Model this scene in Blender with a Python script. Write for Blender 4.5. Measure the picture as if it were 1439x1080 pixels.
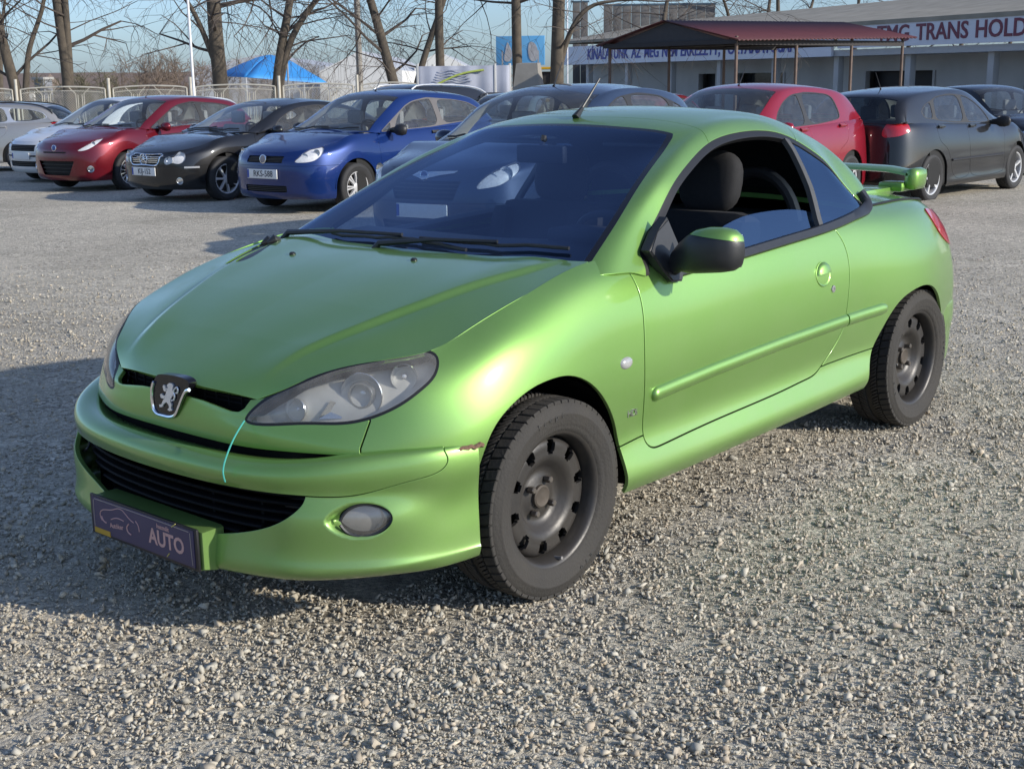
import bpy, bmesh, math, random
import numpy as np
from mathutils import Vector, Matrix

scene = bpy.context.scene
COL = scene.collection
for o in list(bpy.data.objects): bpy.data.objects.remove(o)

# ---------------------------------------------------------------- camera
cam_d = bpy.data.cameras.new('camera'); cam = bpy.data.objects.new('camera', cam_d); COL.objects.link(cam); scene.camera = cam
CAM = Vector((2.7606, 3.0337, 1.4709)); YAW, PITCH, ROLL = math.radians(221.068), math.radians(13.232), math.radians(-0.767)
fwd = Vector((math.cos(YAW) * math.cos(PITCH), math.sin(YAW) * math.cos(PITCH), -math.sin(PITCH)))
rt0 = Vector((math.sin(YAW), -math.cos(YAW), 0)); up0 = rt0.cross(fwd)
rt = rt0 * math.cos(ROLL) + up0 * math.sin(ROLL); up = rt.cross(fwd)
cam.matrix_world = Matrix(((rt.x, up.x, -fwd.x, CAM.x), (rt.y, up.y, -fwd.y, CAM.y), (rt.z, up.z, -fwd.z, CAM.z), (0, 0, 0, 1)))
cam_d.sensor_fit = 'HORIZONTAL'; cam_d.sensor_width = 36.0; cam_d.lens = 36.0 * 1825.3 / 1439.0
cam_d.clip_start = 0.05; cam_d.clip_end = 2000

# ---------------------------------------------------------------- sky and sun (winter sun, low, from the right and a little behind the camera)
SUN_EL = math.radians(23.0); SUN_AZ = math.atan2(0.957, -0.29)          # direction towards the sun in the xy plane
world = bpy.data.worlds.new('World'); scene.world = world; world.use_nodes = True
nt = world.node_tree; bg = nt.nodes['Background']
sky = nt.nodes.new('ShaderNodeTexSky'); sky.sky_type = 'NISHITA'; sky.sun_disc = False
sky.sun_elevation = SUN_EL; sky.sun_rotation = math.pi / 2 - SUN_AZ
sky.air_density = 1.0; sky.dust_density = 0.9; sky.ozone_density = 9.0; sky.altitude = 0
hsv = nt.nodes.new('ShaderNodeHueSaturation'); hsv.inputs['Saturation'].default_value = 0.78            # thin winter haze
nt.links.new(sky.outputs[0], hsv.inputs['Color']); nt.links.new(hsv.outputs[0], bg.inputs[0]); bg.inputs[1].default_value = 0.15
sun_d = bpy.data.lights.new('sun', 'SUN'); sun_d.energy = 3.9; sun_d.angle = math.radians(0.8); sun_d.color = (1.0, 0.93, 0.82)
sun = bpy.data.objects.new('sun', sun_d); COL.objects.link(sun)
sdir = Vector((math.cos(SUN_AZ) * math.cos(SUN_EL), math.sin(SUN_AZ) * math.cos(SUN_EL), math.sin(SUN_EL)))
sun.rotation_euler = sdir.to_track_quat('Z', 'Y').to_euler(); sun.location = (0, 0, 30)
vs = scene.view_settings; vs.view_transform = 'Standard'; vs.look = 'None'; vs.gamma = 1.0; vs.exposure = 0.38; vs.use_curve_mapping = False
# ---------------------------------------------------------------- geometry helpers (numpy)
def spline_op(t, te):
    """matrix that maps control values at knots t to natural cubic spline values at te"""
    t = np.asarray(t, float); te = np.asarray(te, float); n = len(t); h = np.diff(t)
    A = np.zeros((n, n)); B = np.zeros((n, n)); A[0, 0] = A[-1, -1] = 1
    for i in range(1, n - 1):
        A[i, i - 1] = h[i - 1]; A[i, i] = 2 * (h[i - 1] + h[i]); A[i, i + 1] = h[i]
        B[i, i - 1] = 6 / h[i - 1]; B[i, i] = -6 / h[i - 1] - 6 / h[i]; B[i, i + 1] = 6 / h[i]
    M = np.linalg.solve(A, B)
    k = np.clip(np.searchsorted(t, te, side='right') - 1, 0, n - 2)
    a = (t[k + 1] - te); b = (te - t[k]); hk = h[k]; S = np.zeros((len(te), n)); r = np.arange(len(te))
    S[r, k] += a / hk; S[r, k + 1] += b / hk
    S += ((a**3 / hk - hk * a) / 6)[:, None] * M[k] + ((b**3 / hk - hk * b) / 6)[:, None] * M[k + 1]
    return S

def knots(P, axis):
    """average centripetal-chord knots of a control net along an axis"""
    d = np.linalg.norm(np.diff(P, axis=axis), axis=-1)
    d = d.mean(axis=1 - axis) ** 0.75 + 1e-4
    return np.concatenate([[0], np.cumsum(d)])

def curve(pts, n=60, closed=False):
    P = np.asarray(pts, float)
    if closed: P = np.vstack([P[-3:], P, P[:4]])
    d = np.linalg.norm(np.diff(P, axis=0), axis=1) ** 0.6 + 1e-6
    t = np.concatenate([[0], np.cumsum(d)])
    lo, hi = (t[3], t[len(P) - 4]) if closed else (t[0], t[-1])
    te = np.linspace(lo, hi, n + 1 if closed else n)
    if closed: te = te[:-1]
    return spline_op(t, te) @ P

class Sheet:
    """polygon mesh with per-vertex normals (N) and net parameters (U)"""
    def __init__(s, V, N, U, F): s.V, s.N, s.U, s.F = V, N, U, F

def grid_sheet(P, ni, nj, mirror_i0=False, mirror_j0=False, mirror_iN=False, flip=False, ti=None, tj=None):
    """dense smooth sheet through control net P[i][j]; mirror_* : the net is symmetric about y=0 at that border"""
    P = np.asarray(P, float); n0, m0 = P.shape[:2]; mir = np.array([1, -1, 1.])
    oi = oj = 0; Q = P
    if mirror_i0: k = min(4, n0 - 1); Q = np.concatenate([(Q[1:k + 1] * mir)[::-1], Q]); oi = k
    if mirror_iN: k = min(4, n0 - 1); Q = np.concatenate([Q, (Q[-k - 1:-1] * mir)[::-1]])
    if mirror_j0: k = min(4, m0 - 1); Q = np.concatenate([(Q[:, 1:k + 1] * mir)[:, ::-1], Q], axis=1); oj = k
    ti = knots(Q, 0); tj = knots(Q, 1)
    ei = np.interp(np.linspace(0, n0 - 1, ni), np.arange(n0), ti[oi:oi + n0])
    # even spacing in knot space rather than per index
    ei = np.linspace(ti[oi], ti[oi + n0 - 1], ni); ej = np.linspace(tj[oj], tj[oj + m0 - 1], nj)
    Si = spline_op(ti, ei); Sj = spline_op(tj, ej)
    D = np.einsum('ai,ijk,bj->abk', Si, Q, Sj)
    h = 1e-3
    Di = np.einsum('ai,ijk,bj->abk', spline_op(ti, np.clip(ei + h, ti[0], ti[-1])) - spline_op(ti, np.clip(ei - h, ti[0], ti[-1])), Q, Sj)
    Dj = np.einsum('ai,ijk,bj->abk', Si, Q, spline_op(tj, np.clip(ej + h, tj[0], tj[-1])) - spline_op(tj, np.clip(ej - h, tj[0], tj[-1])))
    N = np.cross(Di, Dj); N /= np.linalg.norm(N, axis=-1, keepdims=True) + 1e-12
    if flip: N = -N
    ui = np.interp(ei, ti[oi:oi + n0], np.arange(n0)); uj = np.interp(ej, tj[oj:oj + m0], np.arange(m0))
    U = np.stack(np.meshgrid(ui, uj, indexing='ij'), -1)
    idx = np.arange(ni * nj).reshape(ni, nj)
    a, b, c, d = idx[:-1, :-1], idx[1:, :-1], idx[1:, 1:], idx[:-1, 1:]
    F = np.stack([a, b, c, d] if not flip else [a, d, c, b], -1).reshape(-1, 4)
    return Sheet(D.reshape(-1, 3), N.reshape(-1, 3), U.reshape(-1, 2), [tuple(f) for f in F.tolist()])

def sdf(Q, poly):
    """signed distance (negative inside) from points Q (n,2) to a closed polygon"""
    Q = np.asarray(Q, float); poly = np.asarray(poly, float)
    out = np.full(len(Q), 1e9); ins = np.zeros(len(Q), bool)
    for a, b in zip(poly, np.roll(poly, -1, axis=0)):
        e = b - a; L = e @ e
        if L < 1e-14: continue
        w = Q - a; t = np.clip(w @ e / L, 0, 1)
        out = np.minimum(out, ((w - t[:, None] * e) ** 2).sum(1))
        c = (a[1] > Q[:, 1]) != (b[1] > Q[:, 1])
        with np.errstate(divide='ignore', invalid='ignore'):
            xi = a[0] + (Q[:, 1] - a[1]) / (b[1] - a[1] if b[1] != a[1] else 1e-12) * e[0]
        ins ^= c & (Q[:, 0] < xi)
    return np.where(ins, -1, 1) * np.sqrt(out)

def sdl(Q, line):
    """signed distance to an open polyline that is extended at its ends (left of travel is negative)"""
    Q = np.asarray(Q, float); P = np.asarray(line, float)
    P = np.vstack([P[0] + (P[0] - P[1]) / np.linalg.norm(P[0] - P[1]) * 5, P, P[-1] + (P[-1] - P[-2]) / np.linalg.norm(P[-1] - P[-2]) * 5])
    best = np.full(len(Q), 1e9); sg = np.ones(len(Q))
    for a, b in zip(P[:-1], P[1:]):
        e = b - a; L = e @ e; w = Q - a; t = np.clip(w @ e / L, 0, 1)
        d = ((w - t[:, None] * e) ** 2).sum(1); cr = e[0] * w[:, 1] - e[1] * w[:, 0]
        m = d < best - 1e-12; best = np.where(m, d, best); sg = np.where(m, np.where(cr > 0, -1, 1), sg)
    return sg * np.sqrt(best)

def clip(m, d):
    """the part of sheet m where the per-vertex field d <= 0"""
    d = np.where(np.abs(d) < 2e-5, -2e-5, d)
    V = list(map(tuple, np.hstack([m.V, m.N, m.U]).tolist())); ins = (d <= 0).tolist(); dl = d.tolist(); cache = {}; F = []
    for f in m.F:
        k = [ins[i] for i in f]
        if all(k): F.append(f); continue
        if not any(k): continue
        g = []
        for q in range(len(f)):
            i, j = f[q], f[(q + 1) % len(f)]
            if ins[i]: g.append(i)
            if ins[i] != ins[j]:
                key = (i, j) if i < j else (j, i)
                if key not in cache:
                    a, b = key; t = dl[a] / (dl[a] - dl[b]); va, vb = V[a], V[b]
                    cache[key] = len(V); V.append(tuple(x + t * (y - x) for x, y in zip(va, vb)))
                g.append(cache[key])
        g = [x for q, x in enumerate(g) if x != g[q - 1]]
        if len(g) >= 3: F.append(tuple(g))
    used = sorted({i for f in F for i in f}); re = {o: n for n, o in enumerate(used)}
    if not used: return Sheet(np.zeros((0, 3)), np.zeros((0, 3)), np.zeros((0, 2)), [])
    A = np.array([V[i] for i in used]); N = A[:, 3:6]; N = N / (np.linalg.norm(N, axis=1, keepdims=True) + 1e-12)
    return Sheet(A[:, :3], N, A[:, 6:8], [tuple(re[i] for i in f) for f in F])

def cut(m, fn, gap=0.002):
    """split a sheet along fn(m)=0 into (inside, outside) with a gap of 2*gap"""
    return clip(m, fn(m) + gap), clip(m, gap - fn(m))

def XZ(m): return m.V[:, [0, 2]]
def XY(m): return m.V[:, [0, 1]]
def YZ(m): return m.V[:, [1, 2]]

def offset(m, d): return Sheet(m.V + m.N * d, m.N, m.U, m.F)
def join(*ms):
    V, N, U, F = [], [], [], []; o = 0
    for m in ms:
        V.append(m.V); N.append(m.N); U.append(m.U); F += [tuple(i + o for i in f) for f in m.F]; o += len(m.V)
    return Sheet(np.vstack(V), np.vstack(N), np.vstack(U), F)
def mirror(m): 
    s = np.array([1, -1, 1.]); return Sheet(m.V * s, m.N * s, m.U, [f[::-1] for f in m.F])
def weld(m):
    """half sheet + its mirror image, joined along y = 0"""
    on = np.abs(m.V[:, 1]) < 2e-4; V = m.V.copy(); V[on, 1] = 0; N = m.N.copy(); N[on, 1] = 0
    N /= np.linalg.norm(N, axis=1, keepdims=True) + 1e-12
    n = len(V); re = np.arange(n) + n; re[on] = np.arange(n)[on]; s = np.array([1, -1, 1.])
    V2 = np.vstack([V, V * s]); N2 = np.vstack([N, N * s]); U2 = np.vstack([m.U, m.U])
    F2 = list(m.F) + [tuple(int(re[i]) for i in f[::-1]) for f in m.F]
    used = sorted({i for f in F2 for i in f}); r2 = {o: k for k, o in enumerate(used)}
    return Sheet(V2[used], N2[used], U2[used], [tuple(r2[i] for i in f) for f in F2])

def flanged(m, depth=0.012, lip=0.0015, skip=None):
    """turn the open border of a panel inwards (rounded lip, then a flange)"""
    cnt = {}
    for f in m.F:
        for q in range(len(f)):
            i, j = f[q], f[(q + 1) % len(f)]; cnt.setdefault((min(i, j), max(i, j)), []).append((i, j))
    E = [v[0] for v in cnt.values() if len(v) == 1]
    if skip is not None: E = [(i, j) for i, j in E if not (skip[i] and skip[j])]
    if not E: return m
    out = {}
    for i, j in E:
        e = m.V[j] - m.V[i]; L = np.linalg.norm(e)
        if L < 1e-9: continue
        o = np.cross(e / L, m.N[i] + m.N[j]); o /= np.linalg.norm(o) + 1e-12
        for k in (i, j): out[k] = out.get(k, 0) + o * L
    ids = list(out); V = [m.V]; N = [m.N]; n0 = len(m.V); pos = {k: a for a, k in enumerate(ids)}; K = len(ids)
    O = np.array([out[k] / (np.linalg.norm(out[k]) + 1e-12) for k in ids]); B = m.V[ids]; Nn = m.N[ids]
    mid = Nn + O; mid /= np.linalg.norm(mid, axis=1, keepdims=True) + 1e-12
    V += [B + O * lip * .7 - Nn * lip * .4, B + O * lip - Nn * lip * 1.4, B + O * lip - Nn * depth]
    N += [mid, O, O]
    F = list(m.F)
    for i, j in E:
        if i not in pos or j not in pos: continue
        a, b = pos[i], pos[j]; prev = (i, j)
        for r in range(3):
            cur = (n0 + r * K + a, n0 + r * K + b); F.append((prev[1], prev[0], cur[0], cur[1])); prev = cur
    return Sheet(np.vstack(V), np.vstack(N), np.vstack([m.U] + [m.U[ids]] * 3), F)

def border_strip(line, nrm, prof):
    """sweep a small profile [(out, up)...] along a 3-D polyline; nrm are the surface normals along it"""
    P = np.asarray(line, float); n = len(P); T = np.gradient(P, axis=0); T /= np.linalg.norm(T, axis=1, keepdims=True) + 1e-12
    Nn = np.asarray(nrm, float); Nn = Nn - T * (Nn * T).sum(1, keepdims=True); Nn /= np.linalg.norm(Nn, axis=1, keepdims=True) + 1e-12
    B = np.cross(T, Nn); k = len(prof)
    V = np.concatenate([P[:, None] + B[:, None] * np.array(prof)[None, :, 0:1] + Nn[:, None] * np.array(prof)[None, :, 1:2]]).reshape(-1, 3)
    F = [(i * k + j, i * k + (j + 1) % k, (i + 1) * k + (j + 1) % k, (i + 1) * k + j) for i in range(n - 1) for j in range(k)]
    F += [tuple(range(k))[::-1], tuple((n - 1) * k + j for j in range(k))]
    return V, F
# ---------------------------------------------------------------- materials
MATS = {}
def node_mat(name):
    m = bpy.data.materials.new(name); m.use_nodes = True; MATS[name] = m
    t = m.node_tree; b = t.nodes['Principled BSDF']; return m, t, b
def pm(name, col, rough=0.5, metal=0.0, coat=0.0, coat_rough=0.03, noise=0.0, nscale=8.0, bump=0.0, bscale=40.0, spec=0.5, emit=None, nmix=None, alpha=None, trans=0.0, ior=1.5):
    """principled material with optional procedural colour variation and fine relief"""
    if name in MATS: return MATS[name]
    m, t, b = node_mat(name); L = t.links
    b.inputs['Base Color'].default_value = (*col, 1); b.inputs['Roughness'].default_value = rough; b.inputs['Metallic'].default_value = metal
    b.inputs['Coat Weight'].default_value = coat; b.inputs['Coat Roughness'].default_value = coat_rough
    b.inputs['Specular IOR Level'].default_value = spec; b.inputs['Transmission Weight'].default_value = trans; b.inputs['IOR'].default_value = ior
    tc = t.nodes.new('ShaderNodeTexCoord')
    if noise > 0:
        n = t.nodes.new('ShaderNodeTexNoise'); n.inputs['Scale'].default_value = nscale; n.inputs['Detail'].default_value = 6
        L.new(tc.outputs['Object'], n.inputs['Vector'])
        mx = t.nodes.new('ShaderNodeMix'); mx.data_type = 'RGBA'
        c2 = nmix if nmix else tuple(c * (1 - noise) for c in col); c1 = tuple(min(1, c * (1 + noise * .6)) for c in col)
        mx.inputs['A'].default_value = (*c1, 1); mx.inputs['B'].default_value = (*c2, 1)
        L.new(n.outputs['Fac'], mx.inputs['Factor']); L.new(mx.outputs['Result'], b.inputs['Base Color'])
    if bump > 0:
        n2 = t.nodes.new('ShaderNodeTexNoise'); n2.inputs['Scale'].default_value = bscale; n2.inputs['Detail'].default_value = 4
        L.new(tc.outputs['Object'], n2.inputs['Vector'])
        bp = t.nodes.new('ShaderNodeBump'); bp.inputs['Strength'].default_value = bump; bp.inputs['Distance'].default_value = 0.01
        L.new(n2.outputs['Fac'], bp.inputs['Height']); L.new(bp.outputs['Normal'], b.inputs['Normal'])
    if emit: b.inputs['Emission Color'].default_value = (*emit[0], 1); b.inputs['Emission Strength'].default_value = emit[1]
    return m
def paint(name, col, flake=0.55, rough=0.36, coat_rough=0.04, dust=0.0, dustcol=(.34, .31, .26), flakes=0.05, dirtz=None):
    """metallic car paint: flake layer under clear coat, thin road dust that gathers low on the body"""
    if name in MATS: return MATS[name]
    m, t, b = node_mat(name); L = t.links
    tc = t.nodes.new('ShaderNodeTexCoord')
    vo = t.nodes.new('ShaderNodeTexNoise'); vo.inputs['Scale'].default_value = 900; vo.inputs['Detail'].default_value = 1
    L.new(tc.outputs['Object'], vo.inputs['Vector'])
    mx = t.nodes.new('ShaderNodeMix'); mx.data_type = 'RGBA'
    mx.inputs['A'].default_value = (*[c * (1 - flakes * 4) for c in col], 1); mx.inputs['B'].default_value = (*[min(1, c * (1 + flakes * 4)) for c in col], 1)
    L.new(vo.outputs['Fac'], mx.inputs['Factor'])
    n = t.nodes.new('ShaderNodeTexNoise'); n.inputs['Scale'].default_value = 3.5; n.inputs['Detail'].default_value = 8; n.inputs['Roughness'].default_value = .65
    L.new(tc.outputs['Object'], n.inputs['Vector'])
    r = t.nodes.new('ShaderNodeMapRange'); r.inputs['From Min'].default_value = .35; r.inputs['From Max'].default_value = .75; r.inputs['To Min'].default_value = dust * .35; r.inputs['To Max'].default_value = dust
    L.new(n.outputs['Fac'], r.inputs['Value']); fac = r.outputs['Result']
    if dirtz:
        sp = t.nodes.new('ShaderNodeSeparateXYZ'); L.new(tc.outputs['Object'], sp.inputs[0])
        zr = t.nodes.new('ShaderNodeMapRange'); zr.inputs['From Min'].default_value = dirtz[0]; zr.inputs['From Max'].default_value = dirtz[1]
        zr.inputs['To Min'].default_value = dirtz[2]; zr.inputs['To Max'].default_value = 0.0
        L.new(sp.outputs[2], zr.inputs['Value'])
        mu = t.nodes.new('ShaderNodeMath'); mu.operation = 'MULTIPLY_ADD'; L.new(n.outputs['Fac'], mu.inputs[0]); L.new(zr.outputs['Result'], mu.inputs[1]); L.new(fac, mu.inputs[2]); fac = mu.outputs[0]
    mx2 = t.nodes.new('ShaderNodeMix'); mx2.data_type = 'RGBA'; L.new(fac, mx2.inputs['Factor'])
    L.new(mx.outputs['Result'], mx2.inputs['A']); mx2.inputs['B'].default_value = (*dustcol, 1); L.new(mx2.outputs['Result'], b.inputs['Base Color'])
    inv = t.nodes.new('ShaderNodeMath'); inv.operation = 'MULTIPLY_ADD'; inv.inputs[1].default_value = -flake; inv.inputs[2].default_value = flake
    L.new(fac, inv.inputs[0]); L.new(inv.outputs[0], b.inputs['Metallic'])
    b.inputs['Roughness'].default_value = rough; b.inputs['Coat Weight'].default_value = 1.0; b.inputs['Specular IOR Level'].default_value = .15
    cr = t.nodes.new('ShaderNodeMath'); cr.operation = 'MULTIPLY_ADD'; cr.inputs[1].default_value = .35; cr.inputs[2].default_value = coat_rough
    L.new(fac, cr.inputs[0]); L.new(cr.outputs[0], b.inputs['Coat Roughness'])
    return m
def glass_mat(name, tint=(.75, .82, .85), rough=0.0, ior=1.5, refl=1.0, haze=0.0):
    """thin sheet of glass: tinted see-through plus mirror reflection by Fresnel"""
    if name in MATS: return MATS[name]
    m = bpy.data.materials.new(name); m.use_nodes = True; MATS[name] = m; t = m.node_tree; L = t.links
    t.nodes.remove(t.nodes['Principled BSDF']); out = t.nodes['Material Output']
    tr = t.nodes.new('ShaderNodeBsdfTransparent'); tr.inputs[0].default_value = (*tint, 1)
    gl = t.nodes.new('ShaderNodeBsdfGlossy'); gl.inputs['Roughness'].default_value = rough; gl.inputs['Color'].default_value = (*refl, 1) if hasattr(refl, '__len__') else (refl, refl, refl, 1)
    fr = t.nodes.new('ShaderNodeFresnel'); geo = t.nodes.new('ShaderNodeNewGeometry')             # a thin pane reflects alike from both sides
    mi = t.nodes.new('ShaderNodeMix'); mi.inputs['A'].default_value = ior; mi.inputs['B'].default_value = 1 / ior; L.new(geo.outputs['Backfacing'], mi.inputs['Factor']); L.new(mi.outputs['Result'], fr.inputs['IOR'])
    mx = t.nodes.new('ShaderNodeMixShader'); L.new(fr.outputs[0], mx.inputs[0])
    src = tr
    if haze > 0:
        df = t.nodes.new('ShaderNodeBsdfDiffuse'); df.inputs[0].default_value = (.55, .53, .48, 1); m2 = t.nodes.new('ShaderNodeMixShader')
        nz = t.nodes.new('ShaderNodeTexNoise'); nz.inputs['Scale'].default_value = 14; nz.inputs['Detail'].default_value = 8
        tc = t.nodes.new('ShaderNodeTexCoord'); L.new(tc.outputs['Object'], nz.inputs['Vector'])
        mr = t.nodes.new('ShaderNodeMapRange'); mr.inputs['To Max'].default_value = haze * 1.6; L.new(nz.outputs['Fac'], mr.inputs['Value'])
        L.new(mr.outputs['Result'], m2.inputs[0])
        L.new(tr.outputs[0], m2.inputs[1]); L.new(df.outputs[0], m2.inputs[2]); src = m2
    L.new(src.outputs[0], mx.inputs[1]); L.new(gl.outputs[0], mx.inputs[2]); L.new(mx.outputs[0], out.inputs[0])
    return m

# ---------------------------------------------------------------- object helpers
def link(name, me, mat, parent=None, loc=None):
    o = bpy.data.objects.new(name, me); COL.objects.link(o)
    if mat is not None and not me.materials: me.materials.append(mat)
    if parent is not None: o.parent = parent
    if loc is not None: o.location = loc
    return o
def tag(o, label=None, cat=None, group=None, kind=None):
    if label: o['label'] = label
    if cat: o['category'] = cat
    if group: o['group'] = group
    if kind: o['kind'] = kind
    return o
def empty(name, loc=(0, 0, 0), rz=0.0):
    o = bpy.data.objects.new(name, None); COL.objects.link(o); o.location = loc; o.rotation_euler = (0, 0, rz); o.empty_display_size = .2; return o
def mesh_from(V, F, smooth=False, angle=None):
    me = bpy.data.meshes.new('m'); me.from_pydata([tuple(map(float, v)) for v in V], [], [tuple(int(i) for i in f) for f in F]); me.update()
    if smooth:
        me.polygons.foreach_set('use_smooth', [True] * len(me.polygons))
        if angle is not None: me.set_sharp_from_angle(angle=math.radians(angle))
    return me
def sheet_mesh(m):
    me = bpy.data.meshes.new('m'); me.from_pydata(m.V.tolist(), [], m.F)
    me.polygons.foreach_set('use_smooth', [True] * len(me.polygons)); me.update()
    me.normals_split_custom_set_from_vertices(m.N.tolist())
    return me
def panel(name, m, mat, parent, flange=0.012, skip=None, lip=.0015):
    if len(m.F) == 0: return None
    if flange: m = flanged(m, flange, lip, skip)
    return link(name, sheet_mesh(m), mat, parent)

class MB:
    """collects simple solids into one mesh"""
    def __init__(s): s.V = []; s.F = []
    def add(s, V, F, M=None):
        o = len(s.V)
        for v in V: s.V.append(tuple(M @ Vector(v)) if M is not None else tuple(v))
        s.F += [tuple(i + o for i in f) for f in F]; return s
    def box(s, c, d, M=None, bev=0.0):
        x, y, z = c; a, b, e = d[0] / 2, d[1] / 2, d[2] / 2
        if bev <= 0:
            V = [(x + i * a, y + j * b, z + k * e) for k in (-1, 1) for j in (-1, 1) for i in (-1, 1)]
            F = [(0, 2, 3, 1), (4, 5, 7, 6), (0, 1, 5, 4), (2, 6, 7, 3), (0, 4, 6, 2), (1, 3, 7, 5)]
            return s.add(V, F, M)
        bm = bmesh.new(); bmesh.ops.create_cube(bm, size=1.0)
        for v in bm.verts: v.co = Vector((v.co.x * d[0], v.co.y * d[1], v.co.z * d[2]))
        bmesh.ops.bevel(bm, geom=list(bm.edges), offset=min(bev, .49 * min(d)), segments=2, affect='EDGES', profile=.6)
        for v in bm.verts: v.co += Vector(c)
        bm.verts.index_update(); V = [v.co[:] for v in bm.verts]; F = [[v.index for v in f.verts] for f in bm.faces]; bm.free(); return s.add(V, F, M)
    def tube(s, pts, rad, n=8, caps=True):
        P = [Vector(p) for p in pts]; rad = rad if hasattr(rad, '__len__') else [rad] * len(P); o = len(s.V); ref = None
        for i, p in enumerate(P):
            t = (P[min(i + 1, len(P) - 1)] - P[max(i - 1, 0)]).normalized()
            if ref is None:
                ref = Vector((0, 0, 1)) if abs(t.z) < .9 else Vector((1, 0, 0)); ref = (ref - t * ref.dot(t)).normalized()
            else:
                ref = ref - t * ref.dot(t); ref = ref.normalized() if ref.length > 1e-6 else t.orthogonal().normalized()
            b = t.cross(ref)
            for k in range(n):
                a = 2 * math.pi * k / n; s.V.append(tuple(p + (ref * math.cos(a) + b * math.sin(a)) * rad[i]))
        for i in range(len(P) - 1):
            for k in range(n): s.F.append((o + i * n + k, o + i * n + (k + 1) % n, o + (i + 1) * n + (k + 1) % n, o + (i + 1) * n + k))
        if caps: s.F.append(tuple(o + k for k in range(n))[::-1]); s.F.append(tuple(o + (len(P) - 1) * n + k for k in range(n)))
        return s
    def lathe(s, prof, n=48, M=None, a0=0.0, a1=2 * math.pi):
        """profile [(r, y)] turned about the y axis"""
        full = abs(a1 - a0 - 2 * math.pi) < 1e-6; m = n if full else n + 1; V = []
        for k in range(m):
            a = a0 + (a1 - a0) * k / n
            for r, y in prof: V.append((r * math.cos(a), y, r * math.sin(a)))
        p = len(prof); F = []
        for k in range(n):
            k2 = (k + 1) % m
            for j in range(p - 1): F.append((k * p + j, k * p + j + 1, k2 * p + j + 1, k2 * p + j))
        return s.add(V, F, M)
    def prism(s, poly, h, M=None):
        """polygon (x, y) extruded from z=0 to z=h"""
        n = len(poly); V = [(x, y, 0) for x, y in poly] + [(x, y, h) for x, y in poly]
        F = [tuple(range(n))[::-1], tuple(range(n, 2 * n))] + [(i, (i + 1) % n, n + (i + 1) % n, n + i) for i in range(n)]
        return s.add(V, F, M)
    def build(s, name, mat, parent=None, smooth=True, angle=35, loc=None):
        return link(name, mesh_from(s.V, s.F, smooth, angle), mat, parent, loc)
def text_mesh(txt, size, depth=0.001, shear=0.0, spacing=1.0, xscale=1.0, bold=0.0):
    cu = bpy.data.curves.new('t', 'FONT'); cu.body = txt; cu.size = size; cu.extrude = depth; cu.align_x = 'CENTER'; cu.align_y = 'CENTER'; cu.shear = shear; cu.space_character = spacing
    cu.offset = bold; cu.resolution_u = 3
    o = bpy.data.objects.new('t', cu); COL.objects.link(o); dg = bpy.context.evaluated_depsgraph_get()
    me = bpy.data.meshes.new_from_object(o.evaluated_get(dg)); bpy.data.objects.remove(o); bpy.data.curves.remove(cu)
    if xscale != 1:
        for v in me.vertices: v.co.x *= xscale
    me.materials.clear(); return me
# ---------------------------------------------------------------- wheels
def tyre_mesh(R, rr, w, blocks=0, seg=72):
    """tyre about the y axis, outer face towards +y; tread blocks are real geometry"""
    mb = MB(); h = w / 2
    prof = [(rr - .004, h * .80), (rr + .004, h * .90), (rr + .012, h * .95), (rr + .016, h * .955), (rr + .022, h * .985), (rr + .30 * (R - rr), h * 1.02), (rr + .52 * (R - rr), h * 1.035), (rr + .54 * (R - rr), h * 1.045), (rr + .58 * (R - rr), h * 1.045), (rr + .60 * (R - rr), h * 1.03),
            (R - .026, h * .99), (R - .014, h * .93), (R - .007, h * .85)]
    prof += [(R - .009, h * .84), (R - .009, -h * .84)] if blocks else [(R - .001, h * .72), (R, h * .5), (R, h * .46), (R - .007, h * .45), (R - .007, h * .40), (R, h * .39), (R, h * .03), (R - .007, h * .02), (R - .007, -h * .02), (R, -h * .03), (R, -h * .39), (R - .007, -h * .40), (R - .007, -h * .45), (R, -h * .46), (R, -h * .5), (R - .001, -h * .72)]
    prof += [(R - .007, -h * .85), (R - .026, -h * .99), (rr + .3 * (R - rr), -h * 1.02), (rr, -h * .8)]
    mb.lathe(prof, seg)
    if blocks:
        rng = random.Random(5); da = 2 * math.pi / blocks
        def blk(a0, a1, y0, y1, skew, top=R, base=R - .012, chamf=.004, side=0):
            pts = []
            for r, e in ((base, 0), (top - .0015, 0), (top, .0022)):
                for (a, y, sa, sy) in ((a0, y0, 1, 1), (a1, y0, -1, 1), (a1, y1, -1, -1), (a0, y1, 1, -1)):
                    aa = a + sa * e / R + skew * (y + sy * e) / R; yy = y + sy * e
                    k = max(0, abs(yy) / h - .72); rad = r - k * k * .10
                    pts.append((rad * math.cos(aa), yy, rad * math.sin(aa)))
            F = [(8, 9, 10, 11)]
            for l in (0, 4):
                for q in range(4): F.append((l + q, l + (q + 1) % 4, l + 4 + (q + 1) % 4, l + 4 + q))
            mb.add(pts, [f[::-1] for f in F])
        for k in range(blocks):
            a = k * da
            for s in (1, -1):
                j = rng.uniform(-.04, .04) * da; ph = 0 if s > 0 else .5 * da
                blk(a + ph + .04 * da + j, a + ph + .90 * da + j, *sorted((s * h * .50, s * h * .93)), s * .25)
                for q in range(2):
                    blk(a + ph + (.08 + q * .46) * da + j, a + ph + (.08 + q * .46 + .36) * da + j, *sorted((s * h * .12, s * h * .45)), s * .65)
    return mesh_from(mb.V, mb.F, True, 40)
def mesh_copy(name, me, mat, parent, loc=(0, 0, 0), rot=(0, 0, 0), scale=(1, 1, 1)):
    o = link(name, me, mat, parent); o.location = loc; o.rotation_euler = rot; o.scale = scale; return o
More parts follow.
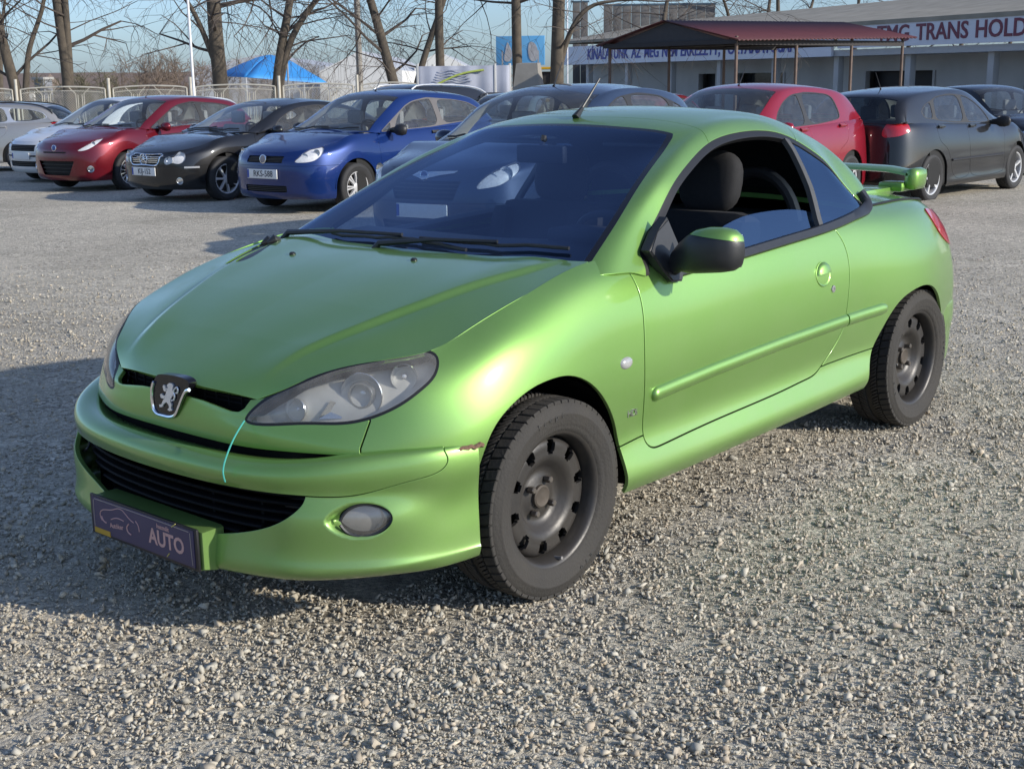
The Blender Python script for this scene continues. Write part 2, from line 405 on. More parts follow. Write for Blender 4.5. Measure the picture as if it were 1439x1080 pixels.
def steel_rim_mesh(rr, depth_w):
    """pressed steel wheel: rim well, dish with ten windows punched through, hub"""
    mb = MB(); y0 = depth_w
    # rim lip and barrel
    mb.lathe([(rr - .002, y0 - .012), (rr + .004, y0 - .004), (rr + .007, y0 + .001), (rr + .004, y0 + .004), (rr - .004, y0 + .002), (rr - .010, y0 - .006), (rr - .014, y0 - .020), (rr - .018, y0 - .045), (rr - .020, y0 - .075), (rr - .024, y0 - .16)], 72)
    # dish with windows
    prof = [(rr - .017, y0 - .058), (rr - .022, y0 - .046), (rr - .028, y0 - .036), (rr - .036, y0 - .031), (rr - .045, y0 - .029), (rr - .054, y0 - .029), (rr - .063, y0 - .030), (rr - .071, y0 - .029), (rr - .083, y0 - .031), (rr - .096, y0 - .041), (rr - .108, y0 - .056), (rr - .120, y0 - .066), (rr - .132, y0 - .068), (.060, y0 - .064), (.040, y0 - .060), (.033, y0 - .058), (.031, y0 - .066), (.012, y0 - .068), (.0, y0 - .068)]
    n = 160; V = []; F = []; p = len(prof)
    for k in range(n):
        a = 2 * math.pi * k / n
        for r, y in prof: V.append((r * math.cos(a), y, r * math.sin(a)))
    hole = lambda k, j: (k % 16) in (5, 6, 7, 8, 9, 10) and j in (3, 4, 5) or (k % 16) in (6, 7, 8, 9) and j in (2, 6)
    for k in range(n):
        for j in range(p - 1):
            if hole(k, j): continue
            k2 = (k + 1) % n; F.append((k * p + j, k * p + j + 1, k2 * p + j + 1, k2 * p + j))
    # window edges turned inwards
    o = len(V); edge = {}
    for f in F:
        for q in range(4):
            e = (f[q], f[(q + 1) % 4]); edge[e] = 1
    rim_edges = [e for e in edge if (e[1], e[0]) not in edge and 0 < e[0] % p < p - 1 and 0 < e[1] % p < p - 1]
    ids = {}
    for a, b in rim_edges:
        for i in (a, b):
            if i not in ids:
                ids[i] = len(V); v = V[i]; V.append((v[0] * 1.0, v[1] - .012, v[2] * 1.0))
        F.append((b, a, ids[a], ids[b]))
    mb.add(V, F)
    return mesh_from(mb.V, mb.F, True, 50)
def alloy_mesh(rr, y0, spokes=7, sw=.05, twin=False):
    mb = MB()
    mb.lathe([(rr - .004, y0 - .02), (rr + .006, y0 - .002), (rr + .004, y0 + .003), (rr - .008, y0 + .001), (rr - .016, y0 - .008), (rr - .020, y0 - .05), (rr - .022, y0 - .15)], 56)
    mb.lathe([(.058, y0 - .03), (.055, y0 - .012), (.045, y0 - .008), (.0, y0 - .006)], 24)
    for k in range(spokes):
        a = 2 * math.pi * (k + .5) / spokes
        for off in ((-1, 1) if twin else (0,)):
            a2 = a + off * .5 * 2 * math.pi / spokes * .28
            c, s = math.cos(a2), math.sin(a2); t = (-s, c)
            V = []
            for r, wd, yy, th in ((.03, sw * .55, y0 - .012, .03), (.07, sw * .45, y0 - .010, .03), (rr * .62, sw * .46, y0 - .006, .028), (rr - .012, sw * .62, y0 - .006, .03)):
                for (dw, dy) in ((-1, -th), (-.8, 0), (.8, 0), (1, -th)):
                    V.append((r * c + t[0] * dw * wd / 2, yy + dy, r * s + t[1] * dw * wd / 2))
            F = []
            for i in range(3):
                for q in range(3): F.append((i * 4 + q, i * 4 + q + 1, i * 4 + 5 + q, i * 4 + 4 + q))
            mb.add(V, F); 
    return mesh_from(mb.V, mb.F, True, 30)
# ---------------------------------------------------------------- the green coupe: smooth master surfaces (metres; front axle at x=0, nose towards +x, its left side at +y)
def green_sheets():
    # body skirt: nose, fenders, doors, quarters. each station runs from the hood edge / belt / deck edge down to the sill
    S = []
    Zs = lambda x, rows: [(x if len(r) == 2 else r[0], r[-2], r[-1]) for r in rows]
    S.append([(.722, 0, .668), (.730, 0, .642), (.735, 0, .610), (.738, 0, .575), (.734, 0, .52), (.72, 0, .42), (.71, 0, .33), (.70, 0, .27), (.69, 0, .23)])
    S.append([(.712, .15, .660), (.724, .15, .637), (.731, .15, .607), (.735, .15, .573), (.731, .15, .52), (.71, .15, .42), (.70, .15, .33), (.69, .15, .27), (.68, .15, .23)])
    S.append([(.678, .32, .651), (.703, .316, .626), (.712, .314, .600), (.720, .314, .570), (.715, .314, .52), (.69, .31, .42), (.68, .31, .33), (.67, .31, .27), (.66, .31, .23)])
    S.append([(.605, .445, .712), (.640, .452, .655), (.652, .452, .602), (.667, .456, .562), (.663, .458, .51), (.64, .45, .42), (.63, .45, .33), (.62, .44, .27), (.61, .44, .23)])
    S.append([(.490, .560, .751), (.540, .583, .690), (.568, .590, .620), (.590, .598, .553), (.588, .600, .50), (.56, .59, .41), (.55, .58, .33), (.54, .58, .27), (.53, .57, .23)])
    S.append([(.379, .662, .773), (.428, .692, .715), (.462, .712, .640), (.480, .722, .555), (.480, .725, .48), (.46, .715, .40), (.45, .71, .33), (.44, .70, .27), (.43, .69, .23)])
    S.append([(.240, .690, .818), (.270, .742, .772), (.300, .778, .705), (.325, .797, .615), (.335, .802, .52), (.335, .785, .42), (.335, .775, .33), (.335, .77, .27), (.335, .76, .23)])
    S.append([(.045, .700, .875), (.040, .752, .836), (.035, .796, .770), (.030, .818, .690), (.025, .828, .60), (.02, .820, .47), (.02, .81, .36), (.02, .80, .28), (.02, .79, .23)])
    S.append(Zs(-.27, [(-.275, .686, .938), (-.27, .742, .893), (.787, .800), (.806, .690), (.812, .58), (.804, .46), (.806, .375), (.824, .285), (.806, .238)]))
    S.append(Zs(-.60, [(.722, .925), (.758, .870), (.789, .780), (.803, .680), (.805, .57), (.793, .45), (.800, .365), (.824, .282), (.806, .236)]))
    S.append(Zs(-1.05, [(.738, .915), (.770, .865), (.795, .775), (.806, .675), (.806, .57), (.794, .455), (.801, .372), (.826, .290), (.808, .246)]))
    S.append(Zs(-1.50, [(.738, .932), (.772, .875), (.798, .780), (.810, .680), (.810, .57), (.798, .46), (.804, .380), (.828, .300), (.810, .256)]))
    S.append(Zs(-1.90, [(.716, .952), (.765, .895), (.802, .790), (.817, .685), (.818, .57), (.808, .46), (.811, .388), (.830, .310), (.812, .268)]))
    S.append(Zs(-2.40, [(.662, .952), (.735, .902), (.795, .800), (.823, .695), (.833, .59), (.828, .47), (.822, .38), (.815, .32), (.80, .27)]))
    S.append([(-2.70, .622, .936), (-2.71, .682, .890), (-2.73, .738, .795), (-2.74, .770, .690), (-2.75, .780, .58), (-2.75, .778, .47), (-2.75, .77, .38), (-2.75, .765, .32), (-2.75, .755, .27)])
    S.append([(-2.89, .555, .902), (-2.915, .600, .862), (-2.945, .645, .785), (-2.955, .680, .680), (-2.965, .694, .57), (-2.97, .694, .47), (-2.965, .69, .38), (-2.96, .68, .32), (-2.95, .67, .27)])
    S.append([(-2.96, .36, .893), (-2.99, .39, .86), (-3.025, .42, .785), (-3.04, .44, .68), (-3.055, .45, .57), (-3.06, .45, .47), (-3.05, .45, .38), (-3.04, .44, .32), (-3.03, .43, .27)])
    S.append([(-2.98, 0, .893), (-3.01, 0, .86), (-3.045, 0, .785), (-3.06, 0, .68), (-3.075, 0, .57), (-3.08, 0, .47), (-3.07, 0, .38), (-3.06, 0, .32), (-3.05, 0, .27)])
    skirt = grid_sheet(S, 520, 84, mirror_i0=True, mirror_iN=True, flip=True)
    S = np.array(S)
    # hood: rows from the centre line to the skirt's top border
    e = S[:, 0]; ctr = [(.722, .668), (.640, .714), (.55, .752), (.43, .797), (.29, .840), (.10, .887), (-.05, .913), (-.20, .931)]
    edge = [S[2, 0], (.640, .398, .686), S[3, 0], S[4, 0], S[5, 0], S[6, 0], S[7, 0], (-.290, .684, .939)]
    H = []
    for k, ((cx, cz), E) in enumerate(zip(ctr, edge)):
        E = np.array(E); row = []
        for v in (0, .3, .56, .74, .88, 1):
            p = np.array([cx, 0, cz]) * (1 - v) + E * v
            p[0] = cx + (E[0] - cx) * v**(2.2 if k else 1.8)
            p[2] = cz + (E[2] - cz) * v**2.6 + (.006 * math.exp(-((v - .74) / .13)**2)) * min(1, k / 2)
            row.append(p)
        H.append(row)
    hood = grid_sheet(H, 150, 130, mirror_j0=True, flip=True)
    # the centre of the hood stands a step above its flanks
    yc = np.interp(hood.V[:, 0], [-.30, -.10, .20, .40, .55, .70], [.615, .578, .488, .410, .348, .30]); hh = np.interp(hood.V[:, 0], [-.30, -.15, .30, .52, .66], [.000, .011, .015, .011, 0.])
    t = np.clip((hood.V[:, 1] - yc) / .036 + .5, 0, 1); hood.V[:, 2] += hh * (1 - t * t * (3 - 2 * t)) - hh * .3 * np.clip(1 - hood.V[:, 1] / .5, 0, 1)
    q = hood.V.reshape(150, 130, 3); Nn = np.cross(np.gradient(q, axis=0), np.gradient(q, axis=1)); Nn /= np.linalg.norm(Nn, axis=-1, keepdims=True); Nn[:, 0, 1] = 0
    Nn *= np.sign(Nn[..., 2:3]); hood.N = Nn.reshape(-1, 3)
    # rear deck
    D = []
    for cx, cz, E in [(-2.10, .985, (-2.06, .690, .953)), (-2.25, .985, (-2.22, .682, .954)), (-2.45, .982, (-2.42, .659, .951)), (-2.65, .972, (-2.62, .637, .941)), (-2.84, .945, (-2.79, .606, .924)), (-2.98, .893, (-2.90, .570, .900))]:
        E = np.array(E); D.append([(cx + (E[0] - cx) * v**2, E[1] * v, cz + (E[2] - cz) * v**2.6) for v in (0, .35, .65, .85, 1)])
    deck = grid_sheet(D, 60, 60, mirror_j0=True, flip=True)
    # greenhouse: rows go from the centre line over the roof edge and down the side to the belt
    G = []
    #      centre            mid (y~.5 of edge)    screen / roof edge        window top edge          glass mid               belt
    G.append([(-.120, 0, .890), (-.155, .36, .893), (-.240, .700, .905), (-.40, .750, .900), (-.45, .757, .890), (-.48, .760, .880)])
    G.append([(-.330, 0, .990), (-.365, .34, .990), (-.490, .636, 1.030), (-.652, .670, 1.029), (-.655, .725, .965), (-.66, .757, .890)])
    G.append([(-.500, 0, 1.072), (-.530, .315, 1.072), (-.653, .586, 1.107), (-.800, .630, 1.122), (-.803, .704, 1.010), (-.81, .757, .890)])
    G.append([(-.690, 0, 1.160), (-.715, .29, 1.158), (-.825, .536, 1.180), (-.968, .587, 1.192), (-.97, .684, 1.045), (-.975, .757, .893)])
    G.append([(-.880, 0, 1.245), (-.900, .27, 1.241), (-.985, .489, 1.240), (-1.160, .547, 1.250), (-1.165, .666, 1.08), (-1.17, .756, .898)])
    G.append([(-1.040, 0, 1.309), (-1.055, .26, 1.302), (-1.110, .455, 1.288), (-1.357, .532, 1.274), (-1.36, .658, 1.095), (-1.365, .754, .908)])
    G.append([(-1.240, 0, 1.349), (-1.250, .26, 1.340), (-1.320, .435, 1.320), (-1.550, .530, 1.274), (-1.555, .656, 1.10), (-1.56, .752, .918)])
    G.append([(-1.480, 0, 1.362), (-1.490, .26, 1.352), (-1.560, .430, 1.326), (-1.702, .540, 1.250), (-1.705, .658, 1.09), (-1.71, .748, .927)])
    G.append([(-1.720, 0, 1.345), (-1.720, .27, 1.335), (-1.770, .440, 1.305), (-1.831, .562, 1.200), (-1.835, .664, 1.07), (-1.84, .742, .939)])
    G.append([(-2.010, 0, 1.285), (-2.010, .25, 1.272), (-2.030, .455, 1.232), (-1.942, .598, 1.127), (-1.945, .675, 1.04), (-1.95, .732, .950)])
    G.append([(-2.190, 0, 1.195), (-2.180, .28, 1.185), (-2.130, .528, 1.152), (-2.035, .650, 1.018), (-2.035, .690, .985), (-2.03, .715, .955)])
    G.append([(-2.330, 0, 1.075), (-2.310, .31, 1.065), (-2.235, .582, 1.045), (-2.120, .682, .965), (-2.11, .694, .945), (-2.10, .700, .935)])
    G.append([(-2.42, 0, .965), (-2.40, .31, .960), (-2.300, .600, .940), (-2.18, .675, .925), (-2.17, .682, .92), (-2.16, .686, .915)])
    house = grid_sheet(G, 200, 130, mirror_j0=True, flip=True)
    # front bumper
    plan = [(.822, 0), (.812, .20), (.787, .36), (.738, .50), (.668, .605), (.565, .700), (.455, .772), (.340, .806)]
    lev = [(.496, -.100), (.508, -.042), (.497, -.010), (.468, 0), (.437, -.012), (.385, -.020), (.315, -.013), (.262, -.005), (.205, .000), (.180, -.022), (.176, -.075)]
    P2 = np.array(plan); T = np.gradient(P2, axis=0); Nn = np.stack([-T[:, 1], T[:, 0]], 1) * -1; Nn /= np.linalg.norm(Nn, axis=1, keepdims=True); Nn[0] = (1, 0)
    Bn = []
    for k, (p, n) in enumerate(zip(P2, Nn)):
        f = k / (len(P2) - 1); row = []
        for q, (z, o) in enumerate(lev):
            oo = o * (1 if k < 3 else .45) + (.018 if 4 < q < 9 and 3 <= k <= 5 else 0) if q > 3 else o * (1 if k < 6 else .6)
            zz = z + ((.028 * f**2 + .018 * min(1, f * 2)) if q > 7 else 0) + (.034 * min(1, max(0, (f - .35) / .4)) * (1 if q < 3 else .35) if q < 4 else 0)
            row.append((p[0] + n[0] * oo, max(0, p[1] + n[1] * oo) if k else 0, zz))
        Bn.append(row)
    bump = grid_sheet(Bn, 170, 90, mirror_i0=True, flip=True)
    return dict(skirt=skirt, hood=hood, deck=deck, house=house, bump=bump)
def build_green():
    SH = green_sheets(); skirt, hood, deck, house, bump = (SH[k] for k in ('skirt', 'hood', 'deck', 'house', 'bump'))
    root = empty('parked_coupe', (0, 0, 0))
    tag(root, 'lime green coupe with steel wheels and rear spoiler in the foreground', 'car')
    GREEN = paint('green_paint', (.205, .400, .085), flake=.86, rough=.47, coat_rough=.07, dust=.12, flakes=.04, dirtz=(.18, .62, .25))
    BLK = pm('black_trim', (.018, .019, .021), .42, noise=.35, nscale=30, bump=.05, bscale=300)
    RUB = pm('rubber_seal', (.006, .006, .007), .5, noise=.3, nscale=40)
    VOID = pm('dark_cavity', (.006, .006, .006), .8, spec=.1, noise=.2)
    GLOSSB = pm('gloss_black', (.006, .006, .008), .08, noise=.1)
    CHROME = pm('chrome', (.78, .79, .80), .12, metal=1.0, noise=.08, nscale=20)
    ALU = pm('reflector_metal', (.80, .81, .81), .18, metal=.9, noise=.15, nscale=30)
    WIND = glass_mat('windscreen_glass', (.52, .62, .76), ior=2.25, refl=(.48, .62, .90))
    SIDEG = glass_mat('side_glass', (.30, .38, .46), ior=2.5, refl=(.55, .74, 1.0))
    LENS = glass_mat('headlight_lens', (.90, .90, .88), ior=1.45, rough=.03, haze=.20)
    diag = lambda m: np.stack([(m.V[:, 1] - m.V[:, 0]) * .7071, m.V[:, 2]], 1)
    d2 = lambda L: [((y - x) * .7071, z) for x, y, z in L]
    G = .0034
    both = []                                                   # (name, half sheet, material, flange)
    # ---- skirt: headlight opening, arches, doors, seams
    hl = curve(d2([(.716, .312, .598), (.690, .330, .640), (.640, .404, .690), (.556, .496, .738), (.466, .586, .762), (.392, .660, .779), (.366, .690, .762), (.392, .708, .722), (.440, .704, .688), (.488, .680, .655), (.552, .618, .617), (.598, .551, .602), (.655, .448, .597)]), 120, closed=True)
    # keep the pointed inner corner of the lamp
    fr = lambda m: sdf(diag(m), hl)
    nose = skirt.V[:, 0] > .25
    lamp_region = clip(skirt, .25 - skirt.V[:, 0])
    lens = clip(lamp_region, fr(lamp_region) + .007)
    surround = clip(lamp_region, fr(lamp_region)); surround = clip(surround, -.007 - fr(surround))
    archF = curve([(.345, .10), (.345, .30), (.338, .43), (.315, .525), (.268, .592), (.163, .648), (.07, .664), (-.023, .660), (-.120, .622), (-.200, .555), (-.262, .470), (-.290, .400), (-.305, .30), (-.31, .10)], 90)
    archR = curve([(-1.885, .10), (-1.890, .24), (-1.905, .33), (-1.955, .41), (-2.035, .505), (-2.131, .579), (-2.271, .616), (-2.40, .618), (-2.52, .578), (-2.62, .490), (-2.685, .39), (-2.71, .29), (-2.71, .10)], 90)
    aF = lambda m: sdf(XZ(m), archF); aR = lambda m: sdf(XZ(m), archR)
    side = lambda m: np.where(m.V[:, 1] > .45, 0, 9.)
    skirt_c = clip(skirt, .028 - skirt.U[:, 1])
    body = clip(skirt, -np.minimum(np.minimum(aF(skirt), aR(skirt)), np.where(nose, fr(skirt), 9)) + .0)
    # bottom of the nose (hidden behind the bumper) is not needed
    lower_nose = lambda m: np.where(m.V[:, 0] > .36, .528 - m.V[:, 2], np.where(m.V[:, 0] > .30, (.528 - .42 * (1 - (m.V[:, 0] - .30) / .06)) - m.V[:, 2], -1))
    body = clip(body, lower_nose(body)); body = clip(body, .022 - body.U[:, 1])
    # shut lines (side view)
    door_line = curve([(-.405, 1.05), (-.408, .955), (-.416, .90), (-.424, .839), (-.418, .734), (-.411, .604), (-.418, .46), (-.421, .41), (-.428, .372), (-.450, .352), (-.50, .347), (-.799, .359), (-1.261, .375), (-1.42, .384), (-1.510, .393), (-1.575, .420), (-1.64, .465), (-1.699, .535), (-1.725, .648), (-1.742, .778), (-1.727, .859), (-1.697, .918), (-1.66, 1.05)], 220)
    dd = lambda m: sdf(XZ(m), door_line)
    belt = curve([(-.40, .972), (-.48, .958), (-.515, .935), (-.55, .885), (-.60, .862), (-.75, .870), (-1.032, .888), (-1.325, .904), (-1.648, .920), (-1.839, .937), (-1.96, .948), (-2.06, .950), (-2.10, .965), (-2.12, 1.0)], 120)
    bl = lambda m: sdl(XZ(m), belt)                            # travelling rearwards: below is left -> negative
    sgn = np.sign(bl(Sheet(np.array([[-1.2, .8, .5]]), None, None, [])))[0]
    above = lambda m: np.where((m.V[:, 0] < -.42) & (m.V[:, 0] > -2.2), -sgn * bl(m), -1.)
    body = clip(body, above(body))
    sill_line = [(.2, .383), (-.295, .388), (-.405, .394), (-.415, .394), (-1.0, .394), (-1.59, .412), (-1.608, .413), (-2.031, .418), (-2.2, .42)]
    ss = lambda m: sdl(XZ(m), sill_line)
    s2 = np.sign(ss(Sheet(np.array([[-1.2, .8, .2]]), None, None, [])))[0]
    rear_line = [(-2.70, 1.2), (-2.70, 1.0)]
    door, rest = cut(body, dd, G)
    mid = clip(rest, np.maximum(rest.V[:, 0] - .33, -2.30 - rest.V[:, 0]))
    fr_part = clip(rest, .33 - rest.V[:, 0]); bk_part = clip(rest, rest.V[:, 0] + 2.30)
    sill = clip(mid, -(s2 * -ss(mid)) * -1 * -1 + G) if False else clip(mid, -s2 * ss(mid) + G)
    upper = clip(mid, s2 * ss(mid) + G)
    sillA = sill
    frontU = clip(upper, -1.0 - upper.V[:, 0]); rearU = clip(upper, upper.V[:, 0] + 1.0)
    low_fr = clip(fr_part, fr_part.V[:, 2] - 9)
    # vertical seam bar / fender below the lamp
    vs_ = lambda m: sdl(diag(m), d2([(.552, .620, .80), (.552, .620, .613), (.585, .615, .545), (.585, .615, .40)]))
    s3 = np.sign(vs_(Sheet(np.array([[.74, .0, .57]]), None, None, [])))[0]
    bar = clip(fr_part, -s3 * vs_(fr_part) + G); fend_front = clip(fr_part, s3 * vs_(fr_part) + G)
    # upper grille slot in the bar
    slot = curve([(-.2, .634), (.10, .632), (.20, .625), (.262, .618), (.292, .612), (.280, .632), (.268, .655), (.25, .70), (-.2, .70)], 10)
    slot = np.array([(-.3, .634), (.06, .634), (.14, .630), (.21, .622), (.255, .616), (.285, .617), (.300, .628), (.305, .70), (-.3, .72)])
    sl = lambda m: sdf(YZ(m), slot)
    bar = clip(bar, np.where(bar.V[:, 0] > .66, -sl(bar), -1.))
    fender = join(fend_front, frontU)
    # tail lamp on the rear corner
    tl = curve([(-2.640, .896), (-2.74, .893), (-2.86, .880), (-2.945, .845), (-2.99, .79), (-2.99, .725), (-2.88, .725), (-2.79, .745), (-2.715, .777), (-2.668, .812), (-2.645, .855)], 70, closed=True)
    tf = lambda m: np.where(m.V[:, 1] > .5, sdf(XZ(m), tl), 1.)
    tail = clip(bk_part, tf(bk_part) + G); bk_part = clip(bk_part, -tf(bk_part) + .001)
    quarter = join(rearU, bk_part)
    weldx = lambda m, xs: np.array([min(abs(v[0] - x) for x in xs) < .0006 for v in m.V])
    def pair(name, m, mat, flange=.012, skipx=(), label=None, parent=root, off=0):
        out = []
        if off: m = offset(m, off)
        for s, mm in (('l', m), ('r', mirror(m))):
            sk = weldx(mm, skipx) if skipx else None
            out.append(panel(name, mm, mat, parent, flange, sk))
        return out
    pair('front_fender', fender, GREEN, skipx=(.33,))
    doors = pair('door', door, GREEN)
    pair('rear_quarter', quarter, GREEN, skipx=(-2.30,))
    pair('sill', sillA, GREEN)
    panel('front_bar', weld(bar), GREEN, root)
    # ---- hood
    hv = [curve([(.105, -.555), (.06, -.585), (-.12, -.655), (-.155, -.655), (-.155, -.628), (-.12, -.608), (.07, -.535)], 40, closed=True),
          curve([(.118, -.478), (.08, -.510), (-.09, -.583), (-.125, -.584), (-.125, -.555), (-.09, -.535), (.085, -.460)], 40, closed=True)]
    hd = weld(clip(clip(hood, hood.U[:, 1] - 4.966), .012 - clip(hood, hood.U[:, 1] - 4.966).U[:, 0]))
    for poly in hv: hd = clip(hd, -sdf(XY(hd), poly))
    hd = Sheet(hd.V + np.array([0, 0, .0]), hd.N, hd.U, hd.F)
    hood_o = panel('hood', hd, GREEN, root)
    full_hood = weld(hood)
    for poly in hv:
        v = clip(full_hood, sdf(XY(full_hood), poly + (poly - poly.mean(0)) * .12)); v = offset(v, -.005)
        panel('hood_vent', v, BLK, hood_o, 0)
        # raised rear lip of the vent
        k = np.argmin(poly[:, 0]); 
        mb = MB(); c = poly[k]; zz = full_hood.V[np.argmin(((full_hood.V[:, :2] - c)**2).sum(1)), 2]
        mb.tube([(c[0] + .035, c[1] - .004, zz - .004), (c[0] + .012, c[1] + .006, zz + .008), (c[0] - .008, c[1] + .012, zz + .004)], [.005, .016, .008], 10)
        mb.build('vent_lip', BLK, hood_o)
    for x, y in ((-.005, -.335), (-.075, .165)):
        z = full_hood.V[np.argmin(((full_hood.V[:, :2] - (x, y))**2).sum(1)), 2]
        mb = MB(); mb.tube([(x, y, z - .004), (x, y, z + .004), (x, y, z + .008)], [.011, .011, .006], 12); mb.build('washer_nozzle', BLK, hood_o)
    # ---- lamps
    for s, mm in (('l', lens), ('r', mirror(lens))):
        lamp = panel('headlight', offset(mm, .001), LENS, root, 0)
        sur = surround if s == 'l' else mirror(surround)
        panel('lamp_seal', sur, RUB, lamp, .02)
        yy = 1 if s == 'l' else -1
        bucket = offset(clip(lamp_region, fr(lamp_region)), -.046); bucket = bucket if s == 'l' else mirror(bucket)
        panel('lamp_housing', bucket, pm('lamp_grey', (.50, .50, .48), .35, metal=.0, noise=.25, nscale=22), lamp, 0)
        lr0 = clip(lamp_region, fr(lamp_region) + .003); w = flanged(lr0, .06, .0005); n0_ = len(lr0.V)
        edge_only = Sheet(w.V, w.N, w.U, [f for f in w.F if max(f) >= n0_]); edge_only = edge_only if s == 'l' else mirror(edge_only)
        link('lamp_wall', sheet_mesh(Sheet(edge_only.V, -edge_only.N, edge_only.U, edge_only.F)), pm('lamp_wall_grey', (.60, .58, .54), .4, metal=.2, noise=.2, nscale=18), lamp)
        for (cx, cy, cz, r, dx, dy, dz) in ((.530, .560, .668, .060, 1, .45, .06), (.640, .420, .628, .032, 1, .25, .05), (.445, .640, .712, .036, 1, .9, .1)):
            dv = Vector((dx, dy * yy, dz)).normalized(); c = Vector((cx, cy * yy, cz)) - dv * .012
            q = Vector((0, 1, 0)).rotation_difference(dv).to_matrix().to_4x4(); M = Matrix.Translation(c) @ q
            mb = MB(); mb.lathe([(r, 0), (r * .97, .002), (r * .93, -.006), (r * .8, -.022), (r * .55, -.036), (r * .25, -.044), (0, -.046)], 36, M); mb.build('reflector', ALU, lamp)
            mb = MB(); mb.lathe([(r * .22, -.045), (r * .22, -.02), (r * .16, -.010), (0, -.008)], 16, M); mb.build('bulb', pm('bulb_glass', (.75, .76, .78), .1, metal=.4, noise=.1), lamp)
            if r > .05:
                mb = MB(); mb.lathe([(r * .62, -.012), (r * .62, .002), (r * .57, .008), (r * .50, .008), (r * .50, -.010)], 36, M); mb.build('projector_ring', pm('lamp_ring', (.45, .46, .47), .25, metal=.9, noise=.15), lamp)
        # facets between the bowls
        mb = MB(); 
        P = [(.598, .470, .605), (.560, .520, .606), (.570, .490, .652), (.545, .512, .640)]
        mb.add([(x, y * yy, z) for x, y, z in P], [(0, 1, 3, 2)]); mb.build('facet', CHROME, lamp, smooth=False)
    for s, mm in (('l', tail), ('r', mirror(tail))):
        panel('tail_lamp', offset(mm, .006), pm('tail_red', (.55, .015, .03), .12, coat=1.0, noise=.25, nscale=30), root, .02)
    # ---- front bumper
    strip_poly = np.vstack([curve(d2([(.83, -.3, .436), (.82, 0, .437), (.785, .36, .436), (.712, .537, .435), (.625, .641, .437), (.536, .720, .463), (.477, .761, .477), (.446, .778, .492), (.434, .782, .512), (.440, .775, .536)]), 80), [(.24, .62), (-.9, .62), (-.9, .436)]])
    sp = lambda m: sdf(diag(m), strip_poly)
    strip, low = cut(bump, sp, .0028)
    grille = np.array([(-.4, .50), (-.4, .285), (.15, .283), (.23, .288), (.325, .305), (.42, .333), (.492, .367), (.525, .395), (.538, .418), (.539, .445), (.53, .50)])
    gr = lambda m: np.where(m.V[:, 0] > .55, sdf(YZ(m), np.vstack([curve(grille[1:10], 60), grille[10:], grille[:1]])), 1.)
    low = clip(low, -gr(low))
    fog_c = np.array([-.0, 0])
    fogp = d2([(.668, .614, .372), (.646, .632, .405), (.612, .662, .413), (.575, .698, .397), (.566, .708, .372), (.584, .694, .342), (.622, .662, .328), (.655, .630, .341)])
    fogo = curve(fogp, 50, closed=True); cen = fogo.mean(0)
    fogw = curve(np.array([(cen[0] + (p[0] - cen[0]) * (1.55 if p[0] < cen[0] else 1.08) - .004, cen[1] + (p[1] - cen[1]) * 1.22) for p in fogp]), 60, closed=True)
    ff = lambda m: np.where(m.V[:, 0] > .40, sdf(diag(m), fogw), 1.)
    lower_b = clip(low, -ff(low))
    fogpan = clip(low, ff(low))
    # the recess: push the panel inwards towards the lamp
    w = np.clip(-ff(fogpan) / .030, 0, 1); w = w * w * (3 - 2 * w); rec = Sheet(fogpan.V - fogpan.N * (w * .034)[:, None], fogpan.N.copy(), fogpan.U, fogpan.F)
    bm_n = np.zeros_like(rec.V)
    for f in rec.F:
        a, b, c = rec.V[f[0]], rec.V[f[1]], rec.V[f[2]]; n = np.cross(b - a, c - a)
        for i in f: bm_n[i] += n
    bm_n /= np.linalg.norm(bm_n, axis=1, keepdims=True) + 1e-12
    edgew = np.clip(w * 6, 0, 1)[:, None]; rec.N = bm_n * edgew + rec.N * (1 - edgew)
    fo = lambda m: sdf(diag(m), fogo)
    rec2 = clip(rec, .0 - fo(rec))
    fogl = clip(fogpan, fo(fogpan) + .002)
    bumper_o = panel('front_bumper', weld(lower_b), GREEN, root, .014)
    pair('fog_recess', rec2, GREEN, 0, parent=bumper_o)
    panel('bumper_strip', weld(offset(strip, .003)), GREEN, root, .014)
    for s in (1, -1):
        mm = offset(fogl, -.012) if s > 0 else mirror(offset(fogl, -.012))
        fl = panel('fog_lamp', mm, glass_mat('fog_lens', (.88, .88, .86), ior=1.5, rough=.02, haze=.14), root, 0)
        bk = offset(fogl, -.040); bk = bk if s > 0 else mirror(bk)
        panel('fog_housing', bk, pm('fog_grey', (.34, .33, .32), .3, metal=.5, noise=.3, nscale=30), fl, 0)
        dv = Vector((.9, .5 * s, 0)).normalized(); M = Matrix.Translation(Vector((.600, .650 * s, .372)) - dv * .012) @ Vector((0, 1, 0)).rotation_difference(dv).to_matrix().to_4x4()
        mb = MB(); mb.lathe([(.040, .0), (.036, -.004), (.026, -.016), (.010, -.022), (0, -.022)], 28, M); mb.build('fog_reflector', pm('fog_metal', (.42, .41, .40), .28, metal=.9, noise=.3), fl)
        rim = fogo
        line = []
        for q in list(rim) + [rim[0]]:
            i = np.argmin(((diag(fogpan) - q)**2).sum(1)); line.append(fogpan.V[i] - fogpan.N[i] * .012)
        line = curve(np.array(line)[::4], 60); line = line * np.array([1, s, 1.])
        mb = MB(); mb.tube(line, .0045, 6, caps=False); mb.build('fog_ring', BLK, fl)
    # lower grille: dark cavity, slats
    gi = offset(clip(bump, gr(bump) - .03), -.10); gi = weld(clip(gi, gi.V[:, 2] - .45))
    panel('grille_cavity', gi, VOID, root, 0)
    slat_pts = bump.V[(np.abs(bump.V[:, 2] - .38) < .004)]
    order = slat_pts[np.argsort(slat_pts[:, 1])]
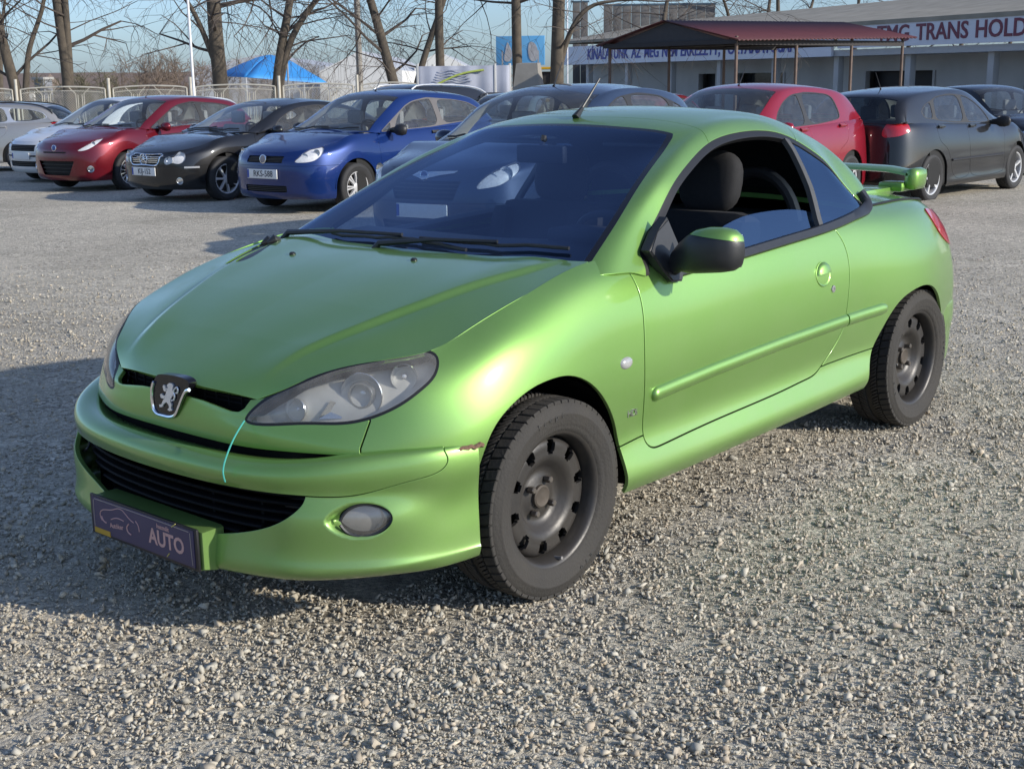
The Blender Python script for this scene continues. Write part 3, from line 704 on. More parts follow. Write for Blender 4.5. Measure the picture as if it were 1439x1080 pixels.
    cb = curve(np.array([(.792, 0, 0), (.782, .20, 0), (.757, .36, 0), (.708, .50, 0), (.672, .55, 0)]), 24)
    cb = np.vstack([(cb * np.array([1, -1, 1]))[::-1][:-1], cb])
    SL = pm('grille_plastic', (.008, .008, .009), .7, noise=.3, nscale=30, spec=.15)
    for k, z in enumerate((.420, .396, .371, .346, .321, .296)):
        half = (.535, .525, .50, .46, .39, .30)[k]; L = cb[np.abs(cb[:, 1]) < half] - np.array([.035, 0, 0]); L = L + np.array([0, 0, z])
        V, F = border_strip(L, np.tile([0, 0, 1.], (len(L), 1)), [(-.018, -.003), (.014, -.004), (.018, 0), (.014, .004), (-.018, .003)])
        link('grille_slat', mesh_from(V, F, True, 40), SL, root)
    for y in (-.36, -.18, .18, .36):
        mb = MB(); mb.box((np.interp(abs(y), [0, .2, .36, .5], [.742, .732, .707, .66]), y, .36), (.012, .010, .15)); mb.build('grille_post', SL, root, smooth=False)
    # small grey radiator pieces and duct panels behind the slats
    for (y, z, w_, h_) in ((-.02, .395, .05, .022), (.055, .392, .02, .026), (-.21, .36, .02, .014), (.02, .318, .11, .016), (-.08, .322, .08, .012)):
        mb = MB(); mb.box((.700, y, z), (.004, w_, h_), bev=.001); mb.build('radiator_piece', pm('radiator_grey', (.16, .16, .17), .5, noise=.5, nscale=60), root)
    for s in (1, -1):
        mb = MB(); mb.box((.66, .44 * s, .365), (.01, .17, .13), bev=.003); mb.build('duct_panel', pm('duct_grey', (.035, .037, .040), .5, noise=.3), root)
    # upper grille
    ug = []
    mb = MB(); L = curve(np.array([(.655, -.30, .632), (.672, -.15, .634), (.678, 0, .636), (.672, .15, .634), (.655, .30, .632)]), 30)
    V, F = border_strip(L, np.tile([0, 0, 1.], (len(L), 1)), [(-.05, -.045), (.0, -.045), (.0, .02), (-.05, .02)]); link('upper_grille_cavity', mesh_from(V, F), VOID, root)
    for dz in (-.006, .008):
        L2 = L + np.array([.008, 0, dz]); mb = MB(); mb.tube(L2, .0028, 6); mb.build('upper_grille_bar', SL, root)
    for y in np.arange(-.30, .31, .05):
        x = np.interp(abs(y), [0, .15, .32], [.690, .684, .668]); mb = MB(); mb.box((x, y, .634), (.004, .003, .032)); mb.build('upper_grille_fin', SL, root, smooth=False)
    # dark gap between the bar and the bumper
    L = curve(np.array([(.690, -.60, .535), (.72, -.35, .542), (.735, 0, .545), (.72, .35, .542), (.60, .56, .538), (.52, .66, .535)]), 40); L[:, 0] -= .02
    V, F = border_strip(np.array([(.55, -.60, .51), (.66, -.44, .51), (.700, -.2, .51), (.705, 0, .51), (.700, .2, .51), (.66, .44, .51), (.55, .60, .51), (.45, .70, .51)]), np.tile([0, 0, 1.], (8, 1)), [(-.05, -.06), (.008, -.06), (.008, .045), (-.05, .045)]); link('bumper_gap', mesh_from(V, F), VOID, root)
    # ---- badge (shield, chrome rim, rampant lion)
    oy = -.030
    shield = [(-.0179, .6748), (.0148, .6839), (.1313, .6804), (.1344, .6699), (.1206, .6502), (.099, .6203), (.0786, .5903), (.0664, .574), (.0371, .5642), (-.0005, .5631), (-.0305, .5661), (-.0433, .5732), (-.0462, .5979), (-.0441, .6257), (-.0345, .6521)]
    Myz = lambda x: Matrix(((0, 0, 1, x), (1, 0, 0, oy), (0, 1, 0, 0), (0, 0, 0, 1)))
    bd = MB(); bd.prism(curve(shield, 60, closed=True).tolist(), .026, Myz(.714)); badge = bd.build('badge', GLOSSB, root, angle=30)
    ch = [(-.0279, .6562), (-.0403, .6308), (-.0432, .603), (-.0395, .5784), (-.0266, .5667), (.0072, .5644), (.0373, .5656), (.062, .5742), (.0754, .5876), (.0905, .6101), (.108, .635), (.1245, .653), (.1373, .658)]
    L = [(.742, y + oy, z) for y, z in curve(ch, 50)]; mb = MB(); mb.tube(L, .0052, 8); mb.build('badge_rim', CHROME, badge)
    lion = [[(.0213, .6174), (.0309, .6346), (.031, .6467), (.0417, .6492), (.0375, .6576), (.0495, .6651), (.0628, .6652), (.0678, .658), (.0622, .6482), (.0658, .6421), (.0615, .6302), (.0516, .622), (.0467, .6123), (.0536, .6021), (.0482, .5945), (.0533, .5872), (.0394, .5832), (.0309, .5863), (.0407, .5933), (.038, .6019), (.029, .6073), (.0155, .6007), (.0067, .5902), (-.005, .5875), (-.0078, .5948), (.0038, .5975), (.0128, .6093)],
            [(.0268, .6371), (.0203, .6389), (.0165, .6505), (.0217, .6557), (.0282, .6544), (.0301, .6457), (.0363, .6421)], [(.021, .6151), (.0032, .616), (.0014, .6257), (.0093, .6291), (.0146, .6236), (.0269, .6263)]]
    mb = MB()
    for P in lion: mb.prism(P, .005, Myz(.7395))
    mb.tube([(.743, y + oy, z) for y, z in curve([(.0508, .6151), (.0647, .6204), (.0689, .6313), (.0657, .6411), (.0729, .652), (.0838, .6572), (.0865, .6496), (.0818, .6409), (.076, .6409)], 24)], .0026, 6)
    mb.build('lion_emblem', pm('lion_silver', (.80, .82, .84), .25, metal=.6, noise=.1), badge, smooth=False)
    # ---- number plate holder and dealer plate
    H_ = [(.845, .312), (.845, .200), (.80, .188), (.77, .20), (.77, .312), (.80, .314)]
    mb = MB(); n = len(H_); ys = [-.262, -.250, .250, .262]; V = []
    for q, y in enumerate(ys):
        k = .92 if q in (0, 3) else 1
        for x, z in H_: V.append((.78 + (x - .78) * k, y, .26 + (z - .26) * k))
    F = [(i * n + j, i * n + (j + 1) % n, (i + 1) * n + (j + 1) % n, (i + 1) * n + j) for i in range(3) for j in range(n)] + [tuple(range(n))[::-1], tuple(3 * n + j for j in range(n))]
    mb.add(V, F); mb.build('plate_holder', GREEN, root, angle=30)
    plate = MB(); plate.box((.851, 0, .260), (.008, .515, .118), bev=.002); pl = plate.build('number_plate', pm('plate_black', (.012, .012, .016), .4, noise=.2), root)
    px_ = .8560
    mb = MB(); mb.box((px_, 0, .262), (.002, .490, .104)); mb.build('plate_face', pm('plate_blue', (.030, .027, .090), .35, noise=.25, nscale=12), pl, smooth=False)
    PK = pm('plate_pink', (.55, .33, .30), .45, noise=.2, nscale=30); TAN = pm('plate_line', (.42, .36, .30), .5, noise=.2)
    def stroke(L, r, mat, name): mb = MB(); mb.tube([(px_ + .0012, y, z) for y, z in curve(L, 16)], r, 5); mb.build(name, mat, pl)
    stroke([(-.232, .308), (-.1, .309), (.05, .309), (.225, .308)], .0010, TAN, 'plate_border'); stroke([(.230, .306), (.232, .26), (.234, .216)], .0010, TAN, 'plate_border'); stroke([(-.236, .305), (-.238, .26), (-.238, .225)], .0010, TAN, 'plate_border')
    stroke([(-.197, .249), (-.206, .262), (-.203, .274), (-.185, .284), (-.143, .292), (-.110, .303), (-.085, .301), (-.060, .286), (-.035, .277)], .0016, PK, 'car_outline')
    stroke([(-.176, .246), (-.190, .250), (-.199, .262)], .0022, PK, 'car_outline'); stroke([(-.150, .262), (-.12, .272), (-.085, .271)], .0016, PK, 'car_outline')
    stroke([(-.060, .268), (-.071, .255), (-.066, .243), (-.052, .238)], .0024, PK, 'car_outline'); stroke([(-.025, .284), (-.013, .272), (-.010, .256)], .0016, PK, 'car_outline')
    MT = Matrix(((0, 0, 1, px_ + .0012), (1, 0, 0, 0), (0, 1, 0, 0), (0, 0, 0, 1)))
    def txt(s, size, y, z, mat, rot=0, bold=0, xs=1.0):
        me = text_mesh(s, size, .0004, bold=bold, xscale=xs); me.transform(MT @ Matrix.Translation((y, z, 0)) @ Matrix.Rotation(rot, 4, 'Z')); return link('plate_lettering', me, mat, pl)
    txt('AUTO', .062, .118, .256, PK, 0, .0016, .95); txt('használt', .018, .105, .293, PK, .0, .0003); txt('Autóker', .020, -.125, .246, PK, .1, .0003); None
    mb = MB(); mb.box((px_ + .001, -.200, .214), (.002, .080, .016)); mb.build('plate_sticker', pm('sticker_yellow', (.45, .28, .02), .5, noise=.2), pl, smooth=False)
    for L in ([(.150, .306), (.168, .318)], [(.118, .214), (.130, .226)]): mb = MB(); mb.tube([(px_ + .002, y, z) for y, z in L], .0014, 5); mb.build('plate_tie', pm('tie_yellow', (.55, .50, .12), .5, noise=.1), pl)
    # ---- greenhouse
    scr = np.vstack([curve([(.10, .78), (-.15, .725), (-.275, .692), (-.49, .637), (-.653, .587), (-.821, .537), (-.960, .495), (-1.045, .468)], 60), curve([(-1.072, .452), (-1.066, .40), (-1.052, .30), (-1.040, .1), (-1.038, 0), (-1.04, -.1)], 20), [(.10, -.10)]])
    top = lambda m: np.where(m.U[:, 1] < 2.75, sdf(XY(m), scr), 1.)
    dlo = np.vstack([curve([(-.500, .945), (-.535, .970), (-.652, 1.030), (-.800, 1.122), (-.968, 1.192), (-1.160, 1.250), (-1.357, 1.274), (-1.550, 1.274), (-1.702, 1.250), (-1.831, 1.200), (-1.942, 1.127), (-2.025, 1.030), (-2.078, .955)], 110), [(-2.09, .80), (-.45, .80)]])
    dl = lambda m: np.where(m.U[:, 1] > 2.3, sdf(XZ(m), dlo), 1.)
    shell = clip(house, -np.minimum(top(house), dl(house)) + .0)
    wind = clip(house, top(house) + .022); wborder = clip(clip(house, top(house) + .002), -top(clip(house, top(house) + .002)) - .022)
    dband = clip(house, dl(house)); sideg = clip(dband, dl(dband) + .021); dband = clip(dband, -dl(dband) - .021)
    # roof seams
    rs1 = curve([(-1.115, 0 - .2), (-1.118, 0), (-1.135, .15), (-1.150, .25), (-1.172, .40), (-1.170, .50), (-1.140, .56), (-1.10, .64), (-1.07, .75)], 60)
    r1 = lambda m: sdl(XY(m), rs1); q1 = np.sign(r1(Sheet(np.array([[-.5, .3, 0]]), None, None, [])))[0]
    rs2 = curve([(-1.86, -.2), (-1.86, 0), (-1.85, .3), (-1.82, .46), (-1.777, .535), (-1.74, .57), (-1.70, .66)], 50)
    r2 = lambda m: sdl(XY(m), rs2); q2 = np.sign(r2(Sheet(np.array([[-1.4, .3, 0]]), None, None, [])))[0]
    header = clip(shell, -q1 * r1(shell) + .0018); rest2 = clip(shell, q1 * r1(shell) + .0018)
    roof = clip(rest2, -q2 * r2(rest2) + .0018); rear = clip(rest2, q2 * r2(rest2) + .0018)
    rw = np.vstack([curve([(-1.90, 0 - .1), (-1.90, .25), (-1.93, .38), (-2.03, .42), (-2.20, .47), (-2.30, .49)], 40), [(-2.42, .49), (-2.42, -.1)]])
    rwf = lambda m: sdf(XY(m), rw)
    rglass = clip(rear, rwf(rear) + .002); rear = clip(rear, -rwf(rear))
    panel('windscreen_frame', weld(header), GREEN, root, .005); panel('roof_panel', weld(roof), GREEN, root, .012)
    panel('headliner', weld(offset(clip(shell, .93 - shell.V[:, 2]), -.018)), pm('headliner_grey', (.022, .023, .025), .9, noise=.2), root, 0); panel('rear_roof', weld(rear), GREEN, root, .02)
    ws = panel('windscreen', weld(wind), WIND, root, 0)
    panel('windscreen_border', weld(wborder), GLOSSB, ws, .006)
    panel('rear_window', weld(rglass), glass_mat('rear_glass', (.55, .6, .62)), root, 0)
    pair('window_seal', offset(dband, -.002), RUB, .02)
    # quarter glass, centre strip, half lowered door glass
    pil = [(-1.672, 1.30), (-1.672, 1.255), (-1.676, 1.20), (-1.652, 1.06), (-1.615, .955), (-1.60, .85)]
    pf = lambda m: sdl(XZ(m), pil); q3 = np.sign(pf(Sheet(np.array([[-1.2, .6, 1.0]]), None, None, [])))[0]
    qg = clip(sideg, q3 * pf(sideg) + .016); dg = clip(sideg, -q3 * pf(sideg) + .014)
    pil_s = clip(clip(sideg, np.abs(pf(sideg)) - .013), -1 + 0 * 1.0) if False else clip(sideg, np.abs(pf(sideg)) - .013)
    pair('window_post', offset(pil_s, .004), pm('post_grey', (.07, .068, .062), .45, noise=.3, nscale=40), .02)
    qg = clip(qg, -qg.V[:, 2] + .93); pair('quarter_glass', offset(qg, -.006), SIDEG, .004)
    gt = curve([(-.70, .85), (-.82, .905), (-.969, .974), (-1.05, .992), (-1.138, 1.004), (-1.25, 1.009), (-1.337, 1.009), (-1.508, 1.000), (-1.60, .985)], 60)
    gtf = lambda m: sdl(XZ(m), gt); q4 = np.sign(gtf(Sheet(np.array([[-1.2, .7, .85]]), None, None, [])))[0]
    dgl = clip(dg, -q4 * gtf(dg)); dgl = clip(dgl, -dgl.V[:, 2] + .90)
    panel('door_glass', offset(dgl, -.016), SIDEG, root, .004)
    dgr = clip(dg, -dg.V[:, 2] + .90); panel('door_glass', mirror(offset(dgr, -.016)), glass_mat('clear_side_glass', (.80, .86, .86)), root, .004)
    # belt strip
    bs = clip(clip(house, .885 - house.V[:, 2] - 1), house.V[:, 2] - 2)
    bpts = curve([(-.62, .770, .874), (-.80, .768, .882), (-1.03, .770, .892), (-1.33, .768, .907), (-1.65, .762, .923), (-1.84, .750, .939), (-1.95, .737, .948), (-2.03, .722, .955), (-2.075, .710, .972), (-2.090, .690, .995), (-2.085, .672, 1.02)], 70)
    for s in (1, -1):
        L = bpts * np.array([1, s, 1]); nr = np.tile([0, s * .86, .5], (len(L), 1))
        hgt = np.interp(np.arange(len(L)), [0, 50, 60, 69], [.018, .019, .024, .016])
        V = []; F = []; pr = [(-.8, -.012), (-1, -.004), (-.8, .005), (.6, .004), (1, -.006), (.8, -.03), (-.6, -.03)]; k = len(pr)
        T = np.gradient(L, axis=0); T /= np.linalg.norm(T, axis=1, keepdims=True)
        for i, p in enumerate(L):
            n_ = nr[i] - T[i] * (nr[i] @ T[i]); n_ /= np.linalg.norm(n_); u_ = np.cross(n_, T[i]); u_ = u_ if u_[2] > 0 or i > 55 else -u_
            if i > 0 and (u_ @ pu) < 0: u_ = -u_
            pu = u_
            for a, b in pr: V.append(p + u_ * a * hgt[i] + n_ * b)
        F = [(i * k + j, i * k + (j + 1) % k, (i + 1) * k + (j + 1) % k, (i + 1) * k + j) for i in range(len(L) - 1) for j in range(k)] + [tuple(range(k)), tuple((len(L) - 1) * k + j for j in range(k))]
        me = mesh_from(V, F, True, 50); bm = bmesh.new(); bm.from_mesh(me); bmesh.ops.recalc_face_normals(bm, faces=bm.faces); bm.to_mesh(me); bm.free()
        link('belt_strip', me, BLK, root)
    # ---- deck, spoiler, rear bumper
    for s in (1, -1):
        L = curve([(-2.09, .690 * s, .958), (-2.22, .682 * s, .958), (-2.42, .659 * s, .955), (-2.62, .637 * s, .945), (-2.79, .606 * s, .928), (-2.89, .563 * s, .905)], 30)
        mb = MB(); mb.tube(L, .0055, 6); mb.build('boot_gap_strip', RUB, root)  # near-black tube puts the dark of the boot lid gap into colour
    dk = clip(deck, deck.U[:, 1] - 3.955); panel('boot_lid', weld(offset(dk, .004)), GREEN, root, .02)
    mb = MB(); sec = [(-.075, .000), (-.060, .010), (-.01, .017), (.040, .014), (.066, .004), (.068, -.006), (.03, -.012), (-.06, -.008)]; L = []
    for y in np.linspace(-.53, .53, 23): L.append((-2.865 - .045 * (1 - (y / .53)**2), y, 1.046 + .006 * (1 - (y / .53)**2) - .012 * max(0, abs(y) / .53 - .8) / .2))
    V = [(q[0] + a_, q[1], q[2] + b_) for q in L for a_, b_ in sec]; k = len(sec)
    F = [(i * k + j, (i + 1) * k + j, (i + 1) * k + (j + 1) % k, i * k + (j + 1) % k) for i in range(22) for j in range(k)]
    spo = mb.add(V, F).build('rear_spoiler', GREEN, root, angle=50)
    for s in (1, -1):
        mb = MB(); mb.box((-2.866, .548 * s, 1.012), (.135, .064, .098), Matrix.Translation((-2.866, .548 * s, 1.012)) @ Matrix.Rotation(-.10 * s, 4, 'X') @ Matrix.Translation((2.866, -.548 * s, -1.012)), bev=.030); mb.build('spoiler_end', GREEN, spo, angle=80)
        mb = MB(); mb.box((-2.63, .36 * s, .962), (.36, .24, .036), bev=.017); mb.box((-2.82, .47 * s, .978), (.10, .12, .045), bev=.02); mb.build('spoiler_foot', GREEN, spo)
    plan = [(-2.62, .778), (-2.78, .765), (-2.93, .715), (-3.03, .60), (-3.09, .40), (-3.11, 0)]
    levs = [(.50, -.03), (.49, .004), (.455, .012), (.40, .012), (.36, .006), (.26, .0), (.20, -.02), (.195, -.08)]
    P2 = np.array(plan); T = np.gradient(P2, axis=0); Nn = np.stack([T[:, 1], -T[:, 0]], 1); Nn /= np.linalg.norm(Nn, axis=1, keepdims=True); Nn[-1] = (-1, 0)
    if Nn[0] @ np.array([0, 1]) < 0: Nn = -Nn; Nn[-1] = (-1, 0)
    R_ = [[(p[0] + n[0] * o, max(0, p[1] + n[1] * o) if i < 5 else 0, z) for z, o in levs] for i, (p, n) in enumerate(zip(P2, Nn))]
    rb = grid_sheet(R_, 60, 40, mirror_iN=True, flip=True); rb = clip(rb, -aR(rb))
    panel('rear_bumper', weld(rb), GREEN, root, .02)
    # ---- door furniture, strips, repeaters
    near = lambda m, x, z: int(np.argmin((m.V[:, 0] - x)**2 + (m.V[:, 2] - z)**2))
    for s, d_o in ((1, doors[0]), (-1, doors[1])):
        for x0, x1, z0, z1, z2, z3, own in ((-.455, -1.712, .516, .560, .510, .563, d_o), (-1.722, -2.035, .558, .560, .566, .568, root)):
            xs = x0 + (x1 - x0) * (.5 - .5 * np.cos(np.linspace(0, math.pi, 36))); V = []; pr = [(-1, -.006), (-.92, .004), (-.6, .013), (0, .016), (.6, .013), (.92, .004), (1, -.006)]; k = len(pr)
            for i, x in enumerate(xs):
                zc = np.interp(x, [-2.035, -1.72, -1.25, -.79, -.455], [.572, .566, .554, .534, .516]); hh = .025
                if own is d_o: hh *= math.sqrt(max(.03, 1 - max(0, 1 - abs(x - x0) / .022)**2))
                else: hh *= math.sqrt(max(.02, 1 - max(0, 1 - abs(x - x1) / .05)**2))
                q = near(skirt, x, zc); b = skirt.V[q]; n_ = skirt.N[q]
                for a, e in pr: V.append((x, s * (np.interp(zc, [0, 1], [b[1], b[1]]) + e * min(1, hh / .02)), zc + a * hh))
            F = [(i * k + j, i * k + j + 1, (i + 1) * k + j + 1, (i + 1) * k + j) for i in range(35) for j in range(k - 1)] + [tuple(range(k))[::-1], tuple(35 * k + j for j in range(k))]
            me = mesh_from(V, F, True, 60); bm = bmesh.new(); bm.from_mesh(me); bmesh.ops.recalc_face_normals(bm, faces=bm.faces)
            bm.to_mesh(me); bm.free(); link('rub_strip', me, GREEN, own)
        # handle: round cup with a half flap
        q = near(skirt, -1.540, .762); c = Vector((-1.540, s * skirt.V[q][1], .762)); n_ = Vector((skirt.N[q][0], s * skirt.N[q][1], skirt.N[q][2]))
        M = Matrix.Translation(c + n_ * .0005) @ Vector((0, 1, 0)).rotation_difference(n_).to_matrix().to_4x4() @ Matrix.Diagonal((1.15, 1, 1.0, 1))
        hr = .044
        mb = MB(); mb.lathe([(hr * 1.06, .0004), (hr, .0012), (hr * .93, -.001), (hr * .7, -.004), (hr * .4, -.007), (0, -.008)], 40, M); hnd = mb.build('handle_cup', GREEN, d_o)
        V = []; F = []; nn = 20
        for i in range(nn + 1):
            a = math.pi * i / nn
            for f_, e in ((1.0, .0005), (.96, .007), (.7, .013), (.35, .016), (0, .017)): V.append(M @ Vector((hr * math.cos(a) * f_, e + .0 * f_, hr * (math.sin(a) * f_) * .95 + .001)))
        for i in range(nn):
            for j in range(4): F.append((i * 5 + j, i * 5 + j + 1, i * 5 + 6 + j, i * 5 + 5 + j))
        me = mesh_from(V, F, True, 60); bm = bmesh.new(); bm.from_mesh(me); bmesh.ops.recalc_face_normals(bm, faces=bm.faces); bm.to_mesh(me); bm.free(); link('door_handle', me, GREEN, d_o)
        q = near(skirt, -1.607, .699); c = Vector((-1.607, s * skirt.V[q][1], .699)); M = Matrix.Translation(c) @ Vector((0, 1, 0)).rotation_difference(Vector((0, s, 0))).to_matrix().to_4x4()
        mb = MB(); mb.lathe([(.014, 0), (.013, .003), (.009, .004), (.004, .0035), (.003, .001), (0, .001)], 20, M); mb.build('door_lock', pm('lock_metal', (.45, .45, .43), .35, metal=.8, noise=.2), d_o)
        q = near(skirt, -.312, .643); c = Vector((-.312, s * skirt.V[q][1], .643)); M = Matrix.Translation(c) @ Vector((0, 1, 0)).rotation_difference(Vector((0, s, 0))).to_matrix().to_4x4()
        mb = MB(); mb.lathe([(.026, 0), (.024, .004), (.017, .008), (.008, .010), (0, .0105)], 24, M @ Matrix.Diagonal((1.2, 1, .72, 1))); mb.build('side_repeater', pm('repeater_lens', (.36, .36, .35), .2, noise=.4, nscale=60, coat=1.0), root)
        me = text_mesh('HDi', .030, .001, bold=.0006); q = near(skirt, -.351, .481)
        me.transform(Matrix.Translation((-.351, s * (skirt.V[q][1] + .002), .481)) @ Matrix(((-s, 0, 0, 0), (0, 0, s, 0), (0, 1, 0, 0), (0, 0, 0, 1)))); link('model_lettering', me, CHROME, root)
        if s > 0: build_green_mirror(root, s, BLK, GREEN, GLOSSB)
    # ---- antenna, wipers, cowl
    ia = np.argmin((house.V[:, 0] + 1.13)**2 + (house.V[:, 1])**2); za = house.V[ia][2]
    mb = MB(); mb.tube([(-1.10, 0, za - .004), (-1.115, 0, za + .010), (-1.14, 0, za + .030)], [.016, .012, .007], 10); mb.tube([(-1.125, 0, za + .018), (-1.18, .0, za + .07), (-1.245, 0, za + .135)], [.0055, .0045, .0035], 8); mb.build('antenna', BLK, root)
    cw = curve([(-.25, -.60, .905), (-.18, -.4, .908), (-.13, 0, .910), (-.18, .4, .908), (-.25, .60, .905)], 40)
    V, F = border_strip(cw, np.tile([0, 0, 1.], (40, 1)), [(-.13, -.012), (.14, -.03), (.14, -.06), (-.13, -.06)]); link('cowl_panel', mesh_from(V, F), BLK, root)
    hs = weld(house)
    def onscreen(x, y, up=.012):
        i = np.argmin((hs.V[:, 0] - x)**2 + (hs.V[:, 1] - y)**2); return tuple(hs.V[i] + hs.N[i] * up)
    for (x0, y0, x1, y1, px0, py0) in ((-.26, -.42, -.235, .24, -.20, -.62), (-.255, .02, -.31, .60, -.17, -.12)):
        wp = MB(); A = np.array([onscreen(x0 + (x1 - x0) * t, y0 + (y1 - y0) * t, .014) for t in np.linspace(0, 1, 12)]); wp.tube(A, .006, 6); wo = wp.build('wiper', BLK, root)
        mid_ = A[6] + np.array([0, 0, .012]); ar = MB(); ar.tube([(px0, py0, .925), (px0 - .01, py0 + .02, .950), tuple((np.array([px0, py0, .955]) + mid_) / 2 + np.array([0, 0, .006])), tuple(mid_)], [.013, .011, .007, .006], 8); ar.build('wiper_arm', BLK, wo)
    # teal string hanging from the lamp, rusty crack over the bumper end
    st = curve([(.728, .326, .604), (.770, .334, .568), (.804, .339, .522), (.818, .342, .488), (.814, .343, .460)], 24); mb = MB(); mb.tube(st, .0022, 6); mb.build('teal_string', pm('teal_cord', (.06, .36, .30), .5, noise=.1), root)
    L = []
    for x in np.linspace(.425, .325, 10):
        q = near(skirt, x, .528 + (.425 - x) * .05); L.append(skirt.V[q] + skirt.N[q] * .002)
    L = np.array(L); mb = MB(); mb.tube(L, [.002, .004, .005, .006, .006, .007, .006, .007, .007, .006], 6); mb.build('rusty_crack', pm('rust', (.10, .05, .03), .9, noise=.7, nscale=60, nmix=(.20, .13, .09), bump=.5, bscale=150), root)
    # ---- dark inner shell, added so the shut lines stay black, wheel wells, underbody
    inner = offset(clip(skirt, -np.minimum(aF(skirt), aR(skirt)) + .01), -.022); inner = clip(inner, np.where(inner.V[:, 0] > .33, .56 - inner.V[:, 2], -1)); inner = clip(inner, np.where(np.abs(inner.V[:, 0] + 1.2) < 1.0, inner.V[:, 2] - .86, -1)); inner = clip(inner, inner.V[:, 0] - .62); inner = clip(inner, np.where(inner.V[:, 0] > .28, fr(inner) * -1 + .03, -1.))
    pair('inner_dark_shell', inner, VOID, 0)
    inh = offset(clip(hood, hood.V[:, 0] - .62), -.03); panel('hood_liner', weld(inh), VOID, root, 0)
    for xw in (0.005, -2.36):
        for s in (1, -1):
            mb = MB(); M = Matrix.Translation((xw, 0, .29)); r_ = .36 if xw > -1 else .385
            V = []; n = 28
            for k in range(n + 1):
                a = .02 + (math.pi - .04) * k / n
                V += [(xw + r_ * math.cos(a), s * .765, .28 + r_ * math.sin(a)), (xw + r_ * .98 * math.cos(a), s * .42, .28 + r_ * .98 * math.sin(a))]
            F = [(2 * k, 2 * k + 1, 2 * k + 3, 2 * k + 2) for k in range(n)] + [tuple(2 * k + 1 for k in range(n + 1))]
            mb.add(V, F); mb.build('wheel_well', VOID, root)
    mb = MB(); mb.box((-1.20, 0, .235), (1.50, 1.42, .06), bev=.02); mb.box((.38, 0, .26), (.56, 1.06, .12), bev=.02); mb.box((-2.75, 0, .32), (.5, 1.2, .14), bev=.02); mb.box((-1.2, 0, .26), (2.9, .80, .10), bev=.02); mb.build('underbody', VOID, root)
    build_green_interior(root)
    # ---- wheels
    RUBBER = pm('tyre_rubber', (.024, .023, .022), .78, noise=.5, nscale=9, nmix=(.052, .047, .040), bump=.25, bscale=120, spec=.3)
    STEEL = pm('steel_wheel', (.022, .022, .023), .42, metal=.2, noise=.6, nscale=10, nmix=(.055, .047, .038), bump=.06, bscale=80)
    tm = tyre_mesh(.296, .200, .190, blocks=58, seg=96); rm = steel_rim_mesh(.199, .078)
    HUB = pm('hub_rust', (.085, .070, .055), .7, metal=.3, noise=.5, nscale=40)
    for (x, y, steer) in ((0, .708, 0), (0, -.708, 0), (-2.442, .700, 0), (-2.442, -.700, 0)):
        s = 1 if y > 0 else -1
        w = bpy.data.objects.new('wheel', tm); COL.objects.link(w); w.parent = root; w.location = (x, y, .293); w.rotation_euler = (0, .7 * (x + y), (0 if s > 0 else math.pi) + FRONT_STEER * (x > -1))
        if not tm.materials: tm.materials.append(RUBBER)
        link('rim', rm, STEEL, w)
        for k in range(4):
            a = math.pi / 4 + k * math.pi / 2 + .3; mb = MB(); c = (.054 * math.cos(a), 0, .054 * math.sin(a)); mb.tube([(c[0], .020, c[2]), (c[0], .038, c[2]), (c[0], .041, c[2])], [.0105, .0105, .008], 6); mb.build('wheel_bolt', pm('bolt_metal', (.16, .14, .12), .5, metal=.7, noise=.4), w)
        mb = MB(); mb.lathe([(.034, .018), (.034, .030), (.029, .033), (.022, .030), (.010, .031), (0, .031)], 24); mb.build('hub', HUB, w)
        mb = MB(); a = -1.2; mb.tube([(.190 * math.cos(a), .055, .190 * math.sin(a)), (.184 * math.cos(a), .085, .184 * math.sin(a))], [.006, .005], 8); mb.build('valve', pm('valve_grey', (.22, .21, .20), .5, noise=.3), w)
        mb = MB(); mb.lathe([(.20, -.05), (.20, -.06), (0, -.06)], 30); mb.lathe([(.13, -.02), (.13, -.03), (.05, -.03)], 30); mb.build('brake_disc', pm('brake_dark', (.02, .018, .016), .6, noise=.4), w)
        for a0, t_ in ((1.9, 'Icept'), (4.7, 'evo')):
            for q, ch_ in enumerate(t_):
                a = a0 - (len(t_) / 2 - q - .5) * .105 * -1 * -1
                me = text_mesh(ch_, .026, .0006); me.transform(Matrix.Rotation(0, 4, 'Y') @ Matrix.Translation((.252 * math.cos(a), .0995, .252 * math.sin(a))) @ Matrix(((-math.sin(a), math.cos(a), 0, 0), (0, 0, 1, 0), (math.cos(a), math.sin(a), 0, 0), (0, 0, 0, 1)))); link('sidewall_lettering', me, pm('tyre_letter', (.040, .039, .037), .7, noise=.2), w)
    return root
FRONT_STEER = 0.0
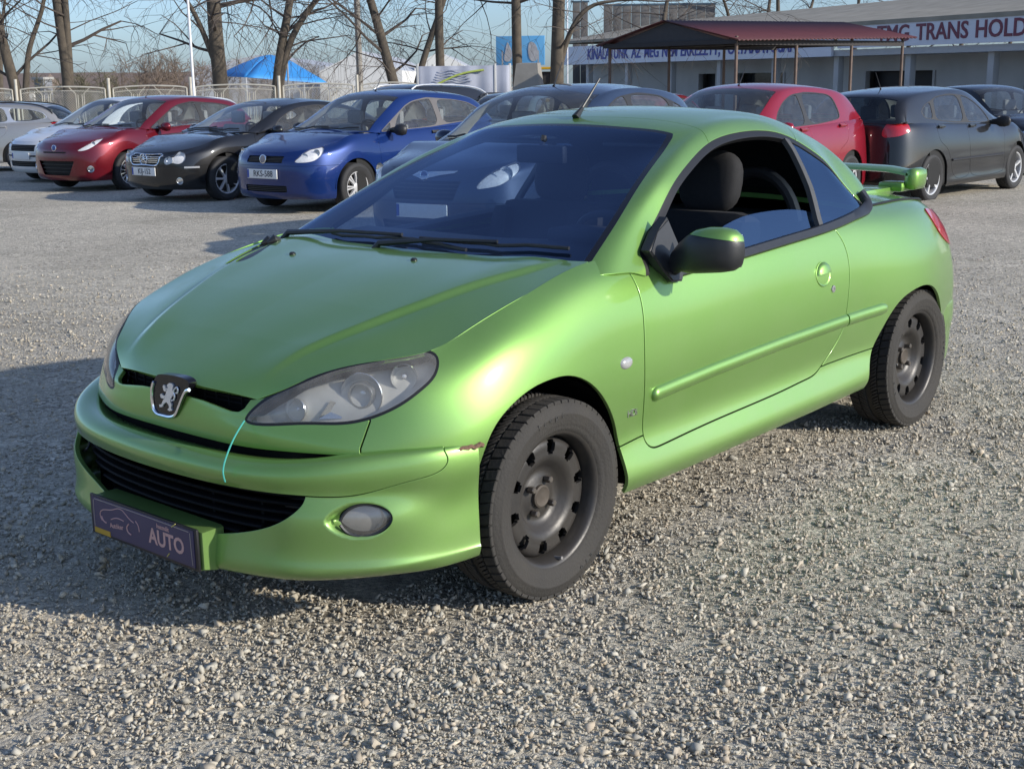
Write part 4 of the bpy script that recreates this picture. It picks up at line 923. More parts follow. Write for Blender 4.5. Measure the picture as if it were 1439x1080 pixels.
def build_green_mirror(root, s, BLK, GREEN, GLOSSB):
    # sail triangle on the door corner, arm, housing with painted cap and glass
    V = [(-.495, .752, .955), (-.545, .768, .890), (-.585, .777, .850), (-.640, .778, .846), (-.660, .768, .880), (-.655, .752, .960), (-.625, .728, 1.045), (-.575, .728, 1.005)]
    Vo = [(x, (y + .012) * s, z) for x, y, z in V]; Vi = [(x, (y - .03) * s, z) for x, y, z in V]; n = len(V)
    F = [tuple(range(n)), tuple(range(n, 2 * n))[::-1]] + [(i, n + i, n + (i + 1) % n, (i + 1) % n) for i in range(n)]
    me = mesh_from(Vo + Vi, F, True, 40); bm = bmesh.new(); bm.from_mesh(me); bmesh.ops.recalc_face_normals(bm, faces=bm.faces); bmesh.ops.bevel(bm, geom=[e for e in bm.edges if abs(e.verts[0].co.y - e.verts[1].co.y) < .03], offset=.006, segments=2, affect='EDGES'); bm.to_mesh(me); bm.free()
    base = link('mirror_base', me, BLK, root)
    # housing: rings along y outwards
    rings = [(.775, -.608, .892, .026, .040, 0), (.805, -.606, .898, .030, .046, 0), (.835, -.604, .908, .044, .058, 0), (.87, -.604, .918, .054, .066, 0), (.91, -.610, .924, .057, .068, 0), (.95, -.618, .926, .056, .066, 0), (.980, -.626, .926, .050, .060, 0), (.998, -.632, .925, .036, .046, 0), (1.006, -.636, .924, .012, .018, 0)]
    n = 28
    def ringset(sc, zmin=None):
        V = []
        for y, x, z, rx, rz, _ in rings:
            for q in range(n):
                a = 2 * math.pi * q / n; ca, sa = math.cos(a), math.sin(a)
                e = .75; xx = math.copysign(abs(ca)**e, ca) * rx * sc; zz = math.copysign(abs(sa)**e, sa) * rz * sc
                if xx < 0: xx *= .55
                V.append((x + xx, y * s, z + zz))
        F = [(i * n + q, i * n + (q + 1) % n, (i + 1) * n + (q + 1) % n, (i + 1) * n + q) for i in range(len(rings) - 1) for q in range(n)]
        F += [tuple(range(n)), tuple((len(rings) - 1) * n + q for q in range(n))]; return V, F
    rings = [(y, x, z + (.032 if y > .80 else .012), a * 1.05, b * 1.02, c) for y, x, z, a, b, c in rings]
    V, F = ringset(1.0); me = mesh_from(V, F, True, 60); bm = bmesh.new(); bm.from_mesh(me); bmesh.ops.recalc_face_normals(bm, faces=bm.faces); bm.to_mesh(me); bm.free()
    hs = link('mirror', me, BLK, root)
    V, F = ringset(1.03); me = mesh_from(V, F, True, 60); bm = bmesh.new(); bm.from_mesh(me)
    bmesh.ops.bisect_plane(bm, geom=list(bm.verts) + list(bm.edges) + list(bm.faces), plane_co=(-.6, .9 * s, .998), plane_no=(.10, -.08 * s, -1), clear_outer=True)
    bmesh.ops.bisect_plane(bm, geom=list(bm.verts) + list(bm.edges) + list(bm.faces), plane_co=(-.6, .842 * s, .985), plane_no=(0, -s, -.5), clear_outer=True)
    bmesh.ops.recalc_face_normals(bm, faces=bm.faces); bm.to_mesh(me); bm.free(); link('mirror_cap', me, GREEN, hs)
    mb = MB(); mb.box((-.652, .915 * s, .955), (.004, .15, .10), bev=.0015); mb.build('mirror_glass', CHR(), hs)
def CHR(): return pm('mirror_silver', (.85, .86, .87), .02, metal=1.0, noise=.03)
def build_green_interior(root):
    DK = pm('cabin_fabric', (.013, .013, .014), .85, noise=.4, nscale=60, bump=.2, bscale=400)
    DKP = pm('cabin_plastic', (.022, .022, .024), .6, noise=.3, nscale=20, bump=.1, bscale=300)
    GR = pm('cabin_grey', (.06, .065, .07), .6, noise=.3, nscale=20)
    # dashboard
    prof = [(-.20, .84), (-.30, .895), (-.50, .915), (-.68, .925), (-.76, .905), (-.80, .84), (-.79, .70), (-.72, .55), (-.60, .45)]; n = len(prof); V = []
    for y in (-.70, -.35, 0, .35, .70):
        for x, z in prof: V.append((x, y, z + (.018 * math.exp(-((y - .36) / .14)**2) if -.80 < x < -.6 and z > .85 else 0)))
    F = [(i * n + j, i * n + j + 1, (i + 1) * n + j + 1, (i + 1) * n + j) for i in range(4) for j in range(n - 1)]
    mb = MB(); mb.add(V, F); mb.build('dashboard', DKP, root)
    mb = MB(); mb.box((-.72, .36, .955), (.16, .26, .05), bev=.02); mb.build('instrument_hood', DKP, root)
    # steering wheel
    c = Vector((-.90, .36, .86)); ax = Vector((-.85, 0, .5)).normalized(); M = Matrix.Translation(c) @ Vector((0, 1, 0)).rotation_difference(ax).to_matrix().to_4x4()
    mb = MB(); mb.tube([tuple(M @ Vector((.185 * math.cos(a), 0, .185 * math.sin(a)))) for a in np.linspace(0, 2 * math.pi, 41)], .014, 8, caps=False)
    mb.lathe([(.06, -.02), (.065, .0), (.055, .02), (0, .025)], 20, M)
    for a in (0, math.pi, 1.5 * math.pi): mb.tube([tuple(M @ Vector((.05 * math.cos(a), 0, .05 * math.sin(a)))), tuple(M @ Vector((.18 * math.cos(a), 0, .18 * math.sin(a))))], .014, 6)
    mb.build('steering_wheel', DKP, root)
    # seats
    def seat(x, y, rear=False):
        b = MB(); b.box((x, y, .42), (.50, .48, .16), bev=.06); b.build('seat_cushion', DK, root)
        b = MB(); M = Matrix.Translation((x - .26, y, .70)) @ Matrix.Rotation(math.radians(-16), 4, 'Y'); b.box((0, 0, 0), (.15, .47, .58), M, bev=.06)
        for sgn in (1, -1): b.box((.05, .20 * sgn, 0), (.12, .09, .50), M, bev=.035)
        bk = b.build('seat_back', DK, root)
        b = MB(); Mh = Matrix.Translation((x - .385, y, 1.085)) @ Matrix.Rotation(math.radians(-12), 4, 'Y')
        V = []; m_, n_ = 12, 20
        for i in range(m_ + 1):
            t = math.pi * i / m_
            for q in range(n_):
                a = 2 * math.pi * q / n_; e = .7
                f = lambda v: math.copysign(abs(v)**e, v)
                V.append(Mh @ Vector((.055 * f(math.sin(t)) * f(math.cos(a)), .128 * f(math.sin(t)) * f(math.sin(a)), .118 * f(math.cos(t)))))
        F = [(i * n_ + q, (i + 1) * n_ + q, (i + 1) * n_ + (q + 1) % n_, i * n_ + (q + 1) % n_) for i in range(m_) for q in range(n_)]
        b.add(V, F); b.tube([(x - .35, y - .06, .95), (x - .375, y - .06, 1.05)], .006, 6); b.tube([(x - .35, y + .06, .95), (x - .375, y + .06, 1.05)], .006, 6); b.build('headrest', DK, bk)
    seat(-1.08, .36); seat(-1.08, -.36)
    for s in (1, -1):
        b = MB(); L = [(-1.80, s * (.36 + .19 * math.cos(a)), .86 + .24 * math.sin(a)) for a in np.linspace(0, math.pi, 17)]; b.tube(L, .024, 8); b.build('roll_hoop', DKP, root)
        b = MB(); b.box((-1.82, .36 * s, .72), (.12, .46, .42), bev=.05); b.build('rear_seat_back', DK, root)
        b = MB(); b.box((-1.05, .725 * s, .62), (1.15, .05, .46), bev=.02); b.box((-1.05, .70 * s, .70), (.7, .06, .06), bev=.02); b.build('door_card', DKP, root)
    b = MB(); b.box((-1.98, 0, .90), (.30, 1.30, .04), bev=.01); b.build('parcel_shelf', GR, root)
    b = MB(); b.box((-1.15, 0, .30), (1.9, 1.40, .04)); b.build('cabin_floor', DK, root)
    b = MB(); b.box((-1.0, 0, .45), (.9, .18, .18), bev=.03); b.build('centre_console', DKP, root)
    b = MB(); b.box((-.90, 0, 1.205), (.03, .22, .065), bev=.012); b.tube([(-.90, 0, 1.23), (-.915, 0, 1.27)], .010, 6); b.build('rear_view_mirror', DKP, root)
    for s in (1, -1): b = MB(); b.box((-1.16, .30 * s, 1.235), (.14, .34, .014), Matrix.Identity(4), bev=.006); b.build('sun_visor', GR, root)
# ---------------------------------------------------------------- the other parked cars: one parametric body, shaped per car
def ground_z(x, y):
    d = (x - CAM.x) * -.754 + (y - CAM.y) * -.657
    t = max(0.0, d - 6.5); return -.0165 * t * t / (t + 2.5)
CAR_CACHE = {}
def generic_sheets(P):
    fo, wb, ro, hw, H = P['fo'], P['wb'], P['ro'], P['hw'], P['H']; zn, zb0, zb1 = P['zn'], P['zb0'], P['zb1']; xc = P['xc']; tail_top = P.get('zt', zb1)
    S = []; low = [.60, .50, .40, .30, .235, .19]
    def col(x, y, ztop, dx=None, dy=None, xs=None, ys=None):
        zs = [ztop, ztop - .055, ztop - (ztop - .60) * .55] + low
        return [(x + (xs[i] if xs else 0), max(0, y + (ys[i] if ys else 0)), zs[i]) for i in range(9)]
    nx = P.get('nose', [-.09, -.045, -.015, 0, .005, .0, -.005, -.02, -.06]); k = hw / .84
    z_ = lambda a: [v * a for v in nx]
    S.append(col(fo, 0, zn, xs=nx)); S.append(col(fo - .015, .26 * k, zn, xs=nx)); S.append(col(fo - .075, .48 * k, zn + .02, xs=[v * 1.15 for v in nx], ys=[-.03, -.015, 0, .005, .005, .005, 0, -.005, -.02]))
    S.append(col(fo - .20, .66 * k, zn + .055, xs=[-.15, -.06, -.02, 0, .01, .01, .0, -.01, -.03], ys=[-.07, -.03, -.01, 0, .008, .008, 0, -.005, -.02]))
    S.append(col(.36, .785 * k, zn + .115, xs=[-.14, -.06, -.02, 0, .01, .01, 0, 0, 0], ys=[-.115, -.055, -.02, -.005, 0, 0, 0, -.005, -.02]))
    S.append(col(.02, hw - .005, zn + .185, ys=[-.115, -.055, -.012, 0, .004, 0, -.005, -.01, -.02]))
    yb = [-.105, -.065, -.02, -.004, 0, -.008, -.004, 0, -.02]
    S.append(col(xc, hw - .01, zb0, ys=yb)); S.append(col(-.95, hw - .004, zb0 + .02, ys=yb)); S.append(col(-wb + .62, hw, zb0 + (zb1 - zb0) * .55, ys=yb))
    S.append(col(-wb + .05, hw, zb0 + (zb1 - zb0) * .85, ys=[-.115, -.06, -.012, .004, .006, .0, -.005, -.01, -.02]))
    S.append(col(-wb - ro * .58, hw - .045, zb1, ys=[-.125, -.065, -.018, 0, .004, 0, 0, -.005, -.02]))
    S.append(col(-wb - ro * .90, hw - .165, tail_top, xs=[.05, .03, .01, -.005, -.01, -.01, 0, .01, .03], ys=[-.10, -.05, -.015, 0, .01, .01, 0, 0, -.02]))
    S.append(col(-wb - ro, .38 * k, tail_top, xs=[.06, .035, .01, -.005, -.015, -.015, -.005, .01, .03])); S.append(col(-wb - ro - .01, 0, tail_top, xs=[.06, .035, .01, -.005, -.015, -.015, -.005, .01, .03]))
    skirt = grid_sheet(S, 250, 46, mirror_i0=True, mirror_iN=True, flip=True); S = np.array(S)
    xw = P['xw']                                                 # windscreen foot on the centre line
    ctr = [(fo - .09, zn), (fo - .17, zn + .045), (fo - .30, zn + .09), (fo - .50, zn + .14), (fo - .80, zn + .20), (xw + .12, P['zw'] - .025), (xw - .03, P['zw'] + .01)]
    edge = [S[1, 0], S[2, 0], S[3, 0], S[4, 0], S[5, 0], (S[5, 0] + S[6, 0]) / 2, S[6, 0]]
    Hn = []
    for q, ((cx, cz), E) in enumerate(zip(ctr, edge)):
        Hn.append([(cx + (E[0] - cx) * v**2.0, E[1] * v, cz + (E[2] - cz) * v**2.4) for v in (0, .35, .65, .86, 1)])
    hood = grid_sheet(Hn, 50, 40, mirror_j0=True, flip=True)
    if hood.N[:, 2].mean() < 0: hood.N *= -1; hood.F = [f[::-1] for f in hood.F]
    # greenhouse rows along the roof line
    R = np.array(P['roof'], float)                               # centre line from windscreen foot to tail
    dline = np.array(P['dlo'], float)                            # x, z of the window top edge, same number of rows
    G = []
    n = len(R)
    for i in range(n):
        cx, cz = R[i]; dx, dz = dline[i]; zb = float(np.interp(-dx, [-xc, wb + ro * .6], [zb0, zb1])) - .01; f = i / (n - 1)
        yb_ = float(np.interp(-dx, [-xc, wb * .5, wb, wb + ro * .8], [hw - .10, hw - .085, hw - .095, hw - .16]))
        lean = P.get('lean', .42); yd = yb_ - max(0, dz - zb) * lean; yw = yd - (.055 if 0 < i < n - 1 else .02)
        drop = P.get('crown', .035)
        we = np.array(P['wedge'][i]) if 'wedge' in P else np.array([cx - .10 * (1 - f) if i < 3 else cx, cz - drop])
        zw = max(cz - drop, dz + .012) if i > 0 else cz
        wx = (cx * .45 + dx * .55)
        G.append([(cx, 0, cz), (cx * .9 + wx * .1, yw * .55, cz - drop * .3), (wx, yw, min(cz, max(dz + .018, cz - drop * 1.3))), (dx, yd, dz), (dx, (yd + yb_) / 2 + .012, (dz + zb) / 2), (dx, yb_, zb)])
    house = grid_sheet(G, 100, 70, mirror_j0=True, flip=True)
    if house.N[len(house.N) // 2 - 35, 2] < 0: house.N *= -1; house.F = [f[::-1] for f in house.F]
    return skirt, hood, house, S
def hull(P):
    P = sorted(map(tuple, P)); lo = []; up = []
    for seq, out in ((P, lo), (P[::-1], up)):
        for q in seq:
            while len(out) > 1 and (out[-1][0] - out[-2][0]) * (q[1] - out[-2][1]) - (out[-1][1] - out[-2][1]) * (q[0] - out[-2][0]) <= 0: out.pop()
            out.append(q)
    return np.array(lo[:-1] + up[:-1])
def rounded(poly, k=.18):
    P = np.array(poly, float)
    for _ in range(3): Q = np.roll(P, -1, axis=0); P = np.stack([P * (1 - k) + Q * k, P * k + Q * (1 - k)], 1).reshape(-1, 2)
    return P
def make_car(P):
    root = empty('parked_' + P['kind'], (P['x'], P['y'], ground_z(P['x'], P['y']) + P.get('dz', 0)), math.radians(P.get('head', 0)))
    tag(root, P['label'], 'car', 'cars parked on the gravel lot')
    skirt, hood, house, S = generic_sheets(P); wb, fo, ro, hw, zn = P['wb'], P['fo'], P['ro'], P['hw'], P['zn']; wr = P.get('wr', .30)
    PT = P['paint']; RUB = pm('car_rubber', (.015, .015, .016), .55, noise=.2); BLK = pm('car_black', (.02, .02, .022), .45, noise=.2); VOID = pm('car_void', (.008, .008, .008), .8, noise=.2)
    GL = glass_mat('car_glass_' + P['key'], P.get('tint', (.88, .92, .92)), ior=1.5, haze=P.get('ghaze', .09))
    CH = pm('car_chrome', (.75, .76, .77), .15, metal=1, noise=.1)
    diag = lambda m: np.stack([(m.V[:, 1] - m.V[:, 0]) * .7071, m.V[:, 2]], 1)
    def arch(xc_): 
        r = wr + .055; return np.array([(xc_ + r * 1.0 * math.cos(a), wr + .005 + r * math.sin(a)) for a in np.linspace(0, math.pi, 30)] + [(xc_ - r, 0), (xc_ + r, 0)])
    aF, aR = arch(0), arch(-wb); body = clip(skirt, -np.minimum(sdf(XZ(skirt), aF), sdf(XZ(skirt), aR)))
    front = lambda m: m.V[:, 0] > .15
    def region(poly, fn, cond, m): return np.where(cond(m), sdf(fn(m), poly), 1.)
    def both(name, m, mat, flange=.01, parent=root):
        a = panel(name, m, mat, parent, flange); b = panel(name, mirror(m), mat, parent, flange); return a, b
    # lamps, grilles
    lamps = []
    if 'headlight' in P:
        hl = curve(P['headlight'], 60, closed=True); fn = lambda m: region(hl, diag, front, m)
        lens = clip(body, fn(body)); body = clip(body, -fn(body) + .002)
        for s in (0, 1):
            mm = lens if s == 0 else mirror(lens); l = panel('headlight', offset(mm, .002), glass_mat('car_lens', (.95, .95, .95), ior=1.45, haze=.05), root, 0)
            bk = offset(lens, -.016); bk = bk if s == 0 else mirror(bk); panel('lamp_housing', bk, pm('car_lamp', (.88, .88, .87), .4, metal=.0, noise=.2, nscale=30, nmix=(.55, .56, .58)), l, 0)
            c = lens.V.mean(0) * np.array([1, 1 if s == 0 else -1, 1])
            for (du, r) in P.get('bowls', ((-.07, .05), (.08, .045))):
                dv = Vector((.95, .3 * (1 if s == 0 else -1), .05)).normalized(); cc = Vector(c) + Vector((-du * .7, du * .7 * (1 if s == 0 else -1), du * .35)) - dv * .006
                M = Matrix.Translation(cc) @ Vector((0, 1, 0)).rotation_difference(dv).to_matrix().to_4x4(); mb = MB(); mb.lathe([(r, .0), (r * .9, -.008), (r * .5, -.03), (0, -.036)], 20, M); mb.build('reflector', CH, l)
    for nm, poly, depth, bars in P.get('grilles', ()):
        gp = np.array(poly); fn = lambda m: region(gp, YZ, lambda q: q.V[:, 0] > fo - .35, m)
        cav = clip(body, fn(body) - .02) if False else clip(body, fn(body)); body = clip(body, -fn(body))
        panel(nm, weld(offset(cav, -depth)), BLK if depth < .02 else VOID, root, 0)
        zs = np.linspace(gp[:, 1].min(), gp[:, 1].max(), abs(bars) + 2)[1:-1]; ym = gp[:, 0].max()
        for z in zs:
            w_ = max([abs(gp[i][0] + (gp[(i + 1) % len(gp)][0] - gp[i][0]) * ((z - gp[i][1]) / (gp[(i + 1) % len(gp)][1] - gp[i][1]))) for i in range(len(gp)) if (gp[i][1] - z) * (gp[(i + 1) % len(gp)][1] - z) < 0] or [ym])
            L = []
            for y in np.linspace(-w_ + .005, w_ - .005, 15):
                i = np.argmin((cav.V[:, 1] - abs(y))**2 + (cav.V[:, 2] - z)**2); L.append((cav.V[i][0] - depth * .5, y, z))
            mb = MB(); mb.tube(L, .009 if bars < 0 else .006, 6); mb.build('grille_bar', CH if bars < 0 else BLK, root)
    if 'tail' in P:
        tl = curve(P['tail'], 50, closed=True); tf = lambda m: np.where(m.V[:, 0] < -wb - ro * .66, sdf(np.stack([(m.V[:, 1] + (m.V[:, 0] + wb + ro) * -1.0) * .7071 if P.get('tail_diag') else m.V[:, 1], m.V[:, 2]], 1), tl), 1.)
        t_ = clip(body, tf(body)); body = clip(body, -tf(body) + .002); both('tail_lamp', offset(t_, .004), pm('car_tail', (.42, .012, .018), .12, coat=1, noise=.3, nscale=20), .01)
    # belt clip and shut lines
    dr = P.get('doors', []); rest = body
    for q, poly in enumerate(dr):
        pl = curve(poly, 90, closed=True); fn = lambda m: np.where(m.V[:, 1] > .4, sdf(XZ(m), pl), 1.)
        d_, rest = cut(rest, fn, .0028); o = both('door', d_, PT, .012)
        for s, dd in ((1, o[0]), (-1, o[1])):
            if dd is None: continue
            hx, hz = P['handles'][q]; i = np.argmin((skirt.V[:, 0] - hx)**2 + (skirt.V[:, 2] - hz)**2); mb = MB(); mb.box((hx, s * (skirt.V[i][1] + .018), hz), (.17, .022, .030), bev=.010); mb.box((hx, s * (skirt.V[i][1] + .0), hz - .004), (.15, .016, .055), bev=.006); mb.build('door_handle', P.get('handle_mat', PT), dd)
    bl = P.get('bumper_line', .0)
    if bl:
        fb = clip(rest, np.maximum(.30 - rest.V[:, 0], rest.V[:, 2] - bl + .0025)); rest = clip(rest, np.where(rest.V[:, 0] > .30, bl + .0025 - rest.V[:, 2], -1.))
        panel('front_bumper', weld(fb), PT if P.get('bumper_mat') is None else P['bumper_mat'], root, .012)
    panel('body_shell', weld(rest), PT, root, .012)
    panel('hood', weld(clip(clip(hood, hood.U[:, 1] - 3.95), .05 - clip(hood, hood.U[:, 1] - 3.95).U[:, 0])), PT, root, .012)
    # glass
    nW = P['screen_rows']
    W = clip(house, np.maximum(np.maximum(house.U[:, 0] - nW, house.U[:, 1] - 2.0), -1)); 
    wpar = lambda m: np.maximum(np.maximum((m.U[:, 0] - nW) * .25, (m.U[:, 1] - 1.97) * .10), (P.get('w0', .06) - m.U[:, 0]) * .25)
    rT = P.get('tail_rows'); 
    rpar = (lambda m: np.maximum(np.maximum((rT[0] - m.U[:, 0]) * .25, (m.U[:, 1] - 1.8) * .2), (m.U[:, 0] - rT[1]) * .25)) if rT else None
    wins = [rounded(w) for w in P['windows']]
    shell = clip(house, -wpar(house)); scr = clip(house, wpar(house) + .002)
    if rpar is not None: rg = clip(shell, rpar(shell) + .002); shell = clip(shell, -rpar(shell)); panel('rear_window', weld(rg), glass_mat('car_rear_glass', P.get('rear_tint', (.35, .4, .42)), ior=1.6), root, 0)
    wn = lambda m: np.where(m.U[:, 1] > 2.6, np.min([sdf(XZ(m), w) for w in wins], axis=0), 1.)
    dl = P.get('frame', .018)
    glass = clip(shell, wn(shell) + .002); hp = hull(np.vstack(wins)); cen = hp.mean(0); hp = hp + (hp - cen) / np.linalg.norm(hp - cen, axis=1, keepdims=True) * dl; wd = lambda m: np.where(m.U[:, 1] > 2.6, np.minimum(sdf(XZ(m), hp), wn(m) - .004), 1.)
    fr_ = clip(shell, wd(shell)); fr_ = clip(fr_, -wn(fr_)); shell = clip(shell, -wd(shell) + .0)
    roof_mat = P.get('roof_mat', PT)
    pil = P.get('pillar_mat')
    panel('roof', weld(shell), roof_mat, root, .015); panel('headliner', weld(offset(clip(shell, 1.0 - shell.V[:, 2]), -.02)), pm('car_liner', (.30, .29, .27), .9, noise=.1), root, 0)
    both('window_frame', offset(fr_, .001), P.get('frame_mat', RUB), .012); both('side_window', offset(glass, -.004), GL, 0)
    panel('windscreen', weld(scr), glass_mat('car_screen', (.84, .90, .90), ior=1.6, haze=.05), root, 0)
    # inside
    inner = offset(clip(skirt, skirt.V[:, 2] - .88), -.03); inner = clip(inner, np.maximum(inner.V[:, 0] - .0, -wb - .1 - inner.V[:, 0])); both('inner_dark_shell', inner, VOID, 0)
    SEAT = pm('car_seat', P.get('seatcol', (.22, .22, .22)), .85, noise=.3, nscale=30)
    for x, y in ((-1.15, .36), (-1.15, -.36), (-2.0, .36), (-2.0, -.36)):
        b = MB(); b.box((x, y, .72), (.15, .46, .62), Matrix.Translation((x, y, .72)) @ Matrix.Rotation(-.28, 4, 'Y') @ Matrix.Translation((-x, -y, -.72)), bev=.05); b.box((x - .13, y, 1.13), (.09, .25, .18), bev=.035); b.build('seat', SEAT, root)
    b = MB(); b.box(((xw_ := P['xw']) - .30, 0, P['zw'] - .10), (.5, 2 * hw - .25, .16), bev=.05); b.build('dashboard', BLK, root)
    b = MB(); b.tube([(xw_ - .62 + .09 * math.sin(a), .36 + .18 * math.cos(a), P['zw'] - .05 + .16 * math.sin(a)) for a in np.linspace(0, 2 * math.pi, 25)], .014, 6, caps=False); b.build('steering_wheel', BLK, root)
    mb = MB(); mb.box((-wb / 2, 0, .27), (wb + .9, 2 * hw - .30, .10), bev=.02); mb.box((-wb / 2 + .1, 0, .26), (wb - .75, 2 * hw - .12, .07), bev=.02); mb.build('underbody', VOID, root)
    for xw in (0, -wb):
        for s in (1, -1):
            V = []; r_ = wr + .075
            for q in range(21):
                a = math.pi * q / 20; V += [(xw + r_ * math.cos(a), s * (hw - .05), wr + r_ * math.sin(a)), (xw + r_ * math.cos(a), s * (hw - .36), wr + r_ * math.sin(a))]
            mb = MB(); mb.add(V, [(2 * q, 2 * q + 1, 2 * q + 3, 2 * q + 2) for q in range(20)] + [tuple(2 * q + 1 for q in range(21))]); mb.build('wheel_well', VOID, root)
    # wheels
    key = (wr, P['wheel']); 
    if key not in CAR_CACHE:
        rr = P.get('rr', .19); CAR_CACHE[key] = (tyre_mesh(wr, rr, .19, 0, 48), alloy_mesh(rr, .080, *P['wheel']))
    tm, am = CAR_CACHE[key]
    if not tm.materials: tm.materials.append(pm('car_tyre', (.022, .022, .023), .75, noise=.3, nscale=9))
    for x in (0, -wb):
        for s in (1, -1):
            w = bpy.data.objects.new('wheel', tm); COL.objects.link(w); w.parent = root; w.location = (x, s * (hw - .115), wr); w.rotation_euler = (0, .9 * x + .4, 0 if s > 0 else math.pi)
            link('rim', am, pm('alloy_silver', (.60, .60, .60), .35, metal=.35, noise=.15), w)
            mb = MB(); mb.lathe([(.17, -.01), (.16, -.02), (0, -.02)], 24); mb.build('brake_disc', pm('car_disc', (.06, .055, .05), .5, noise=.3), w)
    # mirrors
    mx, mz = P.get('mirror', (xw_ - .55, P['zb0'] + .03))
    for s in (1, -1):
        mb = MB(); V = []; n = 16
        for (y, rx, rz) in ((hw - .10, .02, .03), (hw - .02, .045, .045), (hw + .02, .075, .07), (hw + .09, .08, .075), (hw + .15, .06, .06), (hw + .17, .02, .02)):
            for q in range(n):
                a = 2 * math.pi * q / n; V.append((mx + rx * math.cos(a) * (1 if math.cos(a) > 0 else .4), s * y, mz + rz * math.sin(a) + .03 * (y - hw)))
        F = [(i * n + q, i * n + (q + 1) % n, (i + 1) * n + (q + 1) % n, (i + 1) * n + q) for i in range(5) for q in range(n)] + [tuple(range(n)), tuple(5 * n + q for q in range(n))]
        me = mesh_from(V, F, True, 50); bm = bmesh.new(); bm.from_mesh(me); bmesh.ops.recalc_face_normals(bm, faces=bm.faces); bm.to_mesh(me); bm.free(); link('mirror', me, P.get('mirror_mat', PT), root)
    # plate
    if 'plate' in P:
        txt, zc, half = P['plate']; xs = fo + P.get('plate_dx', .012)
        mb = MB(); mb.box((xs, 0, zc), (.012, .52, .115), bev=.003); pl = mb.build('number_plate', pm('car_plate', (.72, .72, .70), .4, noise=.1), root)
        
        if txt: me = text_mesh(txt, .105, .0006, xscale=.92, bold=.0012); me.transform(Matrix(((0, 0, 1, xs + .0072), (1, 0, 0, .02), (0, 1, 0, zc), (0, 0, 0, 1)))); link('plate_lettering', me, pm('plate_ink', (.02, .02, .03), .5, noise=.1), pl)
        mb = MB(); mb.box((xs + .0065, -.243, zc), (.001, .03, .10)); mb.build('plate_band', pm('plate_eu_blue', (.03, .07, .35), .5, noise=.1), pl, smooth=False)
    for fn in P.get('extras', ()): fn(root, P, skirt, house, hood, dict(BLK=BLK, CH=CH, PT=PT, RUB=RUB, VOID=VOID))
    return root
# small fittings used by several cars
def nosex(skirt, y, z):
    m = skirt.V[:, 0] > .2; V = skirt.V[m]; i = np.argmin((V[:, 1] - abs(y))**2 + (V[:, 2] - z)**2); return float(V[i][0])
def fit_wipers(root, P, skirt, house, hood, M):
    hs = weld(house)
    for y0, y1, u in ((-.55, .10, .25), (0.0, .58, .22)):
        A = []
        for t in np.linspace(0, 1, 8):
            y = y0 + (y1 - y0) * t; c = np.where(np.abs(hs.U[:, 0] - (u + .15 * t)) < .08, 0, 9); i = np.argmin((hs.V[:, 1] - y)**2 + c); A.append(hs.V[i] + hs.N[i] * .015)
        mb = MB(); mb.tube(A, .009, 6); mb.build('wiper', M['BLK'], root)
def fit_rails(mat):
    def f(root, P, skirt, house, hood, M):
        n = P['screen_rows']
        for s in (1, -1):
            L = []
            for u in np.linspace(n + .25, len(P['roof']) - 2.2, 14):
                i = np.argmin(((house.U[:, 0] - u) * 1.0)**2 + (house.U[:, 1] - 2.0)**2); L.append(house.V[i] * np.array([1, s, 1]) + np.array([0, 0, .035]))
            L[0][2] -= .035; L[-1][2] -= .035
            mb = MB(); mb.tube(L, .016, 8); mb.build('roof_rail', mat, root)
    return f
def fit_aerial(x):
    def f(root, P, skirt, house, hood, M):
        i = np.argmin((house.V[:, 0] - x)**2 + house.V[:, 1]**2); p = house.V[i]; mb = MB(); mb.tube([tuple(p), tuple(p + np.array([-.02, 0, .02])), tuple(p + np.array([-.16, 0, .22]))], [.014, .006, .003], 6); mb.build('aerial', M['BLK'], root)
    return f
def fit_round_badge(z, r, col, ring=True):
    def f(root, P, skirt, house, hood, M):
        x = nosex(skirt, 0, z) + .004; MM = Matrix.Translation((x, 0, z)) @ Vector((0, 1, 0)).rotation_difference(Vector((1, 0, .1))).to_matrix().to_4x4()
        mb = MB(); mb.lathe([(r * .9, 0), (r * .9, .008), (0, .010)], 24, MM); b = mb.build('badge', col, root)
        if ring: mb = MB(); mb.lathe([(r, 0), (r, .012), (r * .85, .014), (r * .82, .008)], 24, MM); mb.build('badge_ring', M['CH'], b)
    return f
def fit_fog(y, z, r=.05):
    def f(root, P, skirt, house, hood, M):
        for s in (1, -1):
            m = skirt.V[:, 0] > .2; V = skirt.V[m]; N = skirt.N[m]; i = np.argmin((V[:, 1] - y)**2 + (V[:, 2] - z)**2); c = Vector(V[i] * np.array([1, s, 1])); n = Vector(N[i] * np.array([1, s, 1]))
            MM = Matrix.Translation(c) @ Vector((0, 1, 0)).rotation_difference(n).to_matrix().to_4x4(); mb = MB(); mb.lathe([(r, -.004), (r, .006), (r * .8, .008), (r * .7, .003), (0, .006)], 20, MM); mb.build('fog_lamp', M['CH'], root)
    return f
def fit_star(z):
    def f(root, P, skirt, house, hood, M):
        x = nosex(skirt, 0, z) + .004; mb = MB(); mb.tube([(x, .078 * math.cos(a), z + .078 * math.sin(a)) for a in np.linspace(0, 2 * math.pi, 33)], .008, 6, caps=False)
        for k in range(3):
            a = math.pi / 2 + k * 2 * math.pi / 3; mb.tube([(x, 0, z), (x, .076 * math.cos(a), z + .076 * math.sin(a))], [.014, .004], 6)
        mb.build('star_badge', M['CH'], root)
    return f
